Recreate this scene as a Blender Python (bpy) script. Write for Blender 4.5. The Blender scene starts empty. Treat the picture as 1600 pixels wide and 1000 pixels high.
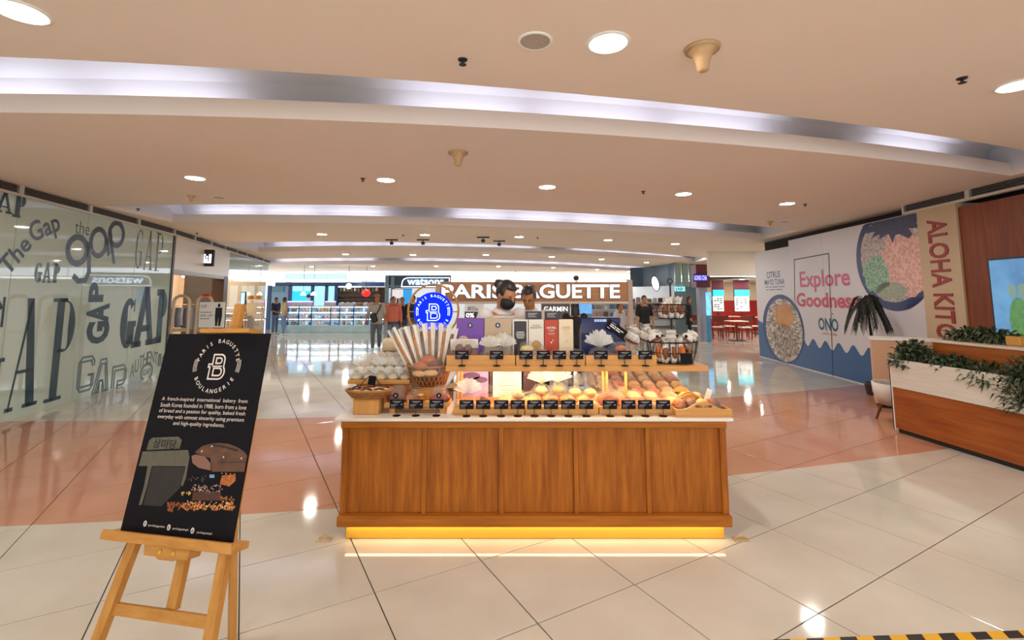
import bpy, bmesh, math, random
import numpy as np
from mathutils import Vector, Matrix, noise

# ------------------------------------------------------------------ camera, world, exposure
SC = bpy.context.scene
COL = SC.collection
F, PX, PY, HC = 740.0, 800.0, 385.0, 1.65        # focal length and principal point for a 1600x1000 frame, eye height
PITCH = math.atan(78 / F)
cam_d = bpy.data.cameras.new('camera')
cam = bpy.data.objects.new('camera', cam_d); COL.objects.link(cam)
cam.location = (0, 0, HC)
cam.rotation_euler = (math.pi / 2 + PITCH, 0, 0)
cam_d.sensor_width = 36; cam_d.lens = F / 1600 * 36
cam_d.shift_y = -(500 - PY) / 1600
cam_d.clip_start = 0.05; cam_d.clip_end = 300
SC.camera = cam
W = bpy.data.worlds.new('world'); SC.world = W; W.use_nodes = True
bg = W.node_tree.nodes['Background']
bg.inputs[0].default_value = (0.82, 0.91, 1.0, 1); bg.inputs[1].default_value = 3.8     # daylight over the atrium
SC.view_settings.view_transform = 'Standard'; SC.view_settings.look = 'None'
SC.view_settings.gamma = 1; SC.view_settings.use_curve_mapping = False
SC.view_settings.exposure = 0.0
DOWNLIGHT, COVE, LED = 235.0, 9.0, 55.0            # emission of the round downlights, cove tubes, shelf strips
try:
    SC.cycles.use_denoising = True
    SC.cycles.sample_clamp_indirect = 8
    SC.cycles.caustics_reflective = False; SC.cycles.caustics_refractive = False
    SC.cycles.max_bounces = 7; SC.cycles.transparent_max_bounces = 16; SC.cycles.adaptive_threshold = .02
except Exception:
    pass
H = 3.15                                           # ceiling height
R = random.Random(7)
PI = math.pi

# ------------------------------------------------------------------ photograph pixel -> point at a known depth / height
_cp, _sp = math.cos(PITCH), math.sin(PITCH)
def ray(x, y):
    u = (x - PX) / F; v = (PY - y) / F
    return Vector((u, _cp - v * _sp, _sp + v * _cp))
def atz(x, y, z=0.0):
    d = ray(x, y); t = (z - HC) / d.z
    return Vector((0, 0, HC)) + d * t
def aty(x, y, Y):
    d = ray(x, y); t = Y / d.y
    return Vector((0, 0, HC)) + d * t

# ------------------------------------------------------------------ materials
MATS = {}
def lin(c):
    if isinstance(c, str):
        c = [int(c[i:i + 2], 16) / 255 for i in (0, 2, 4)]
        c = [x / 12.92 if x <= 0.04045 else ((x + 0.055) / 1.055) ** 2.4 for x in c]
    return (c[0], c[1], c[2], 1)
def mat(name, c=(.5, .5, .5), rough=.5, metal=0, spec=.5, c2=None, scale=8, bump=0, emit=0, stretch=None, coat=0, detail=4, contrast=.25, alpha=1, tex='noise', gen=False, sss=0):
    if name in MATS: return MATS[name]
    m = bpy.data.materials.new(name); m.use_nodes = True
    nt = m.node_tree; b = nt.nodes['Principled BSDF']
    b.inputs['Base Color'].default_value = lin(c)
    b.inputs['Roughness'].default_value = rough; b.inputs['Metallic'].default_value = metal
    b.inputs['Specular IOR Level'].default_value = spec
    b.inputs['Coat Weight'].default_value = coat
    b.inputs['Coat Roughness'].default_value = .05
    if alpha < 1: b.inputs['Alpha'].default_value = alpha
    if emit:
        b.inputs['Emission Color'].default_value = lin(c); b.inputs['Emission Strength'].default_value = emit
    if c2 is not None or bump:
        tc = nt.nodes.new('ShaderNodeTexCoord'); mp = nt.nodes.new('ShaderNodeMapping')
        nt.links.new(tc.outputs['Object'], mp.inputs[0])
        if stretch: mp.inputs['Scale'].default_value = stretch
        if tex == 'voronoi':
            n = nt.nodes.new('ShaderNodeTexVoronoi'); n.inputs['Scale'].default_value = scale; out = n.outputs['Distance']
        else:
            n = nt.nodes.new('ShaderNodeTexNoise'); n.inputs['Scale'].default_value = scale; n.inputs['Detail'].default_value = detail
            n.inputs['Roughness'].default_value = .6; out = n.outputs[0]
        nt.links.new(mp.outputs[0], n.inputs['Vector'])
        if c2 is not None:
            r = nt.nodes.new('ShaderNodeValToRGB')
            r.color_ramp.elements[0].position = .5 - contrast; r.color_ramp.elements[1].position = .5 + contrast
            r.color_ramp.elements[0].color = lin(c); r.color_ramp.elements[1].color = lin(c2)
            nt.links.new(out, r.inputs[0]); nt.links.new(r.outputs[0], b.inputs['Base Color'])
            if emit: nt.links.new(r.outputs[0], b.inputs['Emission Color'])
        if bump:
            bn = nt.nodes.new('ShaderNodeBump'); bn.inputs['Strength'].default_value = bump; bn.inputs['Distance'].default_value = .01
            nt.links.new(out, bn.inputs['Height']); nt.links.new(bn.outputs[0], b.inputs['Normal'])
    MATS[name] = m
    return m
def wood(name, c, c2, axis='x', rough=.4, scale=6, spec=.3):
    st = {'x': (1, 14, 14), 'y': (14, 1, 14), 'z': (14, 14, 1)}[axis]
    return mat(name, c, rough, spec=spec, c2=c2, scale=scale, stretch=tuple(s * .5 for s in st), bump=.05, detail=8, contrast=.2)
def film_mat(name, c=(1, 1, 1), opacity=.22, rough=.12, bump=.6, scale=25):
    if name in MATS: return MATS[name]
    m = bpy.data.materials.new(name); m.use_nodes = True; nt = m.node_tree
    b = nt.nodes['Principled BSDF']; o = nt.nodes['Material Output']
    b.inputs['Base Color'].default_value = lin(c); b.inputs['Roughness'].default_value = rough; b.inputs['Specular IOR Level'].default_value = 1.0
    t = nt.nodes.new('ShaderNodeBsdfTransparent'); t.inputs[0].default_value = (.97, .97, .97, 1)
    mx = nt.nodes.new('ShaderNodeMixShader')
    lw = nt.nodes.new('ShaderNodeLayerWeight'); lw.inputs[0].default_value = .35
    mr = nt.nodes.new('ShaderNodeMapRange'); mr.inputs['To Min'].default_value = opacity * .5; mr.inputs['To Max'].default_value = min(1, opacity * 2.6)
    tc = nt.nodes.new('ShaderNodeTexCoord')
    n = nt.nodes.new('ShaderNodeTexNoise'); n.inputs['Scale'].default_value = scale
    nt.links.new(tc.outputs['Object'], n.inputs['Vector'])
    bn = nt.nodes.new('ShaderNodeBump'); bn.inputs['Strength'].default_value = bump; bn.inputs['Distance'].default_value = .02
    nt.links.new(n.outputs[0], bn.inputs['Height']); nt.links.new(bn.outputs[0], b.inputs['Normal']); nt.links.new(bn.outputs[0], lw.inputs['Normal'])
    nt.links.new(lw.outputs['Facing'], mr.inputs['Value']); nt.links.new(mr.outputs[0], mx.inputs[0])
    nt.links.new(t.outputs[0], mx.inputs[1]); nt.links.new(b.outputs[0], mx.inputs[2]); nt.links.new(mx.outputs[0], o.inputs[0])
    MATS[name] = m
    return m
def glass_mat(name, c=(.9, .97, .95), opacity=.12):
    if name in MATS: return MATS[name]
    m = bpy.data.materials.new(name); m.use_nodes = True; nt = m.node_tree
    o = nt.nodes['Material Output']; nt.nodes.remove(nt.nodes['Principled BSDF'])
    t = nt.nodes.new('ShaderNodeBsdfTransparent'); t.inputs[0].default_value = lin(c)
    g = nt.nodes.new('ShaderNodeBsdfGlossy'); g.inputs['Roughness'].default_value = .02
    fr = nt.nodes.new('ShaderNodeFresnel'); fr.inputs[0].default_value = 1.5
    ad = nt.nodes.new('ShaderNodeMath'); ad.operation = 'ADD'; ad.use_clamp = True; ad.inputs[1].default_value = opacity
    mx = nt.nodes.new('ShaderNodeMixShader')
    geo = nt.nodes.new('ShaderNodeNewGeometry'); fb = nt.nodes.new('ShaderNodeMath'); fb.operation = 'SUBTRACT'; fb.inputs[0].default_value = 1   # the far face of a thin pane must not reflect totally
    ml = nt.nodes.new('ShaderNodeMath'); ml.operation = 'MULTIPLY'; nt.links.new(geo.outputs['Backfacing'], fb.inputs[1])
    nt.links.new(fr.outputs[0], ml.inputs[0]); nt.links.new(fb.outputs[0], ml.inputs[1])
    nt.links.new(ml.outputs[0], ad.inputs[0]); nt.links.new(ad.outputs[0], mx.inputs[0])
    nt.links.new(t.outputs[0], mx.inputs[1]); nt.links.new(g.outputs[0], mx.inputs[2]); nt.links.new(mx.outputs[0], o.inputs[0])
    MATS[name] = m
    return m

# ------------------------------------------------------------------ mesh building
class MB:
    def __init__(s): s.v = []; s.f = []; s.mi = []; s.cur = 0
    def add(s, vs, fs):
        o = len(s.v); s.v += [tuple(v) for v in vs]
        for f in fs: s.f.append([i + o for i in f]); s.mi.append(s.cur)
        return s
    def box(s, x0, x1, y0, y1, z0, z1, M=None):
        vs = [Vector((x, y, z)) for z in (z0, z1) for y in (y0, y1) for x in (x0, x1)]
        if M is not None: vs = [M @ v for v in vs]
        return s.add(vs, [(0, 2, 3, 1), (4, 5, 7, 6), (0, 1, 5, 4), (2, 6, 7, 3), (0, 4, 6, 2), (1, 3, 7, 5)])
    def rbox(s, x0, x1, y0, y1, z0, z1, b=.004, M=None):
        b = min(b, abs(x1 - x0) / 2.01, abs(y1 - y0) / 2.01, abs(z1 - z0) / 2.01)
        bm = bmesh.new(); bmesh.ops.create_cube(bm, size=1)
        for v in bm.verts: v.co = Vector((x0 + (v.co.x + .5) * (x1 - x0), y0 + (v.co.y + .5) * (y1 - y0), z0 + (v.co.z + .5) * (z1 - z0)))
        bmesh.ops.bevel(bm, geom=list(bm.edges), offset=b, segments=1, affect='EDGES')
        bm.verts.index_update()
        vs = [M @ v.co if M is not None else v.co.copy() for v in bm.verts]
        s.add(vs, [[v.index for v in f.verts] for f in bm.faces]); bm.free()
        return s
    def tube(s, pts, r, n=8, cap=True, closed=False, flat=1.0):
        pts = [Vector(p) for p in pts]; k = len(pts)
        rs = r if isinstance(r, (list, tuple)) else [r] * k
        rings = []; up = None
        for i in range(k):
            a = pts[(i - 1) % k] if (closed or i > 0) else pts[i]; b = pts[(i + 1) % k] if (closed or i < k - 1) else pts[i]
            t = (b - a).normalized()
            if up is None:
                up = Vector((0, 0, 1)) if abs(t.z) < .9 else Vector((0, 1, 0))
            sd = t.cross(up)
            if sd.length < 1e-5: sd = t.cross(Vector((1, 0, 0)))
            sd.normalize(); up = sd.cross(t).normalized()
            rings.append([pts[i] + (sd * math.cos(2 * PI * j / n) + up * math.sin(2 * PI * j / n) * flat) * rs[i] for j in range(n)])
        vs = [v for rg in rings for v in rg]; fs = []
        for i in range(k if closed else k - 1):
            a = i * n; b = ((i + 1) % k) * n
            for j in range(n): fs.append((a + j, a + (j + 1) % n, b + (j + 1) % n, b + j))
        if cap and not closed:
            fs.append(list(range(n))[::-1]); fs.append([(k - 1) * n + j for j in range(n)])
        return s.add(vs, fs)
    def lathe(s, prof, n=20, c=(0, 0, 0), sx=1, sy=1, M=None, wob=0, seed=0, captop=True, capbot=True):
        rr = random.Random(seed); c = Vector(c); vs = []
        for (r, z) in prof:
            for j in range(n):
                a = 2 * PI * j / n; q = r * (1 + (rr.uniform(-wob, wob) if wob else 0))
                v = Vector((q * math.cos(a) * sx, q * math.sin(a) * sy, z)) + c
                vs.append(M @ v if M is not None else v)
        k = len(prof); fs = [(i * n + j, i * n + (j + 1) % n, (i + 1) * n + (j + 1) % n, (i + 1) * n + j) for i in range(k - 1) for j in range(n)]
        if capbot: fs.append(list(range(n))[::-1])
        if captop: fs.append([(k - 1) * n + j for j in range(n)])
        return s.add(vs, fs)
    def ball(s, c, rx, ry=None, rz=None, n=12, m=8, M=None, wob=0, seed=0, pw=1.0, flat=None):
        ry = rx if ry is None else ry; rz = rx if rz is None else rz
        bm = bmesh.new(); bmesh.ops.create_uvsphere(bm, u_segments=n, v_segments=m, radius=1)
        c = Vector(c); bm.verts.index_update(); vs = []
        for v in bm.verts:
            p = v.co.copy()
            if pw != 1.0: p = Vector([math.copysign(abs(q) ** pw, q) for q in p])
            if wob: p *= 1 + wob * noise.noise(p * 2.2 + Vector((seed * 3.7, seed * 1.3, 0)))
            if flat is not None and p.z < flat: p.z = flat
            p = Vector((p.x * rx, p.y * ry, p.z * rz))
            if M is not None: p = M @ p
            vs.append(p + c)
        s.add(vs, [[v.index for v in f.verts] for f in bm.faces]); bm.free()
        return s
    def prism(s, poly, d0, d1, fn):
        """poly in 2-D, extruded d0..d1; fn(a, b, d) -> 3-D point"""
        n = len(poly)
        vs = [fn(a, b, d0) for a, b in poly] + [fn(a, b, d1) for a, b in poly]
        fs = [list(range(n))[::-1], [n + i for i in range(n)]] + [(i, (i + 1) % n, n + (i + 1) % n, n + i) for i in range(n)]
        return s.add(vs, fs)
    def mesh(s, name, mats, smooth=False):
        me = bpy.data.meshes.new(name)
        me.from_pydata(s.v, [], s.f)
        for m in (mats if isinstance(mats, (list, tuple)) else [mats]): me.materials.append(m)
        if any(s.mi): me.polygons.foreach_set('material_index', s.mi)
        if smooth: me.polygons.foreach_set('use_smooth', [True] * len(me.polygons))
        me.update()
        return me
    def build(s, name, mats, parent=None, smooth=False, loc=(0, 0, 0), rz=0):
        return link(name, s.mesh(name, mats, smooth), parent, loc, rz)
def link(name, me, parent=None, loc=(0, 0, 0), rz=0):
    o = bpy.data.objects.new(name, me); COL.objects.link(o)
    o.location = loc; o.rotation_euler = (0, 0, rz); o.parent = parent
    if parent is not None: KIDS.setdefault(parent.name, []).append(o)
    return o
KIDS = {}
def tag(o, label=None, cat=None, group=None, kind=None):
    if label: o['label'] = label
    if cat: o['category'] = cat
    if group: o['group'] = group
    if kind: o['kind'] = kind
    return o
def thing(name, label, cat, loc=(0, 0, 0), rz=0, group=None):
    return tag(link(name, None, None, loc, rz), label, cat, group)
def struct(o): o['kind'] = 'structure'; return o
def copy_tree(o, parent=None):
    c = o.copy(); COL.objects.link(c); c.parent = parent
    if parent is not None: KIDS.setdefault(parent.name, []).append(c)
    for ch in list(KIDS.get(o.name, [])): copy_tree(ch, c)
    return c
ORD = ['first', 'second', 'third', 'fourth', 'fifth', 'sixth', 'seventh', 'eighth', 'ninth', 'tenth', 'eleventh', 'twelfth', 'thirteenth', 'fourteenth', 'fifteenth', 'sixteenth', 'seventeenth', 'eighteenth', 'nineteenth', 'twentieth']

# ------------------------------------------------------------------ flat print on a plane: a frame is (origin, u, v), n = u x v
class Frame:
    def __init__(s, o, u, v=(0, 0, 1)):
        s.o = Vector(o); s.u = Vector(u).normalized(); s.v = Vector(v).normalized(); s.n = s.u.cross(s.v)
    def p(s, a, b, d=0): return s.o + s.u * a + s.v * b + s.n * d
    def hit(s, x, y):
        d = ray(x, y); e = Vector((0, 0, HC)); t = (s.o - e).dot(s.n) / d.dot(s.n)
        q = e + d * t - s.o
        return (q.dot(s.u), q.dot(s.v))
    def off(s, d): return Frame(s.o + s.n * d, s.u, s.v)
    def inv(s, root):  # the same frame in a root object's own coordinates
        M = (Matrix.Translation(root.location) @ Matrix.Rotation(root.rotation_euler.z, 4, 'Z')).inverted()
        return Frame(M @ s.o, M.to_3x3() @ s.u, M.to_3x3() @ s.v)
def ribbon(mb, fr, pts, w, d=0, closed=False):
    pts = [Vector((p[0], p[1])) for p in pts]; n = len(pts); L = []; Rr = []
    for i in range(n):
        a = pts[(i - 1) % n] if (closed or i > 0) else None; b = pts[(i + 1) % n] if (closed or i < n - 1) else None
        t1 = (pts[i] - a).normalized() if a is not None else None; t2 = (b - pts[i]).normalized() if b is not None else None
        if t1 is None: t = t2; k = 1
        elif t2 is None: t = t1; k = 1
        else:
            t = t1 + t2
            t = t.normalized() if t.length > 1e-6 else t2
            k = 1 / max(.45, t.dot(t2))
        nn = Vector((-t.y, t.x)) * (w / 2 * k)
        L.append(pts[i] + nn); Rr.append(pts[i] - nn)
    vs = [fr.p(q.x, q.y, d) for q in L + Rr]
    mb.add(vs, [(i, n + i, n + (i + 1) % n, (i + 1) % n) for i in range(n if closed else n - 1)])
def poly(mb, fr, pts, d=0): mb.add([fr.p(a, b, d) for a, b in pts], [list(range(len(pts)))])
def ellipse(mb, fr, c, rx, ry, d=0, n=40, rot=0, wob=0, seed=1):
    rr = random.Random(seed); cs, sn = math.cos(rot), math.sin(rot); P_ = []
    for i in range(n):
        a = 2 * PI * i / n; k = 1 + rr.uniform(-wob, wob); x = rx * k * math.cos(a); y = ry * k * math.sin(a)
        P_.append((c[0] + x * cs - y * sn, c[1] + x * sn + y * cs))
    poly(mb, fr, P_, d)
TMPS = bpy.data.scenes.new('workshop')            # scratch scene: evaluates text and modifiers without touching the big one
def evaluated(ob):
    TMPS.collection.objects.link(ob); vl = TMPS.view_layers[0]; vl.update()
    me = bpy.data.meshes.new_from_object(ob.evaluated_get(vl.depsgraph))
    return me
TXT = {}
def glyphs(body, extrude=0, bold=0):
    key = (body, extrude, bold)
    if key in TXT: return TXT[key]
    cu = bpy.data.curves.new('t', 'FONT'); cu.body = body; cu.size = 1; cu.extrude = extrude; cu.offset = bold; cu.resolution_u = 3
    ob = bpy.data.objects.new('t', cu); me = evaluated(ob)
    vs = [v.co.copy() for v in me.vertices]; fs = [list(p.vertices) for p in me.polygons]
    bpy.data.objects.remove(ob); bpy.data.curves.remove(cu); bpy.data.meshes.remove(me)
    TXT[key] = (vs, fs)
    return vs, fs
def text(mb, fr, body, a0, b0, a1, b1, d=.002, bold=0, ext=0, rot=0, warp=None):
    """fit the word into the box (a0,b0)-(a1,b1) of the frame; rot in quarter turns clockwise"""
    vs, fs = glyphs(body, 0, bold)
    if not vs: return
    def q(v):
        x, y = v.x, v.y
        for _ in range(rot % 4): x, y = y, -x
        return x, y
    P_ = [q(v) for v in vs]
    x0 = min(p[0] for p in P_); x1 = max(p[0] for p in P_); y0 = min(p[1] for p in P_); y1 = max(p[1] for p in P_)
    out = []
    for x, y in P_:
        s_ = (x - x0) / (x1 - x0 or 1); t_ = (y - y0) / (y1 - y0 or 1)
        if warp: a, b = warp(s_, t_)
        else: a, b = a0 + s_ * (a1 - a0), b0 + t_ * (b1 - b0)
        out.append((a, b))
    if ext:
        n = len(out); edges = {}
        for f in fs:
            for i in range(len(f)):
                e = (f[i], f[(i + 1) % len(f)]); edges[e] = 1
        side = [(a, b, n + b, n + a) for (a, b) in edges if (b, a) not in edges]
        mb.add([fr.p(a, b, d + ext) for a, b in out] + [fr.p(a, b, d) for a, b in out], fs + [[e[1], e[0], e[3], e[2]] for e in side])
    else: mb.add([fr.p(a, b, d) for a, b in out], fs)
def text_arc(mb, fr, body, c, r, a_mid, span, h, d=.002, bold=0, sx=1, sy=1, inward=False):
    """letters set round a circle; angles in degrees, clockwise from a_mid - span/2"""
    n = len(body)
    for i, ch in enumerate(body):
        if ch == ' ': continue
        k = (i + .5) / n - .5
        ang = math.radians(a_mid - k * span) if not inward else math.radians(a_mid + k * span)
        vs, fs = glyphs(ch, 0, bold)
        x0 = min(v.x for v in vs); x1 = max(v.x for v in vs)
        rot = ang - PI / 2 if not inward else ang + PI / 2
        cx, cy = c[0] + r * math.cos(ang), c[1] + r * math.sin(ang)
        o = []
        for v in vs:
            x = (v.x - (x0 + x1) / 2) * h / .7; y = (v.y - .35) * h / .7
            X = x * math.cos(rot) - y * math.sin(rot); Y = x * math.sin(rot) + y * math.cos(rot)
            o.append(fr.p(c[0] + (cx - c[0] + X) * sx, c[1] + (cy - c[1] + Y) * sy, d))
        mb.add(o, fs)
def monogram(mb, fr, c, s, w, d=.002):
    """double-line letter B with a notch on its stem; s = height"""
    def D(x0, x1, y0, y1, r, n=6):
        pts = [(x0, y0)]
        for i in range(n + 1): a = -PI / 2 + PI / 2 * i / n; pts.append((x1 - r + r * math.cos(a), y0 + r + r * math.sin(a)))
        for i in range(n + 1): a = PI / 2 * i / n; pts.append((x1 - r + r * math.cos(a), y1 - r + r * math.sin(a)))
        pts.append((x0, y1)); return pts
    def T(pts): return [(c[0] + x * s, c[1] + y * s) for x, y in pts]
    up = [(x, y) for x, y in D(-.28, .34, .02, .5, .22)]
    lo = [(x, y) for x, y in D(-.34, .42, -.5, .06, .27)]
    outer = [(-.34, -.5)] + lo[1:-1][:11] + [(.34, .07)] + up[7:-1] + [(-.24, .5), (-.24, .1), (-.42, .1), (-.42, -.02), (-.34, -.02)]
    ribbon(mb, fr, T(outer), w, d, True)
    ribbon(mb, fr, T(D(-.08, .2, .14, .36, .1)), w, d, True)
    ribbon(mb, fr, T(D(-.14, .27, -.36, -.06, .14)), w, d, True)
    ribbon(mb, fr, T([(-.24, .02), (.25, .02)]), w * .8, d)

# ================================================================== THE SETTING
# ---- floor: square stone tiles laid at 30 degrees, a salmon band curving through them
near_c = np.polyfit([-3.7, -1.32, 1.96, 4.63], [3.613, 3.892, 4.583, 5.318], 2)
far_c = np.polyfit([-6.9, -2.4, 3.64, 6.9], [6.55, 6.65, 8.139, 9.185], 2)
def floor_mat():
    m = bpy.data.materials.new('polished_stone'); m.use_nodes = True; nt = m.node_tree; b = nt.nodes['Principled BSDF']
    N = nt.nodes.new; Lk = nt.links.new
    geo = N('ShaderNodeNewGeometry'); sep = N('ShaderNodeSeparateXYZ'); Lk(geo.outputs['Position'], sep.inputs[0])
    def mth(op, a, b_=None):
        n = N('ShaderNodeMath'); n.operation = op
        for i, q in enumerate((a, b_)):
            if q is None: continue
            if isinstance(q, (int, float)): n.inputs[i].default_value = q
            else: Lk(q, n.inputs[i])
        return n.outputs[0]
    x, y = sep.outputs[0], sep.outputs[1]
    def quad(c): return mth('ADD', mth('MULTIPLY', mth('ADD', mth('MULTIPLY', x, float(c[0])), float(c[1])), x), float(c[2]))
    band = mth('MULTIPLY', mth('GREATER_THAN', y, quad(near_c)), mth('LESS_THAN', y, quad(far_c)))
    nz = N('ShaderNodeTexNoise'); nz.inputs['Scale'].default_value = 1.6; nz.inputs['Detail'].default_value = 6; Lk(geo.outputs['Position'], nz.inputs['Vector'])
    r1 = N('ShaderNodeValToRGB'); r1.color_ramp.elements[0].position = .3; r1.color_ramp.elements[1].position = .7
    r1.color_ramp.elements[0].color = lin('c3baab'); r1.color_ramp.elements[1].color = lin('d3cbbd'); Lk(nz.outputs[0], r1.inputs[0])
    r2 = N('ShaderNodeValToRGB'); r2.color_ramp.elements[0].position = .3; r2.color_ramp.elements[1].position = .7
    r2.color_ramp.elements[0].color = lin('bd8468'); r2.color_ramp.elements[1].color = lin('c99276'); Lk(nz.outputs[0], r2.inputs[0])
    mx = N('ShaderNodeMix'); mx.data_type = 'RGBA'; Lk(band, mx.inputs[0]); Lk(r1.outputs[0], mx.inputs[6]); Lk(r2.outputs[0], mx.inputs[7])
    Lk(mx.outputs[2], b.inputs['Base Color'])
    b.inputs['Roughness'].default_value = .07; b.inputs['Specular IOR Level'].default_value = .75
    n2 = N('ShaderNodeTexNoise'); n2.inputs['Scale'].default_value = 1.1; n2.inputs['Detail'].default_value = 1; Lk(geo.outputs['Position'], n2.inputs['Vector'])
    bp = N('ShaderNodeBump'); bp.inputs['Strength'].default_value = .05; bp.inputs['Distance'].default_value = .02
    Lk(n2.outputs[0], bp.inputs['Height']); Lk(bp.outputs[0], b.inputs['Normal'])
    return m
FLOORM = floor_mat()
fl = MB().box(-19, 16, -7, 46, -.12, -.006).build('floor', mat('grout', '3c3026', .7)); struct(fl)
TS, TA = .66, math.radians(29.5)
ca, sa = math.cos(TA), math.sin(TA)
def tile_shape():
    h = TS / 2 - .0034; b = .0008
    return MB().add([(-h, -h, -.006), (h, -h, -.006), (h, h, -.006), (-h, h, -.006), (-h, -h, -b), (h, -h, -b), (h, h, -b), (-h, h, -b), (-h + b, -h + b, 0), (h - b, -h + b, 0), (h - b, h - b, 0), (-h + b, h - b, 0)],
        [(8, 9, 10, 11), (0, 1, 5, 4), (1, 2, 6, 5), (2, 3, 7, 6), (3, 0, 4, 7), (4, 5, 9, 8), (5, 6, 10, 9), (6, 7, 11, 10), (7, 4, 8, 11)])
tsh = tile_shape(); tme = tsh.mesh('tile', FLOORM)
o_a = (1.28 * ca + 3.24 * sa); o_b = (-1.28 * sa + 3.24 * ca)      # a joint crossing read from the photograph
tiles = []
for i in range(-50, 62):
    for j in range(-45, 62):
        A_ = o_a + (i + .5) * TS; B_ = o_b + (j + .5) * TS
        x, y = A_ * ca - B_ * sa, A_ * sa + B_ * ca
        if -17 < x < 15 and -6.5 < y < 44: tiles.append((x, y))
def seen(x, y): return y > 2.0 and abs(x) < 1.12 * y + .5 and not (-1.1 < x < 1.4 and 3.6 < y < 5.6) and -7.6 < x < 7
tiles.sort(key=lambda t: (not seen(*t), t[1]))
rest = MB(); rt = random.Random(3)
for k, (x, y) in enumerate(tiles):
    if k < 290:
        o = link('tile', tme, fl, (x, y, 0)); o.rotation_euler = (rt.uniform(-.0006, .0006), rt.uniform(-.0006, .0006), TA)
    else:
        rest.add([(v[0] * ca - v[1] * sa + x, v[0] * sa + v[1] * ca + y, v[2]) for v in tsh.v], tsh.f)
tag(rest.build('far_tiles', FLOORM, fl), kind='stuff')

# ---- ceiling: plaster bays stepping back between curved light coves
CEILM = mat('ceiling_paint', 'f1dccb', .75, c2='f4e2d3', scale=.8)
COVEM = mat('cove_paint', 'e2e2e8', .6)
def pf(pts, deg=2): return np.polyfit([p[0] for p in pts], [p[1] for p in pts], deg)
COVES = []
for lip, edge, x0, x1 in [
    ([(0, 178), (360, 180), (800, 198), (1200, 235), (1590, 275)], [(0, 95), (400, 100), (800, 135), (1200, 185), (1600, 232)], -8.0, 6.25),
    ([(252, 347), (600, 350), (870, 357), (1230, 377)], [(255, 320), (600, 322), (800, 328), (1245, 360)], -6.9, 6.6),
    ([(391, 394), (790, 394), (1092, 410)], [(395, 378.5), (790, 383), (1097, 403)], -8.6, 8.0),
    ([(413, 415), (790, 415), (1041, 427)], [(416, 405), (790, 406), (1046, 421)], -12.0, 9.6)]:
    lp = pf([tuple(atz(x, y, H))[:2] for x, y in lip]); ep = pf([tuple(atz(x, y, H))[:2] for x, y in edge])
    COVES.append((lp, ep, x0, x1))
endp = pf([tuple(atz(x, y, H))[:2] for x, y in [(423, 426), (700, 424), (1000, 431)]])
endc = lambda x: min(float(np.polyval(endp, x)), 34.0)
XS = sorted(set([round(-19 + .5 * i, 3) for i in range(71)] + [c[2] for c in COVES] + [c[3] for c in COVES] + [c[2] + .001 for c in COVES] + [c[3] - .001 for c in COVES]))
def lipf(k, x):
    return float(np.polyval(COVES[k][0], max(-13, min(13, x))))
def edgef(k, x):
    lp, ep, x0, x1 = COVES[k]
    if x < x0 + .0005 or x > x1 - .0005: return lipf(k, x)
    return min(float(np.polyval(ep, x)), lipf(k, x) - .35)
ceil_root = None
for k in range(5):
    mb = MB()
    n = len(XS)
    a = [(-7.0 if k == 0 else lipf(k - 1, x)) for x in XS]
    b = [(endc(x) if k == 4 else edgef(k, x)) for x in XS]
    b = [max(q, p + .02) for p, q in zip(a, b)]
    vs = [(x, q, H) for x, q in zip(XS, a)] + [(x, q, H) for x, q in zip(XS, b)] + [(x, q, H + .06) for x, q in zip(XS, a)] + [(x, q, H + .06) for x, q in zip(XS, b)]
    fs = []
    for i in range(n - 1):
        fs += [(i, n + i, n + i + 1, i + 1), (2 * n + i, 2 * n + i + 1, 3 * n + i + 1, 3 * n + i), (n + i, 3 * n + i, 3 * n + i + 1, n + i + 1), (i, i + 1, 2 * n + i + 1, 2 * n + i)]
    mb.add(vs, fs)
    o = mb.build('ceiling' if k == 0 else 'plaster_bay', CEILM, ceil_root)
    if k == 0: ceil_root = struct(o)
tube_m = mat('cove_tube', (.74, .82, 1.0), emit=COVE)
fix_m = mat('tube_batten', 'b8bcc4', .4)
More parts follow.
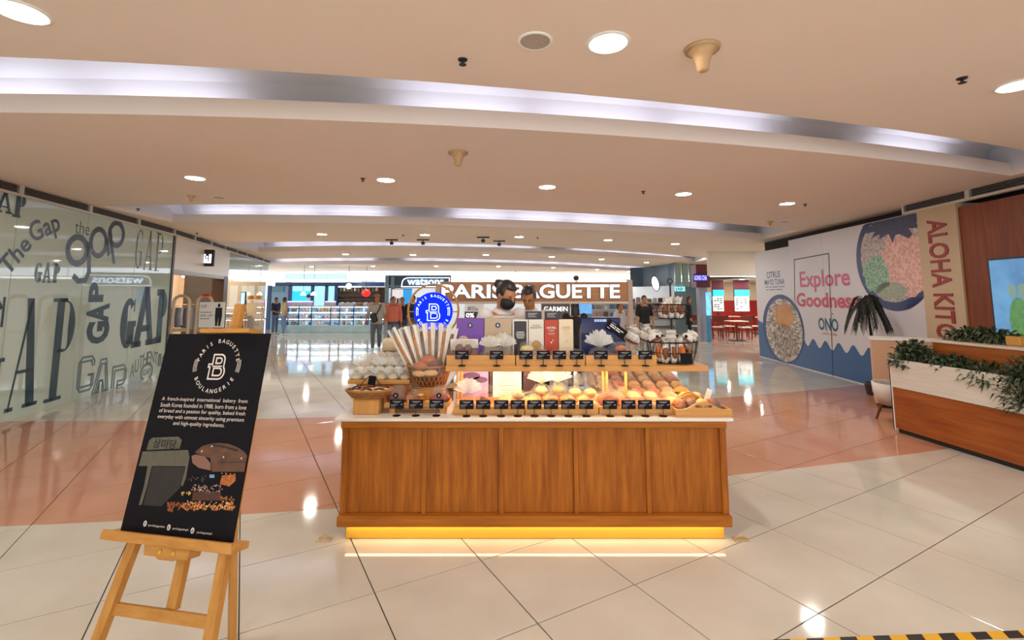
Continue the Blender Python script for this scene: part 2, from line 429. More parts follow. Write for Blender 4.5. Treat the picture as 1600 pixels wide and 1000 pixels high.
for k, (lp, ep, x0, x1) in enumerate(COVES):
    xs = [x0 + (x1 - x0) * i / 40 for i in range(41)]
    up, dep = (.46, .30) if k < 2 else (.5, .4)
    rec = MB(); prof_n = 0; rows = []
    for x in xs:
        e, l = edgef(k, x + (.001 if x == x0 else -.001 if x == x1 else 0)), lipf(k, x)
        pr = [(e, H), (e, H + up * .8), (e + .12, H + up), (l - .05, H + up), (l + dep * .7, H + up * .86), (l + dep, H + up * .6), (l + dep, H + .02), (l + .04, H + .02)]
        rows.append([(x, a_, b_) for a_, b_ in pr]); prof_n = len(pr)
    vs = [p for r_ in rows for p in r_]; fs = []
    for i in range(40):
        for j in range(prof_n - 1): fs.append((i * prof_n + j, i * prof_n + j + 1, (i + 1) * prof_n + j + 1, (i + 1) * prof_n + j))
    fs.append(list(range(prof_n))); fs.append([40 * prof_n + j for j in range(prof_n)][::-1])
    rec.add(vs, fs).build('cove_recess', COVEM, ceil_root, smooth=False)
    lip = MB(); lh = .16; vs = []; fs = []
    for x in xs:
        l = lipf(k, x); vs += [(x, l - .002, H - .002), (x, l - .002, H + lh), (x, l + .04, H + lh), (x, l + .04, H + .01)]
    for i in range(40):
        for j in range(3): fs.append((i * 4 + j, i * 4 + j + 1, i * 4 + 5 + j, i * 4 + 4 + j))
    lip.add(vs, fs).build('cove_lip', CEILM, ceil_root)
    # fluorescent battens lying end to end behind the lip, one or two dark gaps
    x = x0 + .35; i = 0
    while x + 1.2 < x1 - .2:
        gap = (k, i) in ((0, 4), (1, 3), (0, 8), (2, 7), (3, 4))
        if not gap:
            l0, l1 = lipf(k, x) + .16, lipf(k, x + 1.2) + .16
            t = thing('fluorescent_batten', '%s fluorescent batten from the left behind the lip of the %s cove' % (ORD[i], ORD[k]), 'light', (x, l0, H + .03), group='cove battens')
            dx, dy = 1.2, l1 - l0
            MB().tube([(.03, .03 * dy, .05), (dx - .03, dy - .03 * dy, .05)], .018, 6).build('tube', tube_m, t)
            MB().tube([(0, 0, .012), (dx, dy, .012)], .02, 4).build('batten', fix_m, t)
        x += 1.32; i += 1

# ---- round downlights
DISC = mat('downlight_glow', (1.0, .945, .87), emit=DOWNLIGHT); RIM = mat('white_rim', 'f2eee6', .4)
def downlight_meshes():
    d = MB(); n = 14; d.add([(.105 * math.cos(2 * PI * i / n), .105 * math.sin(2 * PI * i / n), -.004) for i in range(n)], [list(range(n))[::-1]])
    r = MB().lathe([(.105, -.003), (.107, -.009), (.128, -.006), (.132, 0)], 24, captop=False, capbot=False)
    return d.mesh('lamp', DISC), r.mesh('rim', RIM, True)
DLM = downlight_meshes()
rows = [('near the top of the picture', [(32, 18), (950, 67), (1590, 133)]),
    ('between first and second coves', [(305, 278), (603, 281), (855, 292), (1068, 303), (1230, 318)]),
    ('between second and third coves', [(503, 366), (664, 367), (811, 370), (950, 375), (1055, 381)]),
    ('between third and fourth coves', [(540, 397), (645, 398), (759, 398), (862, 401), (940, 405), (1010, 410)]),
    ('beyond the fourth cove', [(487, 416.5), (583, 416), (682, 416), (779, 416), (864, 418), (933, 421), (982, 424), (1011, 427)])]
def downlight(x, y, label, group):
    t = thing('downlight', label, 'light', (x, y, H), group=group)
    link('lamp', DLM[0], t); link('rim', DLM[1], t)
for nm, pts in rows:
    for i, (px, py) in enumerate(pts):
        q = atz(px, py, H); downlight(q.x, q.y, '%s downlight from the left in the row %s' % (ORD[i], nm), 'downlights ' + nm)
for i, (x, y) in enumerate([(-5.2, -.6), (-1.8, -.5), (1.6, -.3), (5.0, .1), (-5.2, -4), (-1.8, -4), (1.6, -4), (5, -4), (8.4, 14.4), (9.8, 14.4)]):  # last two are added lamps, set out of sight to brighten the bulkhead
    downlight(x, y, ('%s round downlight in the bay behind the viewer' if i < 8 else '%s round downlight, hidden behind the hoarding end') % ORD[i], 'downlights out of view')

# ---- small ceiling fittings
dark = mat('dark_metal', '2a2522', .5, .3); cream_p = mat('cream_plastic', 'c79f70', .5)
def sprinkler_meshes():
    a = MB().lathe([(.032, 0), (.028, -.008), (.010, -.012), (.009, -.03)], 12).mesh('body', dark)
    b = MB().lathe([(.014, -.03), (.024, -.033), (.024, -.036)], 10).mesh('deflector', dark)
    return a, b
spm = sprinkler_meshes()
for i, (px, py, lb) in enumerate([(723, 93, 'between speaker grille and left edge, nearest the viewer'), (1503, 122, 'near the top right corner'), (567, 279, 'beside the second downlight of the counter row'),
    (1005, 299, 'right of the third downlight of the counter row'), (1258, 319, 'right of the last downlight of the counter row'), (216, 326, 'over the storefront vents at the left'), (308, 364, 'over the shop doorway at the left'), (630, 367, 'between second bay downlights'), (840, 371, 'in the middle of the third bay')]):
    q = atz(px, py, H); t = thing('sprinkler', 'small dark ceiling sprinkler ' + lb, 'sprinkler', (q.x, q.y, H), group='ceiling sprinklers')
    link('body', spm[0], t); link('deflector', spm[1], t)
for px, py, s, lb in [(1097, 75, 1.0, 'larger beige cone detector near the brightest downlight'), (716, 238, 1.0, 'beige cone detector on the ceiling over the counter'), (299, 306, .6, 'small beige cone detector by the left end of the second cove'), (1203, 346, .6, 'small beige cone detector near the right end of the second cove')]:
    q = atz(px, py, H)
    t = thing('cone_detector', lb, 'detector', (q.x, q.y, H))
    MB().lathe([(.105 * s, 0), (.1 * s, -.018 * s)], 20).build('base_plate', cream_p, t, True)
    MB().lathe([(.095 * s, -.018 * s), (.06 * s, -.04 * s), (.042 * s, -.09 * s), (.034 * s, -.14 * s), (.02 * s, -.15 * s)], 20).build('cone', cream_p, t, True)
for px, py, lb in [(836, 64, 'round grey speaker grille in the ceiling beside the brightest downlight'), (342, 308, 'round beige speaker grille at the left end of the second cove'), (1226, 346, 'round beige speaker grille near the right end of the second cove')]:
    q = atz(px, py, H); t = thing('ceiling_speaker', lb, 'speaker', (q.x, q.y, H))
    MB().lathe([(.085, -.004), (.085, -.007)], 24).build('grille', mat('speaker_grey', 'c4b4a8', .7, c2='a99a8f', scale=90), t)
    MB().lathe([(.085, -.003), (.09, -.01), (.102, -.006), (.105, 0)], 24, captop=False, capbot=False).build('rim', RIM, t, True)
for i, (px, py) in enumerate([(612, 374), (661, 374), (755, 370), (780, 376)]):
    q = atz(px, py, H); t = thing('spotlight', '%s dark swivel spotlight from the left on the far ceiling' % ORD[i], 'light', (q.x, q.y, H), group='swivel spotlights')
    MB().box(-.16, .16, -.03, .03, -.03, 0).build('track', dark, t)
    MB().tube([(0, 0, -.03), (0, 0, -.07)], .015, 6).build('stem', dark, t)
    MB().lathe([(.045, -.14), (.055, -.07)], 10).build('head', dark, t)

# ---- left wall: film-backed shop glass printed with letters, doorway, clear shop window
L0 = Vector((-6.72, 6.45, 0)); L1 = Vector((-7.42, 9.82, 0)); ud = (L1 - L0).normalized()
LW = Frame(L0, ud)                                # s runs away from the viewer, n faces the corridor
GLASSTOP = 3.0
sD = LW.hit(263, 480)[0]                          # where the doorway starts
GLM = mat('film_backed_glass', 'b4c4b8', .03, c2='bdccc0', scale=.6, spec=.8)
seams = [LW.hit(px, 400)[0] for px in (57, 112, 241)]
seams = [sD - 1.42 * k for k in range(11)]
wl = MB()
wl.add([LW.p(s_, z, d) for d in (-.30, -.12) for s_, z in ((seams[-1], 0), (sD, 0), (sD, GLASSTOP), (seams[-1], GLASSTOP))],
       [(0, 1, 2, 3), (7, 6, 5, 4), (0, 4, 5, 1), (1, 5, 6, 2), (2, 6, 7, 3), (3, 7, 4, 0)])
wall_left = struct(wl.build('wall_left', mat('plaster', 'd9cdbb', .8)))
def fbox(mb, fr, s0, s1, z0, z1, d0, d1):
    vs = [fr.p(s_, z, d) for d in (d0, d1) for s_, z in ((s0, z0), (s1, z0), (s1, z1), (s0, z1))]
    return mb.add(vs, [(3, 2, 1, 0), (4, 5, 6, 7), (0, 1, 5, 4), (1, 2, 6, 5), (2, 3, 7, 6), (3, 0, 4, 7)])
for a, b in zip(seams[1:], seams[:-1]):
    fbox(MB(), LW, a + .004, b - .004, .0, GLASSTOP, -.10, 0).build('glass_panel', GLM, wall_left)
MB_ = MB(); fbox(MB_, LW, seams[-1], sD, .0, GLASSTOP, -.115, -.102).build('seal', dark, wall_left)
PRINT = mat('dark_green_print', '24404a', .25); FAINT = mat('grey_print', '5f7578', .25)
def px_box(fr, x0, y0, x1, y1):
    xm, ym = (x0 + x1) / 2, (y0 + y1) / 2
    return fr.hit(x0, ym)[0], fr.hit(xm, y1)[1], fr.hit(x1, ym)[0], fr.hit(xm, y0)[1]
def serif(mb, fr, ch, box, thick=.26, thin=.06, ser=.035, d=.003):
    a0, b0, a1, b1 = box; w, h = a1 - a0, b1 - b0
    def q(x, y): return (a0 + x * w, b0 + y * h)
    def P4(*pts): poly(mb, fr, [q(*p) for p in pts], d)
    def bar(x0, y0, x1, y1): P4((x0, y0), (x1, y0), (x1, y1), (x0, y1))
    if ch == 'A' and thick > .28:
        t_ = thick * .62
        P4((.04, 0), (.04 + t_, 0), (.5 + t_ * .45, 1), (.5 - t_ * .45, 1)); P4((.96 - t_, 0), (.96, 0), (.5 + t_ * .45, 1), (.5 - t_ * .45, 1))
        bar(.25, .24, .75, .24 + thin * .5); bar(-.04, 0, .4, ser * .8); bar(.6, 0, 1.04, ser * .8)
    elif ch == 'A':
        P4((.06, 0), (.06 + thin, 0), (.52 + thin, .98), (.5 - thin * .2, .98)); P4((.86 - thick, 0), (.9, 0), (.58, 1), (.58 - thick * .9, 1))
        bar(.2, .32, .72, .32 + thin * .6); bar(0, 0, .24, ser); bar(.52, 0, 1, ser)
    elif ch == 'P':
        bar(.16, 0, .16 + thick, 1); bar(0, 0, .58, ser); bar(0, 1 - ser, .5, 1)
        pts = [q(.5 + .36 * math.sin(PI * i / 12), .72 + .255 * math.cos(PI * i / 12)) for i in range(13)]
        n = 13; W_ = thick * w
        for i in range(12):
            k0 = thin * .5 + (thick * .95 - thin * .5) * math.sin(PI * i / 12); k1 = thin * .5 + (thick * .95 - thin * .5) * math.sin(PI * (i + 1) / 12)
            p0, p1 = pts[i], pts[i + 1]; e0 = q(.5 + (.36 - k0) * math.sin(PI * i / 12), .72 + (.255 - thin * .35) * math.cos(PI * i / 12)); e1 = q(.5 + (.36 - k1) * math.sin(PI * (i + 1) / 12), .72 + (.255 - thin * .35) * math.cos(PI * (i + 1) / 12))
            poly(mb, fr, [p0, p1, e1, e0], d)
        bar(.3, 1 - thin * .8, .52, 1); bar(.3, .465, .52, .465 + thin * .6)
    elif ch == 'G':
        n = 20; P0 = []; P1 = []
        for i in range(n + 1):
            a = math.radians(50 + 270 * i / n); k = thin + (thick - thin) * abs(math.cos(a))
            P0.append(q(.5 + .5 * math.cos(a), .5 + .5 * math.sin(a))); P1.append(q(.5 + (.5 - k) * math.cos(a), .5 + (.5 - thin * .6) * math.sin(a)))
        for i in range(n): poly(mb, fr, [P0[i], P0[i + 1], P1[i + 1], P1[i]], d)
        bar(.86 - thick, .08, .9, .42); bar(.45, .42, 1, .42 + ser)
        bar(.8, .72, .86, .98)
def lettering(parent, name, fn, m):
    mb = MB(); fn(mb); o = mb.build(name, m, parent); return o
def gap_words(mb):
    B = lambda *a: px_box(LW, *a)
    # tall high-contrast serif letters
    serif(mb, LW, 'A', B(16, 466, 65, 636), .24, .05); serif(mb, LW, 'P', B(76, 466, 119, 622), .26, .05)
    serif(mb, LW, 'G', B(-62, 460, 8, 650), .24, .05)
    # slab letters at the top left corner
    serif(mb, LW, 'A', B(-6, 297, 20, 333), .3, .14, .12); serif(mb, LW, 'P', B(20, 303, 43, 341), .34, .16, .12)
    # hairline letters near the doorway
    for ch, bx in (('G', (212, 358, 223, 420)), ('A', (226, 360, 240, 422)), ('P', (242, 364, 256, 424))): serif(mb, LW, ch, B(*bx), .16, .06, .02)
    # heavy slab letters
    for ch, bx in (('G', (188, 466, 212, 544)), ('A', (209, 448, 243, 540)), ('P', (243, 452, 262, 535))): serif(mb, LW, ch, B(*bx), .42, .22, .12)
    # the words in bold sans serif, set on a curve
    def word_on(body, x0, y0, x1, y1, rot_deg, h, squeeze=1):
        s0, t0 = LW.hit(x0, y0); s1, t1 = LW.hit(x1, y1); vs, fs = glyphs(body, 0, .02)
        xa = min(v.x for v in vs); xb = max(v.x for v in vs)
        dx, dy = s1 - s0, t1 - t0; L_ = math.hypot(dx, dy); ex = (dx / L_, dy / L_); ey = (-ex[1], ex[0])
        k = L_ / (xb - xa)
        mb.add([LW.p(s0 + ex[0] * (v.x - xa) * k + ey[0] * v.y * h, t0 + ex[1] * (v.x - xa) * k + ey[1] * v.y * h, .003) for v in vs], fs)
    word_on('The', 12, 432, 50, 384, 0, .36); word_on('Gap', 50, 379, 95, 358, 0, .40)
    # rounded lower-case word
    def ring(cx, cy, rx, ry, w):
        s, t = LW.hit(cx, cy); sx = LW.hit(cx + rx, cy)[0] - LW.hit(cx - rx, cy)[0]; ty = LW.hit(cx, cy - ry)[1] - LW.hit(cx, cy + ry)[1]
        ribbon(mb, LW, [(s + sx / 2 * math.cos(2 * PI * i / 28), t + ty / 2 * math.sin(2 * PI * i / 28)) for i in range(28)], w, .003, True)
    ring(121, 391, 15, 21, .10); ring(154, 379, 12, 21, .09); ring(182, 366, 11, 18, .09)
    P = lambda *pts: [LW.hit(*p) for p in pts]
    ribbon(mb, LW, P((137, 378), (139, 405), (139, 425), (133, 438), (122, 439), (114, 431)), .09, .003)
    ribbon(mb, LW, P((167, 372), (169, 395), (171, 398)), .09, .003); ribbon(mb, LW, P((172, 360), (175, 390), (178, 412)), .08, .003)
    a0, b0, a1, b1 = B(117, 346, 140, 366); text(mb, LW, 'the', a0, b0, a1, b1, .003, -.01)
    # word turned on its side
    for ch, bx in (('G', (135, 502, 170, 537)), ('A', (135, 474, 170, 504)), ('P', (139, 441, 162, 472))):
        a0, b0, a1, b1 = B(*bx); text(mb, LW, ch, a0, b0, a1, b1, .003, .05, rot=3)
lettering(wall_left, 'printed_letters', gap_words, PRINT)
def gap_faint(mb):
    B = lambda *a: px_box(LW, *a)
    for ch, bx in (('G', (54, 410, 66, 442)), ('A', (67, 410, 80, 442)), ('P', (82, 411, 95, 442))): serif(mb, LW, ch, B(*bx), .36, .24, .12)
    for ch, bx in (('G', (122, 558, 146, 610)), ('A', (146, 562, 170, 612)), ('P', (172, 572, 196, 622))):
        a0, b0, a1, b1 = B(*bx); vs = 0
        w, h = a1 - a0, b1 - b0
        if ch == 'G':
            for k in (0, .13): ribbon(mb, LW, [(a0 + w * x, b0 + h * y) for x, y in ((1 - k, .7), (1 - k, .85 - k), (.8, 1 - k), (.2, 1 - k), (k, .85), (k, .15), (.2, k), (.8, k), (1 - k, .15), (1 - k, .45), (.6, .45))], .035, .003)
        elif ch == 'A':
            for k in (0, .14): ribbon(mb, LW, [(a0 + w * x, b0 + h * y) for x, y in ((k, 0), (.4 + k * .5, 1 - k), (.75 - k * .5, 1 - k), (1 - k, 0), (.75 - k, 0), (.6, .35), (.4, .35), (.25 + k, 0))], .035, .003, True)
        else:
            for k in (0, .13): ribbon(mb, LW, [(a0 + w * x, b0 + h * y) for x, y in ((.1 + k, 0), (.1 + k, 1 - k), (.8, 1 - k), (1 - k, .8), (1 - k, .55), (.8, .4 + k), (.45, .4 + k), (.45, 0))], .035, .003, True)
    r = LW.hit(255, 575)[0] - LW.hit(205, 575)[0]; a0, b0, a1, b1 = B(205, 544, 257, 576)
    n_ = len('AUTHENTIC')
    for k_, ch in enumerate('AUTHENTIC'):      # tall letters rising and falling on an arc
        x0_ = a0 + (a1 - a0) * k_ / n_; x1_ = a0 + (a1 - a0) * (k_ + .94) / n_; arc_ = math.sin(PI * (k_ + .6) / (n_ + .2)); hgt = (b1 - b0) * .62
        text(mb, LW, ch, x0_, b0 - .12 + arc_ * (b1 - b0) * .5, x1_, b0 - .12 + arc_ * (b1 - b0) * .5 + hgt, .003, .012)
    s, t = LW.hit(229, 581); ew = r * .17; eh = .16
    ribbon(mb, LW, [(s + ew * math.cos(2 * PI * i / 20), t + eh * math.sin(2 * PI * i / 20)) for i in range(20)], .06, .003, True)
    text(mb, LW, 'GAP', s - ew * .72, t - .06, s + ew * .72, t + .06, .003, .02)
lettering(wall_left, 'faint_letters', gap_faint, FAINT)
# second length of the left side: lintel over the doorway, jamb, then clear glass
L2 = LW.p(sD, 0); L3 = Vector((-10.25, 20.0, 0)); LW2 = Frame(L2, (L3 - L2))
sJ = LW2.hit(347, 480)[0]; sE = (L3 - L2).length
beige_panel = mat('lintel_panel', 'd8cbbb', .35)
lt = MB(); zl = LW2.hit(300, 425)[1]
fbox(lt, LW2, .03, sJ + .45, zl, GLASSTOP, -.3, 0)
lintel = struct(lt.build('trim_1', beige_panel))
fbox(MB(), LW2, .03, sJ, zl - .09, zl, -.22, .01).build('shutter_box', mat('brushed_grey', '8d8880', .4, .6), lintel)
brown = wood('dark_jamb', '3a2a22', '4a372c', 'z')
struct(fbox(MB(), LW2, -.0, .1, 0, GLASSTOP, -.3, .02).build('trim_2', brown))
struct(fbox(MB(), LW2, sJ, sJ + .38, 0, zl, -.3, .015).build('trim_3', brown))
CG = glass_mat('clear_glass', (.95, .98, .97), .0)
w2 = MB(); fbox(w2, LW2, sJ + .4, sE, 0, .06, -.08, .01); wo = struct(w2.build('window_1', mat('steel', '9a9a98', .35, .7)))
np_ = 4
for i in range(np_):
    a = sJ + .4 + (sE - sJ - .4) * i / np_; b = sJ + .4 + (sE - sJ - .4) * (i + 1) / np_
    fbox(MB(), LW2, a + .006, b - .006, .06, GLASSTOP, -.03, -.015).build('pane', CG, wo)
fbox(MB(), LW2, sJ + .4, sE, 2.42, GLASSTOP, -.09, -.05).build('transom_panel', mat('grey_green_film', '9db0ad', .1), wo)
# linear air vents at the top of the left side
slatm = mat('vent_slat', '6b6259', .5); ventm = mat('vent_black', '120f0d', .6); alu = mat('vent_frame', 'c9bfb2', .4)
def vent(fr, s0, s1, label, group):
    o = fr.p(s0, 0); t = thing('air_vent', label, 'vent', (o.x, o.y, GLASSTOP), math.atan2(fr.u.y, fr.u.x), group)
    L_ = s1 - s0; hh = H - GLASSTOP
    MB().box(.02, L_ - .02, .02, .06, .02, hh).build('backing', ventm, t)
    f = MB(); f.box(0, L_, -.03, .05, 0, .035); f.box(0, .03, -.03, .05, .035, hh); f.box(L_ - .03, L_, -.03, .05, .035, hh); f.build('frame', alu, t)
    for j in range(4):
        z = .045 + j * .026
        MB().box(.03, L_ - .03, -.015, .015, z, z + .008).build('slat', slatm, t)
vs_ = [sD - 1.42 * k for k in range(7)]
for i in range(6): vent(LW, vs_[i + 1], vs_[i], '%s linear air vent from the doorway above the printed glass' % ORD[i], 'vents along the left shopfront')
n2 = 8
for i in range(n2): vent(LW2, sE * i / n2, sE * (i + 1) / n2, '%s linear air vent beyond the doorway jamb on the left' % ORD[i], 'vents along the far left shopfront')

# ---- clothes shop behind the doorway and window
shop_wall = mat('shop_wall', 'c9b49c', .7)
sh = MB(); fbox(sh, LW2, -2.5, sE, 0, H, -3.3, -3.2); fbox(sh, LW2, -2.6, -2.5, 0, H, -3.3, -.31); fbox(sh, LW2, sE - .1, sE, 0, 2.4, -3.3, -.1)
struct(sh.build('wall_shop', shop_wall))
sp = MB(); fbox(sp, LW2, .4, sJ - .3, 2.4, 2.5, -2.6, -1.6); o = sp.build('light_panel', mat('shop_glow', (1, .86, .68), emit=11)); tag(o, 'warm light panel in the ceiling of the clothes shop behind the doorway', 'light')  # glowing panel put in to light the shop interior
sp = MB(); fbox(sp, LW2, sJ + 1.0, sE - .5, 2.6, 2.7, -2.6, -.8); o = sp.build('light_panel', mat('window_glow', (1, .90, .76), emit=5)); tag(o, 'warm light panel in the shop ceiling behind the clear window', 'light')  # second added panel, brightens the interior seen through the glass
def pxr(x0, x1, Y): return aty(x0, 463, Y).x, aty(x1, 463, Y).x
xa, xb = pxr(286, 346, 14.6)
t = thing('display_partition', 'dark slate partition standing inside the clothes shop doorway', 'partition', (xa, 14.6, 0))
MB().rbox(0, xb - xa, 0, .08, 0, aty(300, 430, 14.6).z, .01).build('board', mat('slate_panel', '211f1e', .5, c2='393533', scale=1.5), t); MB().box(-.02, xb - xa + .02, -.02, .1, 0, .06).build('foot', mat('slate_panel'), t)
denim = [mat('denim_dark', '232a3d', .8), mat('denim_mid', '3e4a63', .8), mat('denim_grey', '6d7482', .8)]
chrome = mat('chrome', 'b9a48c', .25, .9)
def shop_pt(s_, z, d): return LW2.p(s_, z, d)
LZ2 = math.atan2(LW2.u.y, LW2.u.x)
xa, xb = pxr(270, 309, 12.7); Lr = xb - xa; zr = aty(290, 476, 12.7).z
t = thing('clothes_rack', 'chrome clothes rail hung with denim just inside the shop doorway', 'clothes rack', (xa, 12.7, 0))
MB().tube([(0, 0, 0), (0, 0, zr), (Lr, 0, zr), (Lr, 0, 0)], .012, 8).build('rail', chrome, t)
for x in (0, Lr): MB().tube([(x, -.2, .015), (x, .2, .015)], .012, 8).build('foot', chrome, t)
for i in range(9):
    x = xa + .05 + i * (Lr - .1) / 8
    g = thing('hanging_jeans', '%s pair of folded jeans from the left on the rail in the shop doorway' % ORD[i], 'jeans', (x, 12.7, zr - .03), R.uniform(-.2, .2), 'jeans on the rail')
    MB().tube([(0, 0, .03), (0, .03, .05), (0, 0, .0), (0, 0, -.05)], .004, 5).build('hanger', chrome, g)
    c = MB(); hh = R.uniform(.5, .62)
    c.add([(a, b, z) for z, w, th in ((-.05, .15, .028), (-.3, .17, .036), (-hh, .15, .033)) for a, b in ((-th, -w), (th, -w * .9), (th, w * .9), (-th, w))],
          [(0, 1, 5, 4), (1, 2, 6, 5), (2, 3, 7, 6), (3, 0, 4, 7), (4, 5, 9, 8), (5, 6, 10, 9), (6, 7, 11, 10), (7, 4, 8, 11), (0, 3, 2, 1), (8, 9, 10, 11)])
    c.build('cloth', denim[i % 3], g)
# security gates in the doorway
gatem = mat('gate_beige', 'c7ad8e', .4, .2)
for k, (x0, x1, lb) in enumerate([(270, 299, 'left beige security gate with rounded top in the shop doorway'), (307, 334, 'right beige security gate with rounded top and red tab in the shop doorway')]):
    Yg = 8.9 if k == 0 else 8.9
    a = aty(x0, 463, Yg); b = aty(x1, 463, Yg); w = b.x - a.x; top = aty(x0, 462, Yg).z
    t = thing('security_gate', lb, 'gate', (a.x - .15 * 0, Yg, 0))
    arc = [(w * .5 - w * .42 * math.cos(PI * i / 8), 0, top - .12 + .12 * math.sin(PI * i / 8)) for i in range(9)]
    MB().tube([(w * .06, 0, 0)] + [(w * .07, 0, .6)] + arc + [(w * .94, 0, .6), (w * .95, 0, 0)], .028, 8).build('frame', gatem, t, True)
    MB().box(w * .06, w * .94, -.02, .02, 1.0, 1.06).build('crossbar', gatem, t)
    MB().box(-.03, w + .03, -.12, .12, 0, .04).build('base', dark, t)
    if k: MB().rbox(w * .4, w * .8, -.03, .03, top - .015, top + .03).build('red_tab', mat('red_plastic', 'd02a1c', .4), t)
# standing sale notice
a = aty(312, 472, 8.7); b = aty(349, 512, 8.7)
t = thing('sale_notice', 'white sale notice with a dark suited figure on a stand in the shop doorway', 'sign', (a.x, 8.7, 0))
w = b.x - a.x; z0 = b.z; z1 = a.z
MB().rbox(0, w, 0, .02, z0, z1, .005).build('board', mat('paper_white', 'e6e0d8', .5), t)
MB().tube([(w / 2, .03, 0), (w / 2, .03, z0 + .1)], .015, 8).build('stem', chrome, t); MB().lathe([(.14, 0), (.14, .015), (.02, .03)], 16, c=(w / 2, .03, 0)).build('base', chrome, t)
fr = Frame((0, -.002, z0), (1, 0, 0)); pm = MB(); hh = z1 - z0
text(pm, fr, 'GAP', .03, hh * .78, .14, hh * .9, 0); text(pm, fr, '30% Off', .03, hh * .42, w * .55, hh * .52, 0)
for z_, x_ in ((.6, .52), (.35, .44)):
    for k_ in range(4): ribbon(pm, fr, [(.03 + (w * x_ - .03) * k_ / 4, hh * z_), (.03 + (w * x_ - .03) * (k_ + .8) / 4, hh * z_)], .014)
pm.build('lettering', mat('ink_grey', '4a4644', .6), t)
pm = MB(); cx = w * .78
ellipse(pm, fr, (cx, hh * .87), .025, .035); poly(pm, fr, [(cx - .06, hh * .78), (cx + .06, hh * .78), (cx + .065, hh * .45), (cx + .04, hh * .06), (cx + .005, hh * .06), (cx, hh * .4), (cx - .015, hh * .06), (cx - .05, hh * .06), (cx - .065, hh * .45)])
pm.build('figure_print', mat('ink_black', '141214', .5), t)
# red fire tag on the jamb, mannequin, screen and tables behind the window
def folded_stack(label, loc, n, w, cols, group):
    for i in range(n):
        MBx = MB().rbox(-w / 2, w / 2, -.14, .14, 0, .045, .015)
        tag(MBx.build('folded_shirt', cols[i % len(cols)], None, loc=(loc[0], loc[1], loc[2] + i * .046), rz=LZ2 + R.uniform(-.05, .05)), label % ORD[i], 'shirt', group)
cl = [mat('shirt_cream', 'd9ccb6', .8), mat('shirt_grey', '9d9a92', .8), mat('shirt_olive', '8d8667', .8), mat('shirt_red', 'b23a35', .8)]
tabm = wood('pale_table', 'b99a72', 'c9ab82', 'x')
for k, s_ in enumerate((sJ + 1.6, sJ + 3.6, sJ + 5.6)):
    q = shop_pt(s_, 0, -.9); t = thing('display_table', '%s pale wooden display table behind the clear shop window' % ORD[k], 'table', (q.x, q.y, 0), LZ2, 'shop window tables')
    MB().rbox(-.7, .7, -.35, .35, .8, .86).build('tabletop', tabm, t)
    for x in (-.64, .64):
        for y in (-.3, .3): MB().box(x - .03, x + .03, y - .03, y + .03, 0, .8).build('leg', tabm, t)
    for j in range(3):
        p = LW2.p(s_ - .45 + .45 * j, .86, -.9)
        folded_stack('%%s folded shirt from the bottom, %s stack on the %s table in the window' % (ORD[j], ORD[k]), (p.x, p.y, .862), 3 + j % 2, .32, cl[j:] + cl[:j], 'folded shirts in the window')
q = aty(376, 456, 13.5); w = aty(384, 456, 13.5).x - q.x
t = thing('shop_screen', 'lit pale blue advertising screen inside the clear shop window', 'screen', (q.x, 13.5, 0))
z1 = q.z; z0 = aty(376, 476, 13.5).z
MB().rbox(0, w, 0, .05, z0, z1).build('bezel', dark, t); MB().box(.02, w - .02, -.004, 0, z0 + .02, z1 - .02).build('display', mat('screen_blue', (.35, .62, 1), emit=1.3), t)
MB().tube([(w / 2, .03, 0), (w / 2, .03, z0)], .03, 8).build('post', dark, t)
for i, (px, py) in enumerate([(392, 461), (403, 461)]):
    q = aty(px, 467, 14.3)
    MBx = MB().ball((0, 0, .03), .085, .085, .075, wob=.1, seed=i).lathe([(.12, 0), (.115, .008)], 14, c=(0, -.03, 0))
    tag(MBx.build('baseball_hat', mat('cap_yellow', 'd9a13a', .8), None, True, (q.x, q.y, q.z)), '%s mustard hat on a shelf inside the clear shop window' % ('left' if i == 0 else 'right'), 'hat', 'hats in the window')
q = aty(397, 467.6, 14.3)
t = thing('wall_shelf', 'thin white shelf holding caps inside the clear shop window', 'shelf', (q.x, 14.3, 0)); 
MB().box(-.32, .32, -.15, .15, q.z - .03, q.z).build('board', RIM, t)
for x in (-.28, .28): MB().tube([(x, .1, 0), (x, .1, q.z - .03)], .012, 6).build('leg', chrome, t)
# hanging number box over the doorway
q = LW2.hit(320, 403); o = LW2.p(q[0], q[1], .08); t = thing('blade_sign', 'black projecting box sign with a white lit face on the lintel', 'sign', (o.x, o.y, o.z), LZ2 - PI / 2)
MB().rbox(-.14, .14, -.05, .05, -.22, .22, .01).build('case', dark, t)
for sy in (-1, 1): MB().box(-.09, .09, sy * .052 - .002, sy * .052 + .002, -.14, .1).build('face', mat('sign_white', (.85, .92, 1), emit=1.2), t)
fr = Frame((0, -.056, 0), (1, 0, 0)); pm = MB(); ribbon(pm, fr, [(-.05, .06), (-.04, -.02), (.02, -.02)], .02); ribbon(pm, fr, [(.02, .08), (.02, -.1)], .02); pm.build('figure', mat('sign_blue', '3456a0', .4), t)
MB().box(-.03, .03, -.09, -.05, .05, .12).build('bracket', dark, t)

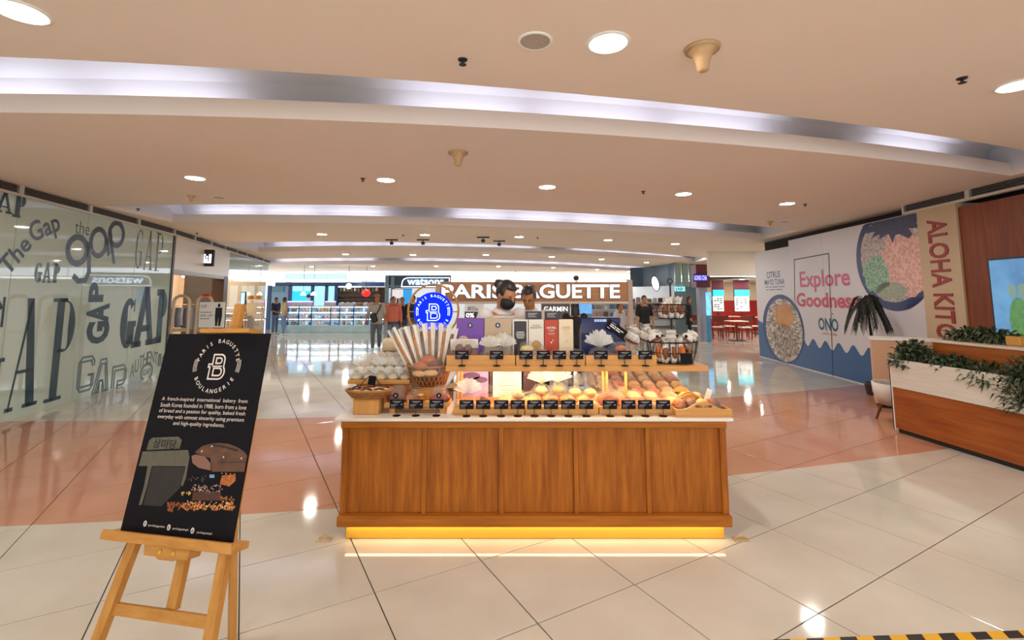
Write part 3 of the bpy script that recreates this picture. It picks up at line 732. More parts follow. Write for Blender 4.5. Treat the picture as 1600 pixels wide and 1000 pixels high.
# ---- right side: printed hoarding, name panel, timber wall
RA = Vector((6.83, 13.3, 0)); RB = Vector((6.6, 8.87, 0)); ru = (RB - RA).normalized()
HW = Frame(RA, ru)                                 # s runs towards the viewer, n faces the corridor
sK = HW.hit(1236, 450)[0]; sP = HW.hit(1443, 400)[0]; sT = HW.hit(1506, 400)[0]
white_b = mat('hoarding_white', 'd6d0d2', .3)
wr = MB(); fbox(wr, HW, 0, 12, 0, H, -.4, -.3); wall_right = struct(wr.build('wall_right', mat('void_dark', '2a2320', .8)))  # dark wall colour stands in for the shade of the void above the hoarding
hb = thing('printed_hoarding', 'tall white printed hoarding with food bowls and pink lettering along the right', 'hoarding', tuple(HW.o), 0)
HF = HW.inv(hb)
fbox(MB(), HF, 0, sK, 0, 2.86, -.3, 0).build('panel', white_b, hb)
ssm = [sK, sK + 1.35, sK + 2.7, sK + 4.05]
ssm = [s_ for s_ in ssm if s_ < sP - .3] + [sP]
for a, b in zip(ssm[:-1], ssm[1:]): fbox(MB(), HF, a + .003, b - .003, 0, 3.0, -.3, 0).build('panel', white_b, hb)
def hpx(x0, y0, x1, y1): return px_box(HW, x0, y0, x1, y1)
navy = mat('print_navy', '223d74', .35); pink = mat('print_pink', 'cf4a78', .35); rose = mat('print_rose', 'c8405e', .35); teal = mat('print_teal', '1f4f73', .35); pblue = mat('print_blue', '1e5287', .3)
lettering(hb, 'navy_heading', lambda mb: [text(mb, HF, 'CITRUS', *(lambda b: (b[0], b[1], b[2], b[3]))(hpx(1198, 424, 1219, 434)), .003, .012), text(mb, HF, 'MAYO TUNA', *hpx(1195, 436, 1226, 445), .003, .012),
    [ribbon(mb, HF, [HW.hit(x_, y_), HW.hit(x_ + w_, y_ - .3)], .018, .003) for x_, y_, w_ in ((1196, 449, 5), (1202, 448.7, 4), (1207, 448.4, 9), (1217, 448, 9), (1197, 453, 4), (1202, 452.8, 10), (1213, 452.4, 10))]], navy)
lettering(hb, 'pink_heading', lambda mb: text(mb, HF, 'Explore', *hpx(1250, 421, 1328, 456), .003, .018), pink)
lettering(hb, 'rose_heading', lambda mb: text(mb, HF, 'Goodness', *hpx(1245, 457, 1342, 481), .003, .03), rose)
lettering(hb, 'logo_lettering', lambda mb: [text(mb, HF, 'ONO', *hpx(1279, 497, 1310, 517), .003, .03), poly(mb, HF, [HW.hit(1299.5, 488.5), HW.hit(1302.5, 490.5), HW.hit(1300.5, 492)], .003)], teal)
lettering(hb, 'small_caption', lambda mb: text(mb, HF, 'ALOHA KITCHEN', *hpx(1285, 520, 1308, 524), .003, .01), mat('print_coral', 'c9806e', .4))
def wave(mb):
    s0, s1 = HW.hit(1250, 540)[0], sP - .02; pts = []
    N_ = 70
    for i in range(N_ + 1):
        s_ = s0 + (s1 - s0) * i / N_; pts.append((s_, .62 + .09 * math.sin(i * .75)))
    for i in range(N_): poly(mb, HF, [(pts[i][0], .02), (pts[i + 1][0], .02), pts[i + 1], pts[i]], .003)
    poly(mb, HF, [(0.01, .02), (HW.hit(1250, 540)[0], .02), (HW.hit(1250, 540)[0], .5), (.01, 1.0)], .003)
lettering(hb, 'blue_wave', wave, pblue)
# printed bowls (flat print)
def bowl_a(mb):
    s, t = HW.hit(1394, 402); rx = (HW.hit(1456, 402)[0] - HW.hit(1333, 402)[0]) / 2; ry = (HW.hit(1394, 318)[1] - HW.hit(1394, 486)[1]) / 2
    n = 56; top = 2.99; P_ = []
    for i in range(n):
        a = 2 * PI * i / n; x, y = s + rx * math.cos(a), t + ry * math.sin(a)
        P_.append((min(x, sP - .004), min(y, top)))
    poly(mb, HF, P_, .004)
    return s, t, rx, ry
bowl_rim = mat('bowl_print_navy', '2b2f5e', .3)
mb = MB(); bs, bt, brx, bry = bowl_a(mb); mb.build('bowl_print', bowl_rim, hb)
def blob(c, rx, ry, d, m, name, seed, wob=.12):
    mb = MB(); rr = random.Random(seed); P_ = []
    for i in range(36):
        a = 2 * PI * i / 36; k = 1 + rr.uniform(-wob, wob); P_.append((min(c[0] + rx * k * math.cos(a), sP - .004), min(c[1] + ry * k * math.sin(a), 2.985)))
    poly(mb, HF, P_, d); mb.build(name, m, hb)
rice = mat('print_rice', 'cdbfb8', .4, c2='94857f', scale=22, tex='voronoi'); salm = mat('print_salmon', 'c98f84', .4, c2='e3b7a4', scale=18, tex='voronoi'); grn = mat('print_green', '4d8f7a', .4, c2='a8bf9a', scale=26, tex='voronoi'); nori = mat('print_nori', '20233f', .4, c2='4a4a6a', scale=30)
blob((bs, bt), brx * .86, bry * .84, .005, rice, 'rice_print', 2, .02)
blob((bs + brx * .28, bt - bry * .1), brx * .55, bry * .62, .006, salm, 'salmon_print', 3)
blob((bs - brx * .45, bt - bry * .3), brx * .36, bry * .36, .007, grn, 'greens_print', 4)
blob((bs - brx * .1, bt - bry * .62), brx * .4, bry * .16, .007, mat('print_mixed', 'b9a58a', .4, c2='7fa08a', scale=26, tex='voronoi'), 'mixed_print', 6)
blob((bs + brx * .05, bt + bry * .66), brx * .62, bry * .32, .008, nori, 'seaweed_print', 5, .3)
s, t = HW.hit(1222, 514); rx = (HW.hit(1253, 514)[0] - HW.hit(1190, 514)[0]) / 2; ry = (HW.hit(1222, 460)[1] - HW.hit(1222, 568)[1]) / 2
def disc(c, rx, ry, d, m, name, wob=0, seed=1):
    mb = MB(); rr = random.Random(seed); P_ = []
    for i in range(40):
        a = 2 * PI * i / 40; k = 1 + rr.uniform(-wob, wob); P_.append((max(.004, c[0] + rx * k * math.cos(a)), max(.012, c[1] + ry * k * math.sin(a))))
    poly(mb, HF, P_, d); mb.build(name, m, hb)
disc((s, t), rx, ry, .005, navy, 'bowl_print'); disc((s + .05, t - .02), rx * .88, ry * .9, .006, mat('print_shreds', '6f5f55', .4, c2='d8ccc0', scale=7, stretch=(1, 1, 3), contrast=.1), 'shreds_print')
disc((s + rx * .15, t + ry * .4), rx * .45, ry * .36, .007, mat('print_tuna', 'd79a5e', .4, c2='b87a45', scale=6), 'tuna_print', .1, 4)
disc((s + rx * .1, t - ry * .35), rx * .55, ry * .5, .007, mat('print_dark_shreds', '43332c', .4, c2='cfc0b0', scale=11, stretch=(1, 2.5, 1), contrast=.08), 'shreds_print', .12, 8)
dl = MB(); fr = HF
P4 = [HW.hit(*p) for p in ((1241, 406), (1295, 396), (1299, 470))]
ribbon(dl, HF, [HW.hit(1242, 470), P4[0], P4[1], HW.hit(1302, 590)], .02, .004); dl.build('door_outline', mat('gap_dark', '2a2428', .6), hb)
# name panel
np_o = thing('name_panel', 'beige vertical panel with brick red capital letters beside the hoarding', 'sign', tuple(HW.p(sP, 0)), 0)
NF = HW.inv(np_o)
o0 = NF.o.copy(); s0 = 0
NF2 = Frame(HW.p(sP, 0) - Vector(np_o.location), HW.u)
fbox(MB(), NF2, .0, sT - sP, 0, 3.0, -.3, .05).build('panel', mat('panel_beige', 'b99f80', .6, c2='c3aa8b', scale=2), np_o)
lw_ = sT - sP; pm = MB()
text(pm, NF2, 'ALOHA KITCHEN', lw_ * .27, .45, lw_ * .76, 2.82, .052, .018, .012, rot=1)
pm.build('lettering', mat('brick_red', '8e2f2a', .5), np_o)
tw = thing('timber_wall', 'red brown timber wall carrying the screen at the far right', 'wall panel', tuple(HW.p(sT, 0)), 0)
TF = Frame((0, 0, 0), HW.u)
rwood = wood('red_timber', '6c2e0e', '8a4518', 'z', .4, 3)
for i in range(4): fbox(MB(), TF, i * 1.2 + .002, (i + 1) * 1.2 - .002, 0, 2.93, -.3, .02).build('board', rwood, tw)
for i in range(5): vent(Frame(HW.p(sP - .3, 0, .02), HW.u), i * 1.2, i * 1.2 + 1.2, '%s linear air vent from the hoarding above the timber wall' % ORD[i], 'vents over the timber wall')
# screen
s0 = HW.hit(1560, 470)[0]; zt = HW.hit(1562, 404)[1]; zb = HW.hit(1580, 552)[1]
sc = thing('advert_screen', 'large blue advertising screen with a green leafy picture at the right edge', 'screen', tuple(HW.p(s0, 0, .03)), 0)
SF = Frame((0, 0, 0), HW.u)
fbox(MB(), SF, 0, .78, zb, zt, 0, .06).build('bezel', mat('bezel_black', '1a1a1c', .4), sc)
fbox(MB(), SF, .025, .755, zb + .025, zt - .025, .06, .064).build('display', mat('screen_sky', (.05, .17, .40), .3, emit=.55, c2=(.16, .42, .70), scale=1.4), sc)
pm = MB(); ellipse(pm, SF, (.36, zb + .42), .13, .3, .066); ellipse(pm, SF, (.40, zb + .3), .16, .2, .067)
pm.build('leaf_print', mat('screen_green', (.05, .22, .07), .3, emit=.4, c2=(.16, .36, .12), scale=12), sc)
pm = MB(); ellipse(pm, SF, (.3, zb + .80), .05, .09, .066, wob=.2); ellipse(pm, SF, (.42, zb + .8), .05, .1, .066, wob=.2); pm.build('crown_print', mat('screen_pale', (.22, .36, .30), emit=.4), sc)

# ---- planter bar in front of the timber wall
pA = Vector((4.70, 6.0, 0)); pB = Vector((4.83, 4.64, 0)); pu = (pB - pA).normalized()
PF_ = Frame(pA, pu)
pl = thing('planter_bar', 'orange timber planter bar with a white band at the right', 'planter', tuple(pA), math.atan2(pu.y, pu.x))
# local: x along the bar towards the viewer, -y is the corridor side
owood = wood('orange_timber', '823c14', 'a9602a', 'x', .35, 2.6); wwood = wood('whitewashed_board', 'cfc6b8', 'ddd5c8', 'x', .5, 5)
MB().box(.02, 3.2, .02, .42, 0, .05).build('kick_base', ventm, pl)
MB().rbox(.0, 3.2, 0, .03, .05, .535, .003).build('timber_board', owood, pl)
MB().rbox(.0, 3.2, -.006, .03, .54, .88, .003).build('white_board', wwood, pl)
MB().rbox(-.012, .0, -.006, .45, .03, .88, .002).build('end_edge', mat('edge_white', 'e8e2da', .4), pl)
MB().box(-.03, -.012, 0, .45, .03, .87).build('end_trim', ventm, pl)
MB().box(.0, 3.2, .03, .36, .70, .76).build('soil', mat('soil', '2a1d14', .9, c2='3c2a1c', scale=40), pl)
MB().rbox(.22, 3.2, .36, .40, .05, 1.1, .003).build('back_board', owood, pl)
MB().rbox(.20, 3.2, .35, .9, 1.1, 1.125, .003).build('bar_top', mat('top_cream', 'd8c9b4', .4), pl)
MB().rbox(.24, .28, .4, .88, .0, 1.1, .003).build('end_panel', owood, pl)
q = PF_.p(.95, 0, -.62); tag(MB().rbox(-.1, .1, -.07, .07, 0, .1, .01).build('yellow_box', mat('mustard_box', 'c08a3e', .5), None, loc=(q.x, q.y, 1.126), rz=.1), 'small mustard box standing on the bar top behind the leaves', 'box')
leafm = [mat('leaf_dark', '17260f', .6), mat('leaf_mid', '26391a', .6), mat('leaf_olive', '43522a', .6)]
def leaf(mb, p, d, L_, w, droop=.3):
    d = Vector(d).normalized(); sd = d.cross(Vector((0, 0, 1)))
    if sd.length < .01: sd = Vector((1, 0, 0))
    sd.normalize(); a = Vector(p); m_ = a + d * L_ * .5; e = a + d * L_ - Vector((0, 0, L_ * droop))
    mb.add([a, m_ + sd * w, e, m_ - sd * w, m_ + Vector((0, 0, w * .5))], [(0, 4, 1), (0, 3, 4), (1, 4, 2), (4, 3, 2)])
def bush(label, x, y, z, rx, ry, rz_, n, L_=.09, w=.022, trail=0, seed=1, cat='plant', name='leafy_plant'):
    rr = random.Random(seed); M_ = Matrix.Translation(pl.location) @ Matrix.Rotation(pl.rotation_euler.z, 4, 'Z')
    q = M_ @ Vector((x, y, z)); t = thing(name, label, cat, tuple(q), pl.rotation_euler.z, 'planter greenery')
    for k in range(3):
        mb = MB()
        for i in range(n // 3):
            a, b = rr.uniform(0, 2 * PI), math.acos(rr.uniform(-.2, 1)); r_ = rr.uniform(.35, 1)
            v = Vector((math.cos(a) * math.sin(b), math.sin(a) * math.sin(b), math.cos(b)))
            p = Vector((v.x * rx * r_, v.y * ry * r_, v.z * rz_ * r_))
            if trail and rr.random() < .5 and p.y < .05: p.z -= rr.uniform(0, trail); p.y = min(p.y, -ry * .8) - .02
            leaf(mb, p, v + Vector((rr.uniform(-.5, .5), rr.uniform(-.5, .5), rr.uniform(-.3, .3))), L_ * rr.uniform(.6, 1.2), w, rr.uniform(.1, .8))
        mb.build('foliage', leafm[k], t)
    st = MB()
    for i in range(6): st.tube([(rr.uniform(-.03, .03), rr.uniform(-.03, .03), -.12), (rr.uniform(-rx, rx) * .5, rr.uniform(-ry, ry) * .5, rz_ * .5)], .004, 4)
    st.build('stems', leafm[0], t)
bush('dense dark green bush at the far corner of the planter', .12, .2, .86, .2, .22, .24, 620, seed=2)
bush('low spreading bush along the planter behind the white board', .55, .19, .84, .36, .16, .13, 700, seed=3)
bush('low straggling leaves beside the back board of the planter', 1.0, .16, .84, .2, .14, .12, 300, .09, .012, .1, seed=4)
bush('broad trailing fern hanging over the white board at the right edge', 1.55, .07, .90, .30, .18, .17, 1300, .10, .011, .34, seed=5, name='trailing_fern')
bush('bushy leaves on the bar top in front of the name panel', .55, .65, 1.17, .42, .14, .1, 420, .1, .018, seed=6)

# ---- peach counter box, tub chair, palm
a = aty(1360, 528, 7.3)
t = thing('peach_counter', 'peach coloured plain counter block behind the planter corner', 'counter', (a.x, 7.3, 0), -math.atan2(a.x, 7.3) + .03)
MB().rbox(0, .85, 0, .5, .06, a.z - .03, .006).build('body', mat('peach_laminate', 'd9b08c', .4), t); MB().rbox(-.01, .87, -.01, .52, a.z - .03, a.z, .004).build('top', RIM, t); MB().box(.03, .82, .03, .47, 0, .06).build('kick', ventm, t)
q = atz(1374, 667)
t = thing('tub_chair', 'white tub chair with wooden legs half hidden by the planter corner', 'chair', (q.x + .50, q.y + .24, 0), .2)
sh = MB(); prof = []
vs = []; n = 22
for i in range(n):
    a_ = PI * .05 + PI * 1.9 * i / (n - 1) - PI / 2 - PI * .0; 
    hz = .62 - .0 * i
    for r_, z in ((.24, .22), (.30, .36), (.31, .50 + .0), (.285, .50), (.27, .36), (.21, .25)): vs.append((r_ * math.cos(a_), r_ * math.sin(a_), z))
sh.add(vs, [(i * 6 + j, i * 6 + (j + 1) % 6, (i + 1) * 6 + (j + 1) % 6, (i + 1) * 6 + j) for i in range(n - 1) for j in range(6)] + [(5, 4, 3, 2, 1, 0), tuple((n - 1) * 6 + j for j in range(6))])
sh.build('shell', mat('chair_white', 'd8cfc6', .4), t, True)
MB().lathe([(.2, .24), (.26, .28), (.26, .34), (.22, .36)], 20).build('seat_cushion', mat('cushion_dark', '2b2624', .7), t, True)
for sx in (-1, 1):
    for sy in (-1, 1): MB().tube([(sx * .14, sy * .14, .25), (sx * .2, sy * .2, 0)], [.022, .014], 8).build('leg', wood('chair_leg_wood', '6b3a1e', '7d4826', 'z'), t)
q = atz(1367, 617)
pt = aty(1352, 462, q.y); PZ = pt.z
t = thing('artificial_palm', 'tall dark artificial palm standing against the hoarding', 'plant', (q.x, q.y, 0))
MB().lathe([(.11, 0), (.14, .18), (.13, .20), (.1, .18)], 16).build('pot', mat('pot_dark', '33261f', .6), t)
tx = pt.x - q.x
MB().tube([(0, 0, .16), (.02, 0, .8), (tx, -.02, PZ - .1)], [.022, .018, .012], 8).build('trunk', mat('palm_trunk', '2a2118', .8), t)
MB().tube([(.03, 0, .16), (.07, .02, .7), (tx + .04, .03, PZ - .2)], [.018, .015, .01], 8).build('trunk', mat('palm_trunk'), t)
fm = mat('palm_leaf', '1c2118', .6); rr = random.Random(5)
for i in range(16):
    a_ = 2 * PI * i / 16 + rr.uniform(-.2, .2); L_ = rr.uniform(.24, .36); up = rr.uniform(.02, .22); mb = MB(); pts = []
    for k in range(9):
        u_ = k / 8; pts.append(Vector((tx + math.cos(a_) * L_ * u_, -.02 + math.sin(a_) * L_ * u_ * .8, PZ - .1 + up * math.sin(u_ * PI * .9) - .40 * u_ ** 2.0)))
    mb.tube(pts, .005, 4)
    for k in range(1, 9):
        for sgn in (-1, 1):
            d_ = (pts[k] - pts[k - 1]).normalized(); sd = Vector((-math.sin(a_), math.cos(a_), 0)) * sgn
            leaf(mb, pts[k], d_ * .8 + sd * .6 + Vector((0, 0, -.7)), .16, .012, .35)
            leaf(mb, (pts[k] + pts[k - 1]) / 2, d_ * .8 + sd * .6 + Vector((0, 0, -.7)), .16, .012, .35)
    mb.build('frond', fm, t)

# ================================================================== FAR SHOPS
def rect(x0, y0, x1, y1, Y):
    a = aty(x0, y0, Y); b = aty(x1, y1, Y); c = aty(x0, y1, Y)
    return min(a.x, b.x), max(a.x, b.x), min(a.z, b.z), max(a.z, b.z)
def slab(x0, y0, x1, y1, Y, th, name, m, parent=None, origin=(0, 0, 0), floor=False):
    X0, X1, Z0, Z1 = rect(x0, y0, x1, y1, Y)
    if floor: Z0 = 0
    ox, oy, oz = origin
    return MB().box(X0 - ox, X1 - ox, Y - oy, Y + th - oy, Z0 - oz, Z1 - oz).build(name, m, parent)
def root_at(name, label, cat, px, Y, group=None):
    X = aty(px, 463, Y).x
    return thing(name, label, cat, (X, Y, 0), 0, group), (X, Y, 0)
# outer back of the hall: upper storey edge with a glass balustrade, daylight over it
up = MB().box(-24, 16, 47, 48, 0, 1.9).build('wall_far', mat('far_white', 'dfe6ea', .5)); struct(up)
t, o = root_at('glass_balustrade', 'pale glass balustrade of the upper storey seen over the cake stall', 'balustrade', 450, 36)
for i in range(3): slab(446 + i * 32, 427.5, 476 + i * 32, 436, 36, .04, 'pane', mat('balustrade_pane', '8fbcc4', .1), t, o)
for i in range(4): slab(444 + i * 32, 427, 446.5 + i * 32, 437, 35.98, .06, 'post', mat('steel'), t, o)
slab(440, 436, 545, 440, 36, .5, 'floor_edge', mat('far_white'), t, o)
for x in (446, 540): slab(x, 440, x + 4, 500, 36.1, .3, 'column', mat('far_white'), t, o, True)
# --- cake stall at the far left
blue_f = mat('stall_blue', '1f3f6d', .4); cyan_w = mat('cyan_lightbox', (.02, .48, .85), emit=1.0); pale_w = mat('pale_lightbox', (.35, .72, .92), emit=.8)
t, o = root_at('stall_wall', 'blue framed wall of lit cyan panels behind the cake stall', 'wall', 440, 24)
slab(430, 441, 600, 447, 24, .2, 'top_beam', blue_f, t, o)
for x in (418, 451, 486, 508, 523): slab(x, 446, x + 2.2, 512, 24, .1, 'post', blue_f, t, o, True)
slab(453, 455, 486, 512, 24.04, .05, 'lit_panel', cyan_w, t, o, True); slab(453, 447, 486, 455, 24.04, .05, 'pane', pale_w, t, o)
slab(488, 447, 508, 512, 24.04, .05, 'pane', pale_w, t, o, True); slab(510, 447, 523, 512, 24.04, .05, 'pane', pale_w, t, o, True)
slab(420, 447, 451, 512, 24.04, .05, 'pane', mat('dim_blue_pane', '6a8fae', .2), t, o, True)
slab(425, 448, 443, 456, 23.98, .05, 'picture', mat('dim_teal', '4d7c8a', .3), t, o)
pm = MB(); fr = Frame((aty(482, 465, 24).x - o[0], .035, aty(482, 465, 24).z), (1, 0, 0)); ellipse(pm, fr, (0, .0), .11, .13); poly(pm, fr, [(-.2, -.45), (.2, -.45), (.15, -.16), (-.15, -.16)]); pm.build('portrait_print', mat('portrait_white', 'cfe3ee', .5), t)
pm = MB(); ellipse(pm, fr, (0, .08), .13, .09, .003); pm.build('portrait_hair', mat('portrait_dark', '1c3550', .5), t)
# timber back of the stall
t, o = root_at('shelf_wall', 'brown timber shelf wall with jars behind the cake stall', 'shelf', 525, 24.3)
bw = wood('stall_timber', '4f4038', '64534a', 'z')
slab(523, 449, 600, 500, 24.3, .1, 'back_board', bw, t, o, True)
for y in (455, 462, 468): slab(524, y, 598, y + 1.2, 24.1, .25, 'shelf_board', bw, t, o)
jm = [mat('jar_amber', '8c6a45', .3), mat('jar_green', '5c7f62', .3), mat('jar_white', 'c9c4bd', .3)]
for i in range(12):
    q = aty(527 + i * 5.6, 455, 24.15)
    tag(MB().lathe([(.07, 0), (.075, .12), (.05, .15), (.05, .19)], 10).build('jar', jm[i % 3], None, True, (q.x, q.y, q.z)), '%s small jar from the left on the timber shelf of the stall' % ORD[i], 'jar', 'jars on the stall shelf')
q = aty(572, 458, 23.4); t = thing('paper_lantern', 'round red lantern hanging over the cake stall', 'lantern', (q.x, q.y, q.z))
MB().ball((0, 0, 0), .2, .2, .19, 16, 10).build('globe', mat('lantern_red', (.9, .02, .02), emit=1.2), t, True); MB().tube([(0, 0, .19), (0, 0, H - q.z)], .01, 5).build('cord', dark, t)
q = aty(545, 447, 23.0); t = thing('bare_bulb', 'brilliant bare bulb shining over the cake stall', 'light', (q.x, q.y, q.z))
MB().ball((0, 0, 0), .13).build('bulb', mat('bulb_glow', (1, .93, .85), emit=30), t, True); MB().tube([(0, 0, .1), (0, 0, H - q.z)], .012, 5).build('cord', dark, t)
for i, (px, py) in enumerate([(474, 459), (490, 459)]):
    q = aty(px, py, 23.2); t = thing('pendant_lamp', '%s white pendant lamp over the cake stall' % ('left' if i == 0 else 'right'), 'lamp', (q.x, q.y, q.z), group='stall pendants')
    MB().lathe([(.14, -.08), (.09, .05), (.02, .1)], 12).build('shade', mat('pendant_white', (1, .97, .95), emit=2), t, True); MB().tube([(0, 0, .1), (0, 0, H - q.z)], .01, 5).build('cord', dark, t)
# glass display cases of the stall
case_g = glass_mat('case_glass', (.88, .95, .98), .06); case_b = mat('case_teal', 'a3c3d0', .3, c2='bdd8e0', scale=3)
shelf_w = mat('case_shelf', 'c4cdd4', .4); pk = [mat('pack_pink', 'c98a8c', .6), mat('pack_tan', 'a9805f', .6), mat('pack_white', 'd8d8de', .6), mat('pack_blue', '4f6fae', .6), mat('pack_brown', '6b4a3a', .6)]
cx = [433, 449, 466, 486, 516, 530, 552, 575, 600]; rr = random.Random(11)
for i in range(8):
    t, o = root_at('display_case', '%s glass display case from the left along the cake stall' % ORD[i], 'display case', cx[i], 21.8, 'cake stall cases')
    X0, X1, Z0, Z1 = rect(cx[i] + .4, 478, cx[i + 1] - .4, 521, 21.8); X0 -= o[0]; X1 -= o[0]
    MB().rbox(X0, X1, 0, .6, .0, .34, .01).build('plinth', case_b, t)
    MB().box(X0, X1, .02, .6, Z1 - .03, Z1).build('top', shelf_w, t)
    for z in (.62, .92): MB().box(X0 + .02, X1 - .02, .05, .6, z, z + .02).build('shelf', shelf_w, t)
    MB().box(X0, X1, .58, .6, .34, Z1).build('back', mat('case_back', 'c3d3dc', .4), t)
    for x in (X0, X1 - .03): MB().box(x, x + .03, 0, .03, .34, Z1).build('post', blue_f, t)
    MB().box(X0 + .03, X1 - .03, .005, .012, .34, Z1).build('pane', case_g, t)
    for z_ in (Z1 - .06, .90, .60): MB().box(X0 + .05, X1 - .05, .06, .10, z_ - .005, z_ + .015).build('light_strip', mat('case_light', (.90, .96, 1), emit=16), t)  # strips added below top and shelves to brighten the dim lower goods
    for z, r_ in ((.34, 0), (.64, 1), (.94, 2)):
        n_ = max(2, int((X1 - X0) / .16))
        for j in range(n_):
            x = o[0] + X0 + .08 + (X1 - X0 - .16) * (j + .5) / n_; h_ = rr.uniform(.08, .2)
            k = rr.randrange(5)
            tag(MB().rbox(-.05, .05, -.06, .06, 0, h_, .02).build('cake_box', pk[k], None, loc=(x, 22.05, z + .004 if r_ == 0 else z + .002)), '%s %s cake pack from the left on the %s shelf of the %s stall case' % (ORD[j], ('pink', 'tan', 'white', 'blue', 'brown')[k], ('bottom', 'middle', 'top')[r_], ORD[i]), 'cake', 'packs in the stall cases')
for i, (a, b, m_, lb) in enumerate([(449, 488, 'poster_pale', 'pale'), (508, 524, 'poster_pink', 'pink portrait')]):
    t, o = root_at('counter_poster', '%s advertising board standing on the cake stall cases' % lb, 'poster', a, 22.2)
    slab(a, 472, b, 479, 22.2, .04, 'board', mat(m_, 'c9b0bd' if i else 'b9a7c4', .5, c2='e3d6dc', scale=4), t, o)
    slab(a, 470.5, b, 472, 22.18, .08, 'light_bar', mat('bar_violet', (.5, .45, 1), emit=2), t, o)
for i in range(7):
    q = aty(531 + i * 9.5, 478, 22.0)
    tag(MB().lathe([(.1, 0), (.15, .06), (.13, .16), (.05, .2)], 10, wob=.1, seed=i).build('wrapped_cake', pk[(i * 2) % 5 if i % 2 else 2], None, True, (q.x, q.y + .25, q.z - .03)), '%s wrapped cake from the left on top of the stall cases' % ORD[i], 'cake', 'cakes on the stall top')
# --- pharmacy front with rounded sign
slate = mat('fascia_slate', '3b5366', .4)
t, o = root_at('pharmacy_front', 'slate fascia and posts of the pharmacy behind the bakery sign', 'shopfront', 605, 20.6)
slab(602, 430, 704, 450, 20.75, .2, 'fascia', slate, t, o)
slab(602, 430, 605, 512, 20.6, .15, 'post', mat('post_steel', '7f97a8', .4), t, o, True); slab(611, 432, 614, 512, 20.66, .12, 'post', mat('post_steel'), t, o, True)
slab(603, 446, 640, 448, 20.62, .1, 'rail', mat('post_steel'), t, o)
X0, X1, Z0, Z1 = rect(628, 434, 702, 448, 20.5)
ws = thing('rounded_sign', 'white outlined rounded sign with glowing white lettering on the slate fascia', 'sign', (X0, 20.5, 0))
fr = Frame((0, 0, 0), (1, 0, 0)); w = X1 - X0; h = Z1 - Z0
MB().box(.03, w, .02, .24, Z0, Z1).build('backing', slate, ws)
glow_w = mat('letter_glow', (.85, .93, 1), emit=2.2)
mb = MB(); pts = [(0, Z0), (w, Z0), (w, Z1), (.25, Z1), (.1, Z1 - .05), (.03, Z1 - .14), (0, Z1 - .28)]; ribbon(mb, fr, pts, .04, .0, True); mb.build('outline', glow_w, ws)
mb = MB(); text(mb, fr, 'watsons', w * .12, Z0 + h * .22, w * .88, Z0 + h * .86, .0, .004, .03); mb.build('lettering', mat('sign_letter_glow', (.62, .78, 1), emit=5), ws)
inside = mat('bright_interior', 'd9dde2', .6)
struct(MB().box(-9.2, 16, 29, 29.1, 0, 2.6).build('wall_pharmacy', inside))
t, o = root_at('interior_lightbox', 'long white ceiling light inside the far shops', 'light', 640, 27); X = aty(640, 460, 27).x  # added glowing box that brightens the far shop interiors
MB().box(-2, 16, 0, .5, 2.5, 2.55).build('diffuser', mat('white_glow', (.95, .98, 1), emit=7), t); MB().box(-2, 16, -.03, .53, 2.55, 2.6).build('housing', RIM, t)
for x in (-1, 6, 14): MB().tube([(x, .25, 2.6), (x, .25, H)], .015, 6).build('rod', dark, t)
for i, (a, b, m_, lb) in enumerate([(613, 628, 'poster_white', 'white poster with printed product'), (630, 643, 'poster_azure', 'bright azure poster')]):
    t, o = root_at('window_poster', lb + ' in the pharmacy window', 'poster', a, 20.45)
    slab(a, 452, b, 466 if i == 0 else 475, 20.45, .04, 'board', mat(m_, (.75, .73, .76) if i == 0 else (.02, .35, .85), emit=.6), t, o)
    slab(a - 1, 451, b + 1, 452, 20.45, .05, 'rail', dark, t, o); slab((a + b) / 2 - .3, 466, (a + b) / 2 + .3, 510, 20.48, .02, 'leg', dark, t, o, True)
# shelving rows inside the far shops
for k, (a, b, Y, n) in enumerate([(606, 700, 26.5, 9), (900, 985, 26.5, 8), (986, 1056, 25.5, 8)]):
    t, o = root_at('shop_shelving', '%s white shelving unit with goods inside the bright far shops' % ('left', 'middle', 'right')[k], 'shelving', a, Y)
    X0, X1, Z0, Z1 = rect(a, 474 if k == 0 else 480, b, 512, Y); X0 -= o[0]; X1 -= o[0]
    MB().box(X0, X1, .3, .34, 0, 1.35).build('back', inside, t)
    for z in (.1, .5, .9, 1.3): MB().box(X0, X1, 0, .34, z, z + .03).build('board', RIM, t)
    for x in (X0, X1 - .03): MB().box(x, x + .03, 0, .34, 0, 1.35).build('side', RIM, t)
    for z in (.53, .93, 1.33):
        for j in range(n):
            x = o[0] + X0 + (X1 - X0) * (j + .5) / n; c = rr.randrange(5)
            tag(MB().rbox(-.11, .11, -.08, .08, 0, rr.uniform(.16, .3), .02).build('shelf_carton', pk[c], None, loc=(x, Y + .16, z + .002)), '%s %s carton from the left on the %s board of the %s far shelving' % (ORD[j], ('pink', 'tan', 'white', 'blue', 'brown')[c], {.53: 'lower', .93: 'middle', 1.33: 'top'}[z], ('left', 'middle', 'right')[k]), 'carton', 'goods on the far shelving')
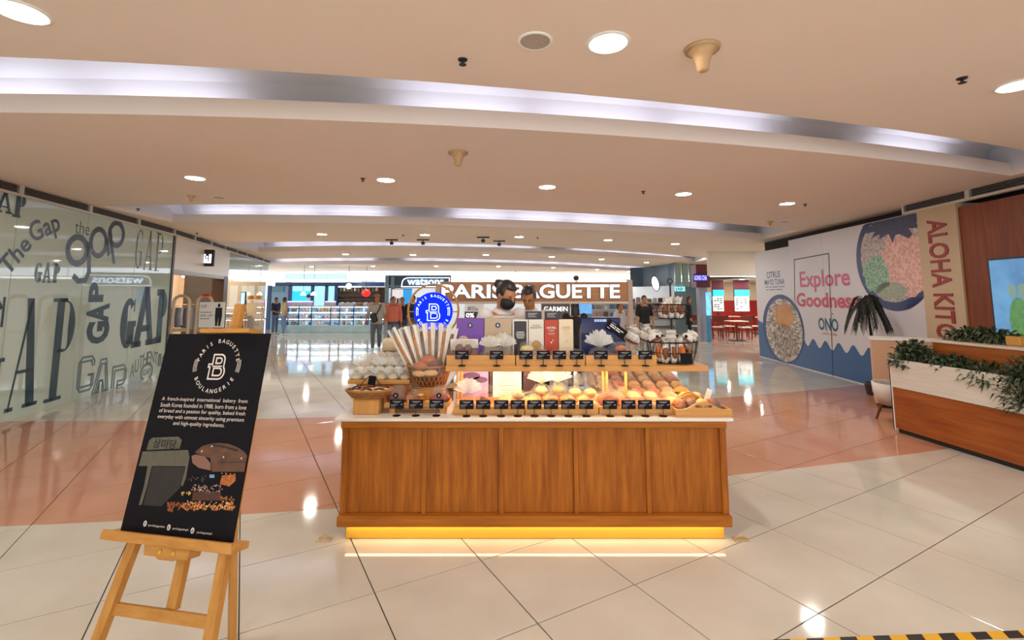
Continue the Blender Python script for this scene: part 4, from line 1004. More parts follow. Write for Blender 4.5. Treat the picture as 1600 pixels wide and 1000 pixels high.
# --- watch shop panel and notices seen under the bakery sign
t, o = root_at('watch_panel', 'dark grey panel with white watch maker lettering under the bakery sign', 'sign', 848, 13)
slab(846, 471, 891, 505, 13, .12, 'panel', mat('panel_grey', '55524f', .5), t, o, True)
X0, X1, Z0, Z1 = rect(850, 479, 887, 486.5, 12.99); mb = MB(); text(mb, Frame((-o[0], 0, 0), (1, 0, 0)), 'GARMIN', X0, Z0, X1, Z1, .0, .004, .01); mb.build('lettering', mat('letter_white', (1, 1, 1), emit=1.0), t)
t, o = root_at('shop_notice', 'white notice board with dark lettering left of the server', 'notice', 726, 13)
slab(726, 472, 756, 487, 13, .05, 'board', mat('notice_white', 'd8d8da', .5), t, o); slab(726, 487, 756, 520, 13, .05, 'lower_board', mat('notice_dark', '2a2730', .5), t, o, True)
mb = MB(); fr = Frame((-o[0], 0, 0), (1, 0, 0))
X0, X1, Z0, Z1 = rect(731, 479, 743, 481.5, 13); text(mb, fr, 'SHOP', X0, Z0, X1, Z1, .004, .03)
X0, X1, Z0, Z1 = rect(731, 482, 747, 485, 13); text(mb, fr, 'PLUS', X0, Z0, X1, Z1, .004, .03); mb.build('lettering', mat('notice_ink', '4a4d52', .5), t)
mb = MB(); X0, X1, Z0, Z1 = rect(728, 489, 741, 496, 13); text(mb, fr, '0%', X0, Z0, X1, Z1, .004, .03); mb.build('figures', mat('letter_white'), t)
t, o = root_at('glass_showcase', 'blue glass showcase seen between watch panel and navy carrier', 'showcase', 901, 15)
slab(900, 471, 925, 490, 15, .3, 'lit_back', mat('showcase_blue', (.08, .3, .75), emit=.6, c2=(.2, .5, .9), scale=5), t, o)
slab(900, 490, 925, 535, 15, .3, 'case', mat('showcase_teal', '4f7f92', .2), t, o, True); slab(899, 470, 926, 471, 14.98, .34, 'top_rail', RIM, t, o)
# --- right rear: curved slate fascia, teal shopfront, tea shop pillar, seating
fas = MB(); vs = []; pts = [(985, 444, 25), (1005, 443, 24.6), (1025, 440, 23.6), (1045, 436, 22.2), (1056, 433, 21)]
for px, py, Y in pts: a = aty(px, py, Y); vs += [(a.x, a.y, H), (a.x, a.y, 2.15), (a.x + .1, a.y + .25, 2.15), (a.x + .1, a.y + .25, H)]
fas.add(vs, [(i * 4 + j, i * 4 + (j + 1) % 4, i * 4 + 4 + (j + 1) % 4, i * 4 + 4 + j) for i in range(4) for j in range(4)])
tag(fas.build('curved_fascia', slate), 'curved dark slate fascia over the bright shops at the right rear', 'fascia')
q = aty(1024, 443, 22.8); t = thing('oval_sign', 'upright glowing white oval sign on the curved slate fascia', 'sign', (q.x, q.y, q.z))
MB().ball((0, 0, 0), .16, .06, .34, 16, 10, M=Matrix.Rotation(-.2, 4, 'Y')).build('face', mat('letter_glow'), t, True); MB().ball((.02, .05, 0), .2, .05, .38, 16, 10, M=Matrix.Rotation(-.2, 4, 'Y')).build('rim', dark, t, True); MB().tube([(.02, .06, 0), (.1, .7, 0)], .02, 6).build('bracket', dark, t)
tl = mat('teal_glass', '7f9a97', .12, c2='8aa5a2', scale=1)
t, o = root_at('teal_shopfront', 'grey teal glass shopfront beside the tea shop pillar', 'shopfront', 1054, 21)
for i in range(3): slab(1054 + i * 11.5, 412, 1065 + i * 11.5, 448, 21, .08, 'panel', tl, t, o)
slab(1054, 448, 1090, 512, 21.1, .08, 'lower_panel', mat('teal_dark', '5a6d72', .3), t, o, True)
X0, X1, Z0, Z1 = rect(1055, 448, 1071, 455, 20.9); mb = MB().box(X0 - o[0], X1 - o[0], -.06, 0, Z0, Z1); mb.build('sign_box', mat('sign_cyan', (.25, .75, .85), emit=1.0), t)
mb = MB(); fr = Frame((-o[0], -.065, 0), (1, 0, 0)); wz = X1 - X0; hz_ = Z1 - Z0
for k_, pts_ in enumerate((((0, 1), (0, 0), (.12, 0)), ((.18, 0), (.18, 1), (.3, .5), (.3, 0)), ((.36, 1), (.48, 1), (.36, 0), (.48, 0)), ((.54, 0), (.54, 1)))): ribbon(mb, fr, [(X0 + wz * (.1 + x_ * 1.2), Z0 + hz_ * (.25 + .5 * y_)) for x_, y_ in pts_], .03)
mb.build('sign_lettering', mat('notice_ink'), t)
# tea shop
plum = mat('plum_panel', '6a2433', .4); redw = mat('red_wall', 'a81c14', .5); creamw = mat('cream_wall', 'e3cdb0', .6)
t, o = root_at('tea_shop_pillar', 'plum red pillar with a blue violet lit sign at the right rear', 'pillar', 1087, 17.5)
slab(1087, 413, 1110, 449, 17.5, .5, 'upper_panel', plum, t, o); slab(1092, 449, 1108, 530, 17.7, .3, 'shaft', mat('shaft_grey', '9b949e', .15), t, o, True)
X0, X1, Z0, Z1 = rect(1084, 428, 1106, 440, 17.35); MB().rbox(X0 - o[0], X1 - o[0], -.12, 0, Z0, Z1, .02).build('sign_box', mat('sign_indigo', '1a1460', .3), t)
mb = MB(); text(mb, Frame((-o[0], -.125, 0), (1, 0, 0)), 'GONG CHA', X0 + .02, Z0 + .05, X1 - .02, Z1 - .05, 0, .02, .01); mb.build('sign_lettering', mat('neon_violet', (.18, .16, 1), emit=4), t)
slab(1104, 457, 1112, 493, 17.3, .1, 'light_column', mat('led_azure', (.03, .35, 1), emit=1.0, c2=(.3, .8, 1), scale=6), t, o); slab(1104, 493, 1112, 527, 17.3, .1, 'lower_column', mat('led_azure2', (.05, .2, .35), emit=.15), t, o, True)
struct(MB().box(aty(1108, 430, 16).x, 16, 16, 16.15, aty(1150, 431, 16).z, H).build('trim_4', mat('bulkhead_cream', 'eee3d4', .6)))
struct(MB().box(aty(1112, 430, 22).x, 16, 16.15, 23.2, aty(1150, 431, 16).z, aty(1150, 431, 16).z + .05).build('ceiling_low', mat('bulkhead_cream')))
wl_ = MB().box(aty(1092, 460, 23.2).x, 16, 23.2, 23.4, 1.45, 2.6).build('wall_seating', creamw); struct(wl_)
MB().box(aty(1092, 460, 23.2).x, 16, 23.15, 23.4, 0, 1.45).build('red_dado', redw, wl_)
for i_, (x_, y_) in enumerate(((8.9, 17.2), (10.0, 17.2), (9.4, 19.4), (10.4, 19.4), (9.6, 21.6), (11.2, 21.6))):
    tl_ = thing('downlight', '%s round downlight in the low ceiling over the red seating' % ORD[i_], 'light', (x_, y_, aty(1150, 431, 16).z), group='downlights over the seating'); link('lamp', DLM[0], tl_); link('rim', DLM[1], tl_)
struct(MB().box(15.9, 16, -7, 30, 0, H).build('wall_outer', mat('plaster')))
for i, (a, b) in enumerate([(1113, 1132), (1147, 1172)]):
    t, o = root_at('menu_screen', '%s lit menu screen with cyan top in the red seating area' % ('left' if i == 0 else 'right'), 'screen', a, 20, 'menu screens')
    bz = slab(a, 452, b, 487, 20, .08, 'bezel', dark, t, o); slab(a + .6, 452.7, b - .6, 463, 19.985, .02, 'upper_display', mat('menu_cyan', (.03, .6, .72), emit=.7), bz, o)
    slab(a + .6, 463, b - .6, 486.3, 19.985, .02, 'lower_display', mat('menu_white', (.85, .87, .85), emit=.55), bz, o)
    mb = MB(); X0, X1, Z0, Z1 = rect(a + 2, 465, b - 2, 484, 19.97)
    for r_ in range(6):
        for c in range(3):
            if rr.random() < .75: x = X0 + (X1 - X0) * (c + .1) / 3; z = Z0 + (Z1 - Z0) * (r_ + .2) / 6; mb.box(x - o[0], x - o[0] + .1, -.022, -.018, z, z + .045)
    mb.build('menu_print', mat('menu_ink', '6a6f70', .5), bz)
    slab(a - 1, 438, b - 1, 452, 20.05, .06, 'valance', mat('plum_panel'), t, o); slab((a + b) / 2 - 1.5, 487, (a + b) / 2 + 1.5, 520, 20.05, .06, 'post', mat('plum_panel'), t, o, True)
chm = wood('cafe_chair', '5d1f16', '6f2a1e', 'z'); ctop = mat('cafe_top', 'd8c8b4', .4)
def cafe_chair():
    t = thing('cafe_chair', 'x', 'chair', (0, 0, 0), 0, 'red cafe chairs')
    MB().rbox(-.2, .2, -.2, .2, .43, .47, .01).build('seat', ctop, t)
    for x in (-.18, .18):
        MB().box(x - .018, x + .018, -.19, -.155, 0, .43).build('leg', chm, t); MB().box(x - .018, x + .018, .155, .19, 0, .88).build('leg', chm, t)
    MB().rbox(-.18, .18, .16, .185, .66, .88, .006).build('backrest', chm, t); MB().box(-.18, .18, .165, .18, .52, .56).build('back_rail', chm, t)
    return t
cc = cafe_chair()
for i, (px, py, rz) in enumerate([(1089, 527, .3), (1122, 529, 2.8), (1137, 527, .2), (1165, 530, 3.0), (1178, 527, .1)]):
    q = atz(px, py); c = cc if i == 0 else copy_tree(cc)
    c.location = (q.x, q.y, 0); c.rotation_euler = (0, 0, rz); c['label'] = '%s red wooden cafe chair from the left below the menu screens' % ORD[i]
def cafe_table():
    t = thing('cafe_table', 'x', 'table', (0, 0, 0), 0, 'cafe tables')
    MB().rbox(-.32, .32, -.32, .32, .71, .74, .01).build('tabletop', ctop, t); MB().tube([(0, 0, .03), (0, 0, .71)], .03, 8).build('pedestal', chm, t); MB().box(-.22, .22, -.22, .22, 0, .03).build('foot', dark, t)
    return t
ct = cafe_table()
for i, (px, py) in enumerate([(1104, 523), (1144, 519), (1150, 532), (1186, 521)]):
    q = atz(px, py); c = ct if i == 0 else copy_tree(ct); c.location = (q.x, q.y - .1, 0); c['label'] = '%s small pale topped cafe table from the left below the menu screens' % ORD[i]

# ================================================================== THE BAKERY COUNTER
TOP = .806; CX0, CX1, CY = -1.19, 1.496, 3.43
cwood = wood('oak_stain_z', 'ad651c', '7f420f', 'z', .5, 4.5, .2); cwoodx = wood('oak_stain_x', '8c4c12', 'ab661d', 'x', .5, 4, .2); pale = wood('pale_oak', 'b97f42', 'c8924f', 'x', .45, 5); palez = wood('pale_oak_z', 'b97f42', 'c8924f', 'z', .45, 5)
brass = mat('gold_laminate', 'd29a2c', .4)
ledm = mat('led_warm', (1.0, .72, .40), emit=LED); led2 = mat('led_plinth', (1.0, .78, .45), emit=9)
kc = thing('display_counter', 'long panelled oak display counter with a lit gold plinth', 'counter', (.153, CY, 0))
ox = .153
def cb(x0, x1, y0, y1, z0, z1, name, m, b=.003, par=None): return MB().rbox(x0 - ox, x1 - ox, y0 - CY, y1 - CY, z0, z1, b).build(name, m, par or kc)
cb(CX0 + .05, CX1 - .04, 3.432, 3.93, .002, .094, 'plinth', brass)
cb(CX0, CX1, 3.385, 3.95, .094, .165, 'base_trim', cwoodx, .006)
cb(CX0 + .03, CX1 - .03, 3.47, 3.95, .165, .77, 'carcass', cwood)
st = [-1.128, -.608, -.075, .444, .946, 1.456]
st[0] += -.035; st[5] += .015
for a, b in zip(st[:-1], st[1:]): cb(a + .012, b - .012, 3.445, 3.47, .165, .74, 'panel', cwood, .003)
for i, x in enumerate(st): cb(x - (.022 if i in (0, 5) else .016), x + (.022 if i in (0, 5) else .016), 3.422, 3.47, .165, .74, 'stile', cwood, .003)
cb(CX0 + .0, CX1, 3.408, 3.95, .738, .784, 'top_rail', cwoodx, .004)
cb(CX0 + .06, CX1 - .05, 3.398, 3.424, .0905, .0938, 'light_strip', led2, .001)
for k, (x0, x1) in enumerate(((CX0, -.66), (.96, CX1))):
    w_ = thing('counter_wing', '%s oak wing of the bakery counter running back towards the sign' % ('left' if k == 0 else 'right'), 'counter', ((x0 + x1) / 2, 3.95, 0), 0, 'counter wings')
    hw = (x1 - x0) / 2
    MB().rbox(-hw + .05, hw - .05, .002, 1.75, .002, .094).build('plinth', brass, w_); MB().rbox(-hw, hw, .002, 1.8, .094, .165, .005).build('base_trim', cwoodx, w_)
    MB().rbox(-hw + .03, hw - .03, .002, 1.78, .165, .74).build('carcass', cwood, w_); MB().rbox(-hw, hw, .002, 1.8, .738, .784, .004).build('top_rail', cwoodx, w_)
    sx = -1 if k == 0 else 1
    for j in range(4): MB().rbox(sx * (hw - .03) - .015, sx * (hw - .03) + .015, .02 + j * .57, .06 + j * .57, .165, .74).build('stile', cwood, w_)
    MB().box(sx * (hw - .02) - .006, sx * (hw - .02) + .006, .03, 1.75, .086, .092).build('light_strip', led2, w_)
stone = mat('worktop_stone', 'd9cfc2', .25)
wt = MB(); wt.rbox(-1.235, 1.539, 3.395, 3.96, .785, TOP, .003); wt.rbox(-1.235, -.62, 3.955, 5.78, .785, TOP, .003); wt.rbox(.92, 1.539, 3.955, 5.78, .785, TOP, .003)
tag(wt.build('worktop', stone), 'thin pale stone worktop running round the bakery counter', 'worktop')
for k, x in enumerate((-1.28, 1.56)):
    t = thing('floor_bracket', 'small clear floor bracket at the %s front foot of the counter' % ('left' if k == 0 else 'right'), 'bracket', (x, 3.42, 0))
    MB().rbox(-.05, .05, -.03, .03, 0, .006, .002).build('plate', mat('bracket_amber', 'b99a6a', .2), t); MB().tube([(-.04, 0, .006), (.0, .01, .03), (.05, 0, .008)], .004, 5).build('wire', mat('bracket_amber'), t)
# raised floor inside the kiosk
tag(MB().box(-.6, .9, 4.0, 5.7, 0, .10).build('kiosk_platform', mat('platform_grey', '6b6058', .7)), 'low grey platform the servers stand on behind the counter', 'platform')

# ---- upper shelf
SZ = 1.131
us = thing('upper_shelf', 'oak upper shelf over the middle of the bakery counter with lights beneath', 'shelf', (.48, 3.62, TOP))
def ub(x0, x1, y0, y1, z0, z1, name, m): return MB().rbox(x0 - .48, x1 - .48, y0 - 3.62, y1 - 3.62, z0 - TOP, z1 - TOP, .003).build(name, m, us)
ub(-.498, 1.47, 3.62, 4.0, 1.09, SZ, 'board', pale)
for x in (-.43, -.40, .72, .75, .90): MB().tube([(x - .48, .22, 0), (x - .48, .22, 1.09 - TOP)], .011, 8).build('dowel', palez, us)
ub(-.40, 1.42, 3.70, 3.735, 1.078, 1.089, 'light_strip', ledm)

# ---- trays
def tray(name, label, x0, x1, y0, y1, z, hf=.055, hb=.03, group=None, m=pale, th=.012, slope=0):
    t = thing(name, label, 'tray', ((x0 + x1) / 2, y0, z), 0, group); w = (x1 - x0) / 2; d = y1 - y0
    def bx(a0, a1, b0, b1, c0, c1, n): MB().rbox(a0, a1, b0, b1, c0, c1, .002).build(n, m, t)
    bx(-w, w, 0, d, 0, .012, 'base'); bx(-w, w, 0, th, .012, hf, 'front_board'); bx(-w, w, d - th, d, .012, hb, 'back_board')
    for s_ in (-1, 1): bx(s_ * (w - th / 2) - th / 2, s_ * (w - th / 2) + th / 2, th, d - th, .012, hb, 'side_board')
    return t
GX = lambda px, Y: aty(px, 560, Y).x
for i, (a, b) in enumerate([(697, 805), (806, 914), (915, 1026)]):
    tray('bread_tray', '%s shallow oak tray from the left on the upper shelf' % ORD[i], GX(a, 3.63) + .002, GX(b, 3.63), 3.63, 3.88, SZ, .078, .04, 'upper shelf trays')
for i, (a, b) in enumerate([(708, 819), (820, 935), (936, 1054)]):
    tray('bread_tray', '%s shallow oak tray from the left along the front of the worktop' % ORD[i], aty(a, 640, 3.49).x + .002, aty(b, 640, 3.49).x, 3.49, 3.86, TOP, .058, .05, 'worktop trays')
# ---- price cards
card_m = mat('card_black', '120e14', .6, spec=.12); ink_w = mat('card_ink', 'a39d9c', .6)
def card_meshes():
    a = MB().rbox(-.05, .05, -.003, .003, 0, .062, .001).mesh('card', card_m)
    b = MB().tube([(0, 0, -.045), (0, 0, .004)], .003, 6).mesh('pin', mat('pin_brass', '5d4326', .4, .6))
    c = MB().lathe([(.028, -.05), (.028, -.045), (.006, -.042)], 12).mesh('foot', card_m)
    fr = Frame((0, -.0036, 0), (1, 0, 0)); l = MB()
    ribbon(l, fr, [(-.03, .05), (.03, .05)], .003); ribbon(l, fr, [(-.018, .043), (.018, .043)], .0025)
    for z, x in ((.03, .008), (.024, .0), (.018, -.01)): ribbon(l, fr, [(-.042, z), (x, z)], .0016)
    ribbon(l, fr, [(.028, .03), (.042, .03)], .004); ribbon(l, fr, [(-.042, .008), (-.01, .008)], .0014)
    return a, b, c, l.mesh('lettering', ink_w)
CM = card_meshes()
def price_card(label, x, y, z, group, tilt=0, rz=0):
    t = thing('price_card', label, 'price card', (x, y, z + .05), rz, group)
    c_ = link('card', CM[0], t); link('lettering', CM[3], c_); link('pin', CM[1], t); link('foot', CM[2], t)
    return t
for i, px in enumerate([722, 776, 822, 849, 874, 901, 939, 976, 1008]): price_card('%s black price card from the left along the upper shelf' % ORD[i], GX(px, 3.625), 3.60 + .02, SZ + .012 - .012, 'upper shelf price cards')
for i, px in enumerate([729, 755, 783, 809, 835, 861, 888, 916, 953, 982, 1008, 1036]): price_card('%s black price card from the left along the front of the worktop trays' % ORD[i], aty(px, 635, 3.455).x, 3.455, TOP, 'worktop price cards')
for i, px in enumerate([620, 650, 682]): price_card('%s black price card from the left before the small pastry tray' % ORD[i], aty(px, 635, 3.47).x, 3.47, TOP, 'pastry tray price cards')

# ---- breads and bags
crust = [mat('crust_gold', 'a3561a', .5, c2='cf8a3e', scale=14, contrast=.2), mat('crust_brown', '5c2a10', .5, c2='8a4a1e', scale=16), mat('crust_pale', 'cf9450', .6, c2='e6bd80', scale=10), mat('crust_orange', 'ad4a0c', .5, c2='d67422', scale=12),
         mat('bun_yellow', 'dcb861', .6, c2='ecd48c', scale=8), mat('choc_glaze', '2c140d', .25, c2='3d1d12', scale=8), mat('bun_cream', 'ead9b4', .65, c2='dcbc8a', scale=8), mat('crust_red', '7d240f', .45, c2='a8481f', scale=12)]
FILM = film_mat('clear_film', (1, 1, 1), .11, .05, 1.0, 30); WAX = film_mat('waxed_paper', (.95, .92, .84), .95, .35, .4, 20); PAPER = mat('white_paper', 'e6ddcb', .6, c2='d8cdb8', scale=12, bump=.2); tiem = mat('gold_tie', 'b8923e', .3, .8)
MC = {}
def bread_mesh(kind, ci, k):
    key = (kind, ci, k)
    if key in MC: return MC[key]
    mb = MB()
    if kind == 'bun': mb.ball((0, 0, .6), 1, 1, .62, 12, 8, wob=.12, seed=k, flat=-.9)
    elif kind == 'ball': mb.ball((0, 0, 1), 1, 1, 1, 10, 7, wob=.25, seed=k)
    elif kind == 'batard': mb.ball((0, 0, .45), 1.0, .5, .46, 14, 8, wob=.1, seed=k, flat=-.8)
    elif kind == 'cluster':
        rr = random.Random(k)
        for i in range(9): mb.ball((rr.uniform(-.6, .6), rr.uniform(-.35, .35), .25 + rr.uniform(0, .7)), .33, .3, .27, 8, 6, wob=.3, seed=i + k)
    elif kind == 'loaf': mb.rbox(-.8, .8, -.55, .55, 0, 1.15, .1)
    elif kind == 'slices':
        for i in range(4): mb.ball((-.6 + i * .4, 0, .5), .17, .5, .5, 8, 8, pw=.6, wob=.05, seed=i)
    MC[key] = mb.mesh('bread', crust[ci], True)
    return MC[key]
def bag_mesh(k, neck, m):
    key = ('bag', k, neck, m.name)
    if key in MC: return MC[key]
    prof = [(.6, 0), (.95, .03), (1.05, .25), (1.0, .55), (.8, .78), (.42, .92), (.12, 1.0)] if neck else [(.8, 0), (1.0, .05), (1.03, .35), (.98, .7), (.75, .92), (.5, 1.0)]
    rr = random.Random(k); vs = []; n = 18
    for r_, z in prof:
        for j in range(n):
            a = 2 * PI * j / n; c, s_ = math.cos(a), math.sin(a); e = .65
            q = r_ * (1 + rr.uniform(-.06, .06))
            vs.append((q * math.copysign(abs(c) ** e, c), q * math.copysign(abs(s_) ** e, s_), z + rr.uniform(-.02, .02) * (z > 0)))
    kk = len(prof); mb = MB().add(vs, [(i * n + j, i * n + (j + 1) % n, (i + 1) * n + (j + 1) % n, (i + 1) * n + j) for i in range(kk - 1) for j in range(n)])
    if not neck: mb.add(vs[-n:], [list(range(n))])
    MC[key] = mb.mesh('bag', m, False)
    return MC[key]
def fan_mesh(k, m, spread=75):
    key = ('fan', k, m.name, spread)
    if key in MC: return MC[key]
    rr = random.Random(k); n = 44; A = [(.1 * (i / n - .5), .05 * ((i % 2) - .5), 0) for i in range(n + 1)]; B = []; C = []
    for i in range(n + 1):
        a = math.radians(-spread + 2 * spread * i / n) + rr.uniform(-.03, .03); r_ = rr.uniform(.86, 1.05) * (1 + .03 * math.sin(i * .7 + k)); dz = (.05 if i % 2 else -.05) + .06 * math.sin(i * .35 + k * 2)
        B.append((math.sin(a) * r_ * .55, dz * .6 + .08, math.cos(a) * r_ * .55)); C.append((math.sin(a) * r_, dz + .22, math.cos(a) * r_))
    n += 1; vs = A + B + C
    mb = MB().add(vs, [(i, i + 1, n + i + 1, n + i) for i in range(n - 1)] + [(n + i, n + i + 1, 2 * n + i + 1, 2 * n + i) for i in range(n - 1)])
    MC[key] = mb.mesh('fan_top', m)
    return MC[key]
def tie_mesh():
    if 'tie' not in MC: MC['tie'] = MB().tube([(math.cos(2 * PI * i / 10), math.sin(2 * PI * i / 10), 0) for i in range(10)], .35, 6, closed=True).mesh('tie', tiem, True)
    return MC['tie']
def sub(name, me, t, loc, sc, rot=(0, 0, 0)):
    o = link(name, me, t, loc); o.scale = sc; o.rotation_euler = rot; return o
def bag(label, loc, w, d, h, breads, fan=0, film=None, fanm=None, rz=0, group='bagged breads', k=0, cat='bread bag', name='bread_bag', neck=True, sticker=None):
    t = thing(name, label, cat, loc, rz, group)
    for (kind, ci, x, y, z, s_) in breads:
        s3 = s_ if isinstance(s_, tuple) else (s_, s_, s_)
        sub('bread', bread_mesh(kind, ci, (k + len(KIDS.get(t.name, []))) % 3), t, (x * w, y * d, z * h + .004), s3, (0, 0, R.uniform(-.3, .3) if kind in ('bun', 'ball', 'cluster') else R.uniform(-.05, .05)))
    if h: sub('bag', bag_mesh(k % 3, neck, film or FILM), t, (0, 0, .002), (w / 2, d / 2, h))
    if fan:
        sub('fan_top', fan_mesh(k % 3, fanm or WAX), t, (0, 0, h * .97), (fan, fan, fan)); sub('tie', tie_mesh(), t, (0, 0, h * .97), (.012, .012, .012))
    if sticker:
        mb = MB().lathe([(.019, -.001), (.019, .001)], 18, M=Matrix.Rotation(PI / 2, 4, 'X')); s_ = mb.build('sticker', card_m, t, loc=(0, -d / 2 - .004, h * .5))
        l = MB(); monogram(l, Frame((0, -.0018, 0), (1, 0, 0)), (0, 0), .016, .0018, 0); l.build('emblem', ink_w, s_)
    return t
def B3(kind, ci, n=3, s_=.045): return [(kind, ci, (-.28 + .56 * i / max(1, n - 1)) if n > 1 else 0, R.uniform(-.1, .1), 0, s_) for i in range(n)]
U = lambda px, Y: aty(px, 560, Y).x
UZ = SZ + .0135; YU = 3.74
balls = [('ball', 1, x, y, z, .034) for x, y, z in ((-.3, 0, 0), (0, -.1, 0), (.3, 0, 0), (-.15, .1, .38), (.15, .05, .38), (-.33, .2, .1), (.34, .2, .1))]
bag('clear box shaped bag of round brown doughnut balls on the upper shelf', (U(724, YU), YU, UZ), .235, .13, .165, balls, neck=False, k=0)
sub('header_card', MB().rbox(-.11, .11, 0, .006, .10, .17, .002).mesh('header_card', PAPER), KIDS and bpy.data.objects['bread_bag'], (0, .06, 0), (1, 1, 1))
bag('fan topped bag of glazed walnut cookies left on the upper shelf', (U(765, YU), YU - .02, UZ), .15, .12, .115, [('cluster', 1, 0, 0, 0, .055)], .092, fanm=WAX, k=0)
bag('fan topped bag of glazed cookies behind the second upper price card', (U(790, YU), YU + .02, UZ), .13, .12, .115, [('cluster', 3, 0, 0, 0, .052)], .095, fanm=WAX, k=1)
bag('fan topped bag of dark cookies at the back of the first upper tray', (U(785, YU + .08), YU + .075, UZ), .12, .1, .135, [('cluster', 7, 0, 0, 0, .05)], .085, fanm=WAX, k=2)
bag('clear pack of two stacked yellow buns on the upper shelf', (U(823, YU), YU - .02, UZ), .13, .11, .155, [('bun', 4, 0, 0, 0, (.055, .05, .05)), ('bun', 4, .02, 0, .43, (.055, .05, .05))], neck=False, k=1)
bag('clear bag of brown rolls beside the yellow buns on the upper shelf', (U(846, YU), YU, UZ), .105, .11, .13, [('bun', 1, 0, 0, 0, .045), ('bun', 0, 0, 0, .4, .035)], k=2)
bag('clear bag with one orange bread on the upper shelf', (U(869, YU), YU, UZ), .115, .12, .1, [('bun', 3, 0, 0, 0, .054)], k=0)
bag('clear bag with a pale bread below the cream box', (U(900, YU), YU, UZ), .16, .12, .1, [('batard', 6, 0, 0, 0, (.07, .08, .085))], k=1)
bag('large fan topped waxed bag before the navy carrier', (U(937, YU), YU - .01, UZ), .19, .13, .12, B3('bun', 1, 3, .042), .128, fanm=WAX, k=2)
bag('shiny bag of red brown breads right of the large fan', (U(968, YU), YU + .02, UZ), .165, .12, .15, B3('bun', 7, 3, .05) + [('bun', 3, .1, 0, .45, .045)], neck=False, k=0)
bag('low bag of orange breads at the right end of the upper trays', (U(1000, YU), YU, UZ), .15, .13, .075, B3('bun', 3, 3, .04), neck=False, k=1)

# ---- gift boxes standing on the upper shelf
def gift_box(label, x0, x1, ytop, Y, c, th=.08, prints=None, frame=None):
    a = aty(x0, ytop, Y); b = aty(x1, ytop, Y); w = b.x - a.x; hgt = a.z - SZ
    t = thing('gift_box', label, 'box', ((a.x + b.x) / 2, Y, SZ), 0, 'gift boxes')
    ct_ = MB().rbox(-w / 2, w / 2, 0, th, 0, hgt, .002).build('carton', mat('carton_' + c, c, .5), t)
    if frame: MB().rbox(-w / 2 + .012, w / 2 - .012, -.003, 0, .0, hgt - .012, .001).build('front_panel', mat('carton_' + frame, frame, .5), t)
    fr = Frame((0, -.005, 0), (1, 0, 0))
    if prints: prints(ct_, fr, w, hgt)
    return t
gold = mat('print_gold', 'c9a46a', .4); pale_ink = mat('print_pale', 'e0d8cc', .5); dark_ink = mat('print_dark', '3a3430', .5)
def logo_dot(t, fr, w, h):
    mb = MB(); ellipse(mb, fr, (0, h - .055), .021, .021, 0); o = mb.build('round_logo', mat('print_midnight', '1b1c40', .4), t)
    mb = MB(); monogram(mb, fr, (0, h - .055), .017, .002, .001); mb.build('logo_print', pale_ink, t)
def purple_print(t, fr, w, h):
    logo_dot(t, fr, w, h)
    mb = MB(); ellipse(mb, fr, (-w * .22, h * .46), w * .24, .02, 0); mb.build('plate_print', mat('print_plate', '8f7fc0', .4), t)
    mb = MB(); ellipse(mb, fr, (-w * .24, h * .51), w * .17, .028, .001); mb.build('cake_print', mat('print_cake', 'c9a58c', .4), t)
gift_box('purple gift box with a cake picture on the upper shelf', 713.5, 756, 497.5, 3.90, '6d3f97', prints=purple_print)
gift_box('beige gift box with a round dark logo on the upper shelf', 757, 799, 497.5, 3.90, 'b39a7c', prints=logo_dot)
def pound_print(m):
    def f(t, fr, w, h):
        mb = MB(); text_arc(mb, fr, 'POUND', (0, h - .15), .09, 90, 46, .016, 0, .02); text(mb, fr, 'Cake', -.022, h - .09, .022, h - .076, 0)
        ribbon(mb, fr, [(-.03, h - .105), (.03, h - .105)], .002); ribbon(mb, fr, [(-.025, h - .115), (.025, h - .115)], .002)
        ellipse(mb, fr, (.0, h * .45), .006, .006); ellipse(mb, fr, (.012, h * .5), .005, .005); mb.build('lettering', m, t)
    return f
def pb_print(t, fr, w, h):
    mb = MB(); text(mb, fr, 'PARIS', -.03, h - .052, .03, h - .041, 0); text(mb, fr, 'BAGUETTE', -.045, h - .07, .045, h - .058, 0); mb.build('lettering', dark_ink, t)
    mb = MB(); ellipse(mb, fr, (.0, h * .38), .04, .04, 0); ellipse(mb, fr, (.0, h * .38), .025, .025, .001); mb.build('roll_print', mat('print_roll', 'b58b4e', .4), t)
def choco_print(t, fr, w, h):
    mb = MB()
    for i, (z, ww) in enumerate(((h - .1, .03), (h - .115, .035), (h - .13, .034), (h - .145, .028))): ribbon(mb, fr, [(-ww, z), (ww, z)], .006)
    mb.build('lettering', pale_ink, t)
gift_box('dark brown gift box in a white frame on the upper shelf', 801, 825, 499.5, 3.90, 'd8d0c8', prints=choco_print, frame='2e2226')
gift_box('white gift box with a cake roll picture on the upper shelf', 826, 849.5, 499.5, 3.90, 'd8cdbd', prints=pb_print)
gift_box('brick red gift box with arched lettering on the upper shelf', 850.5, 872, 500, 3.90, 'b03a18', prints=pound_print(pale_ink))
gift_box('cream gift box with arched lettering on the upper shelf', 873, 895.5, 499.5, 3.90, 'dcc7a4', prints=pound_print(gold))
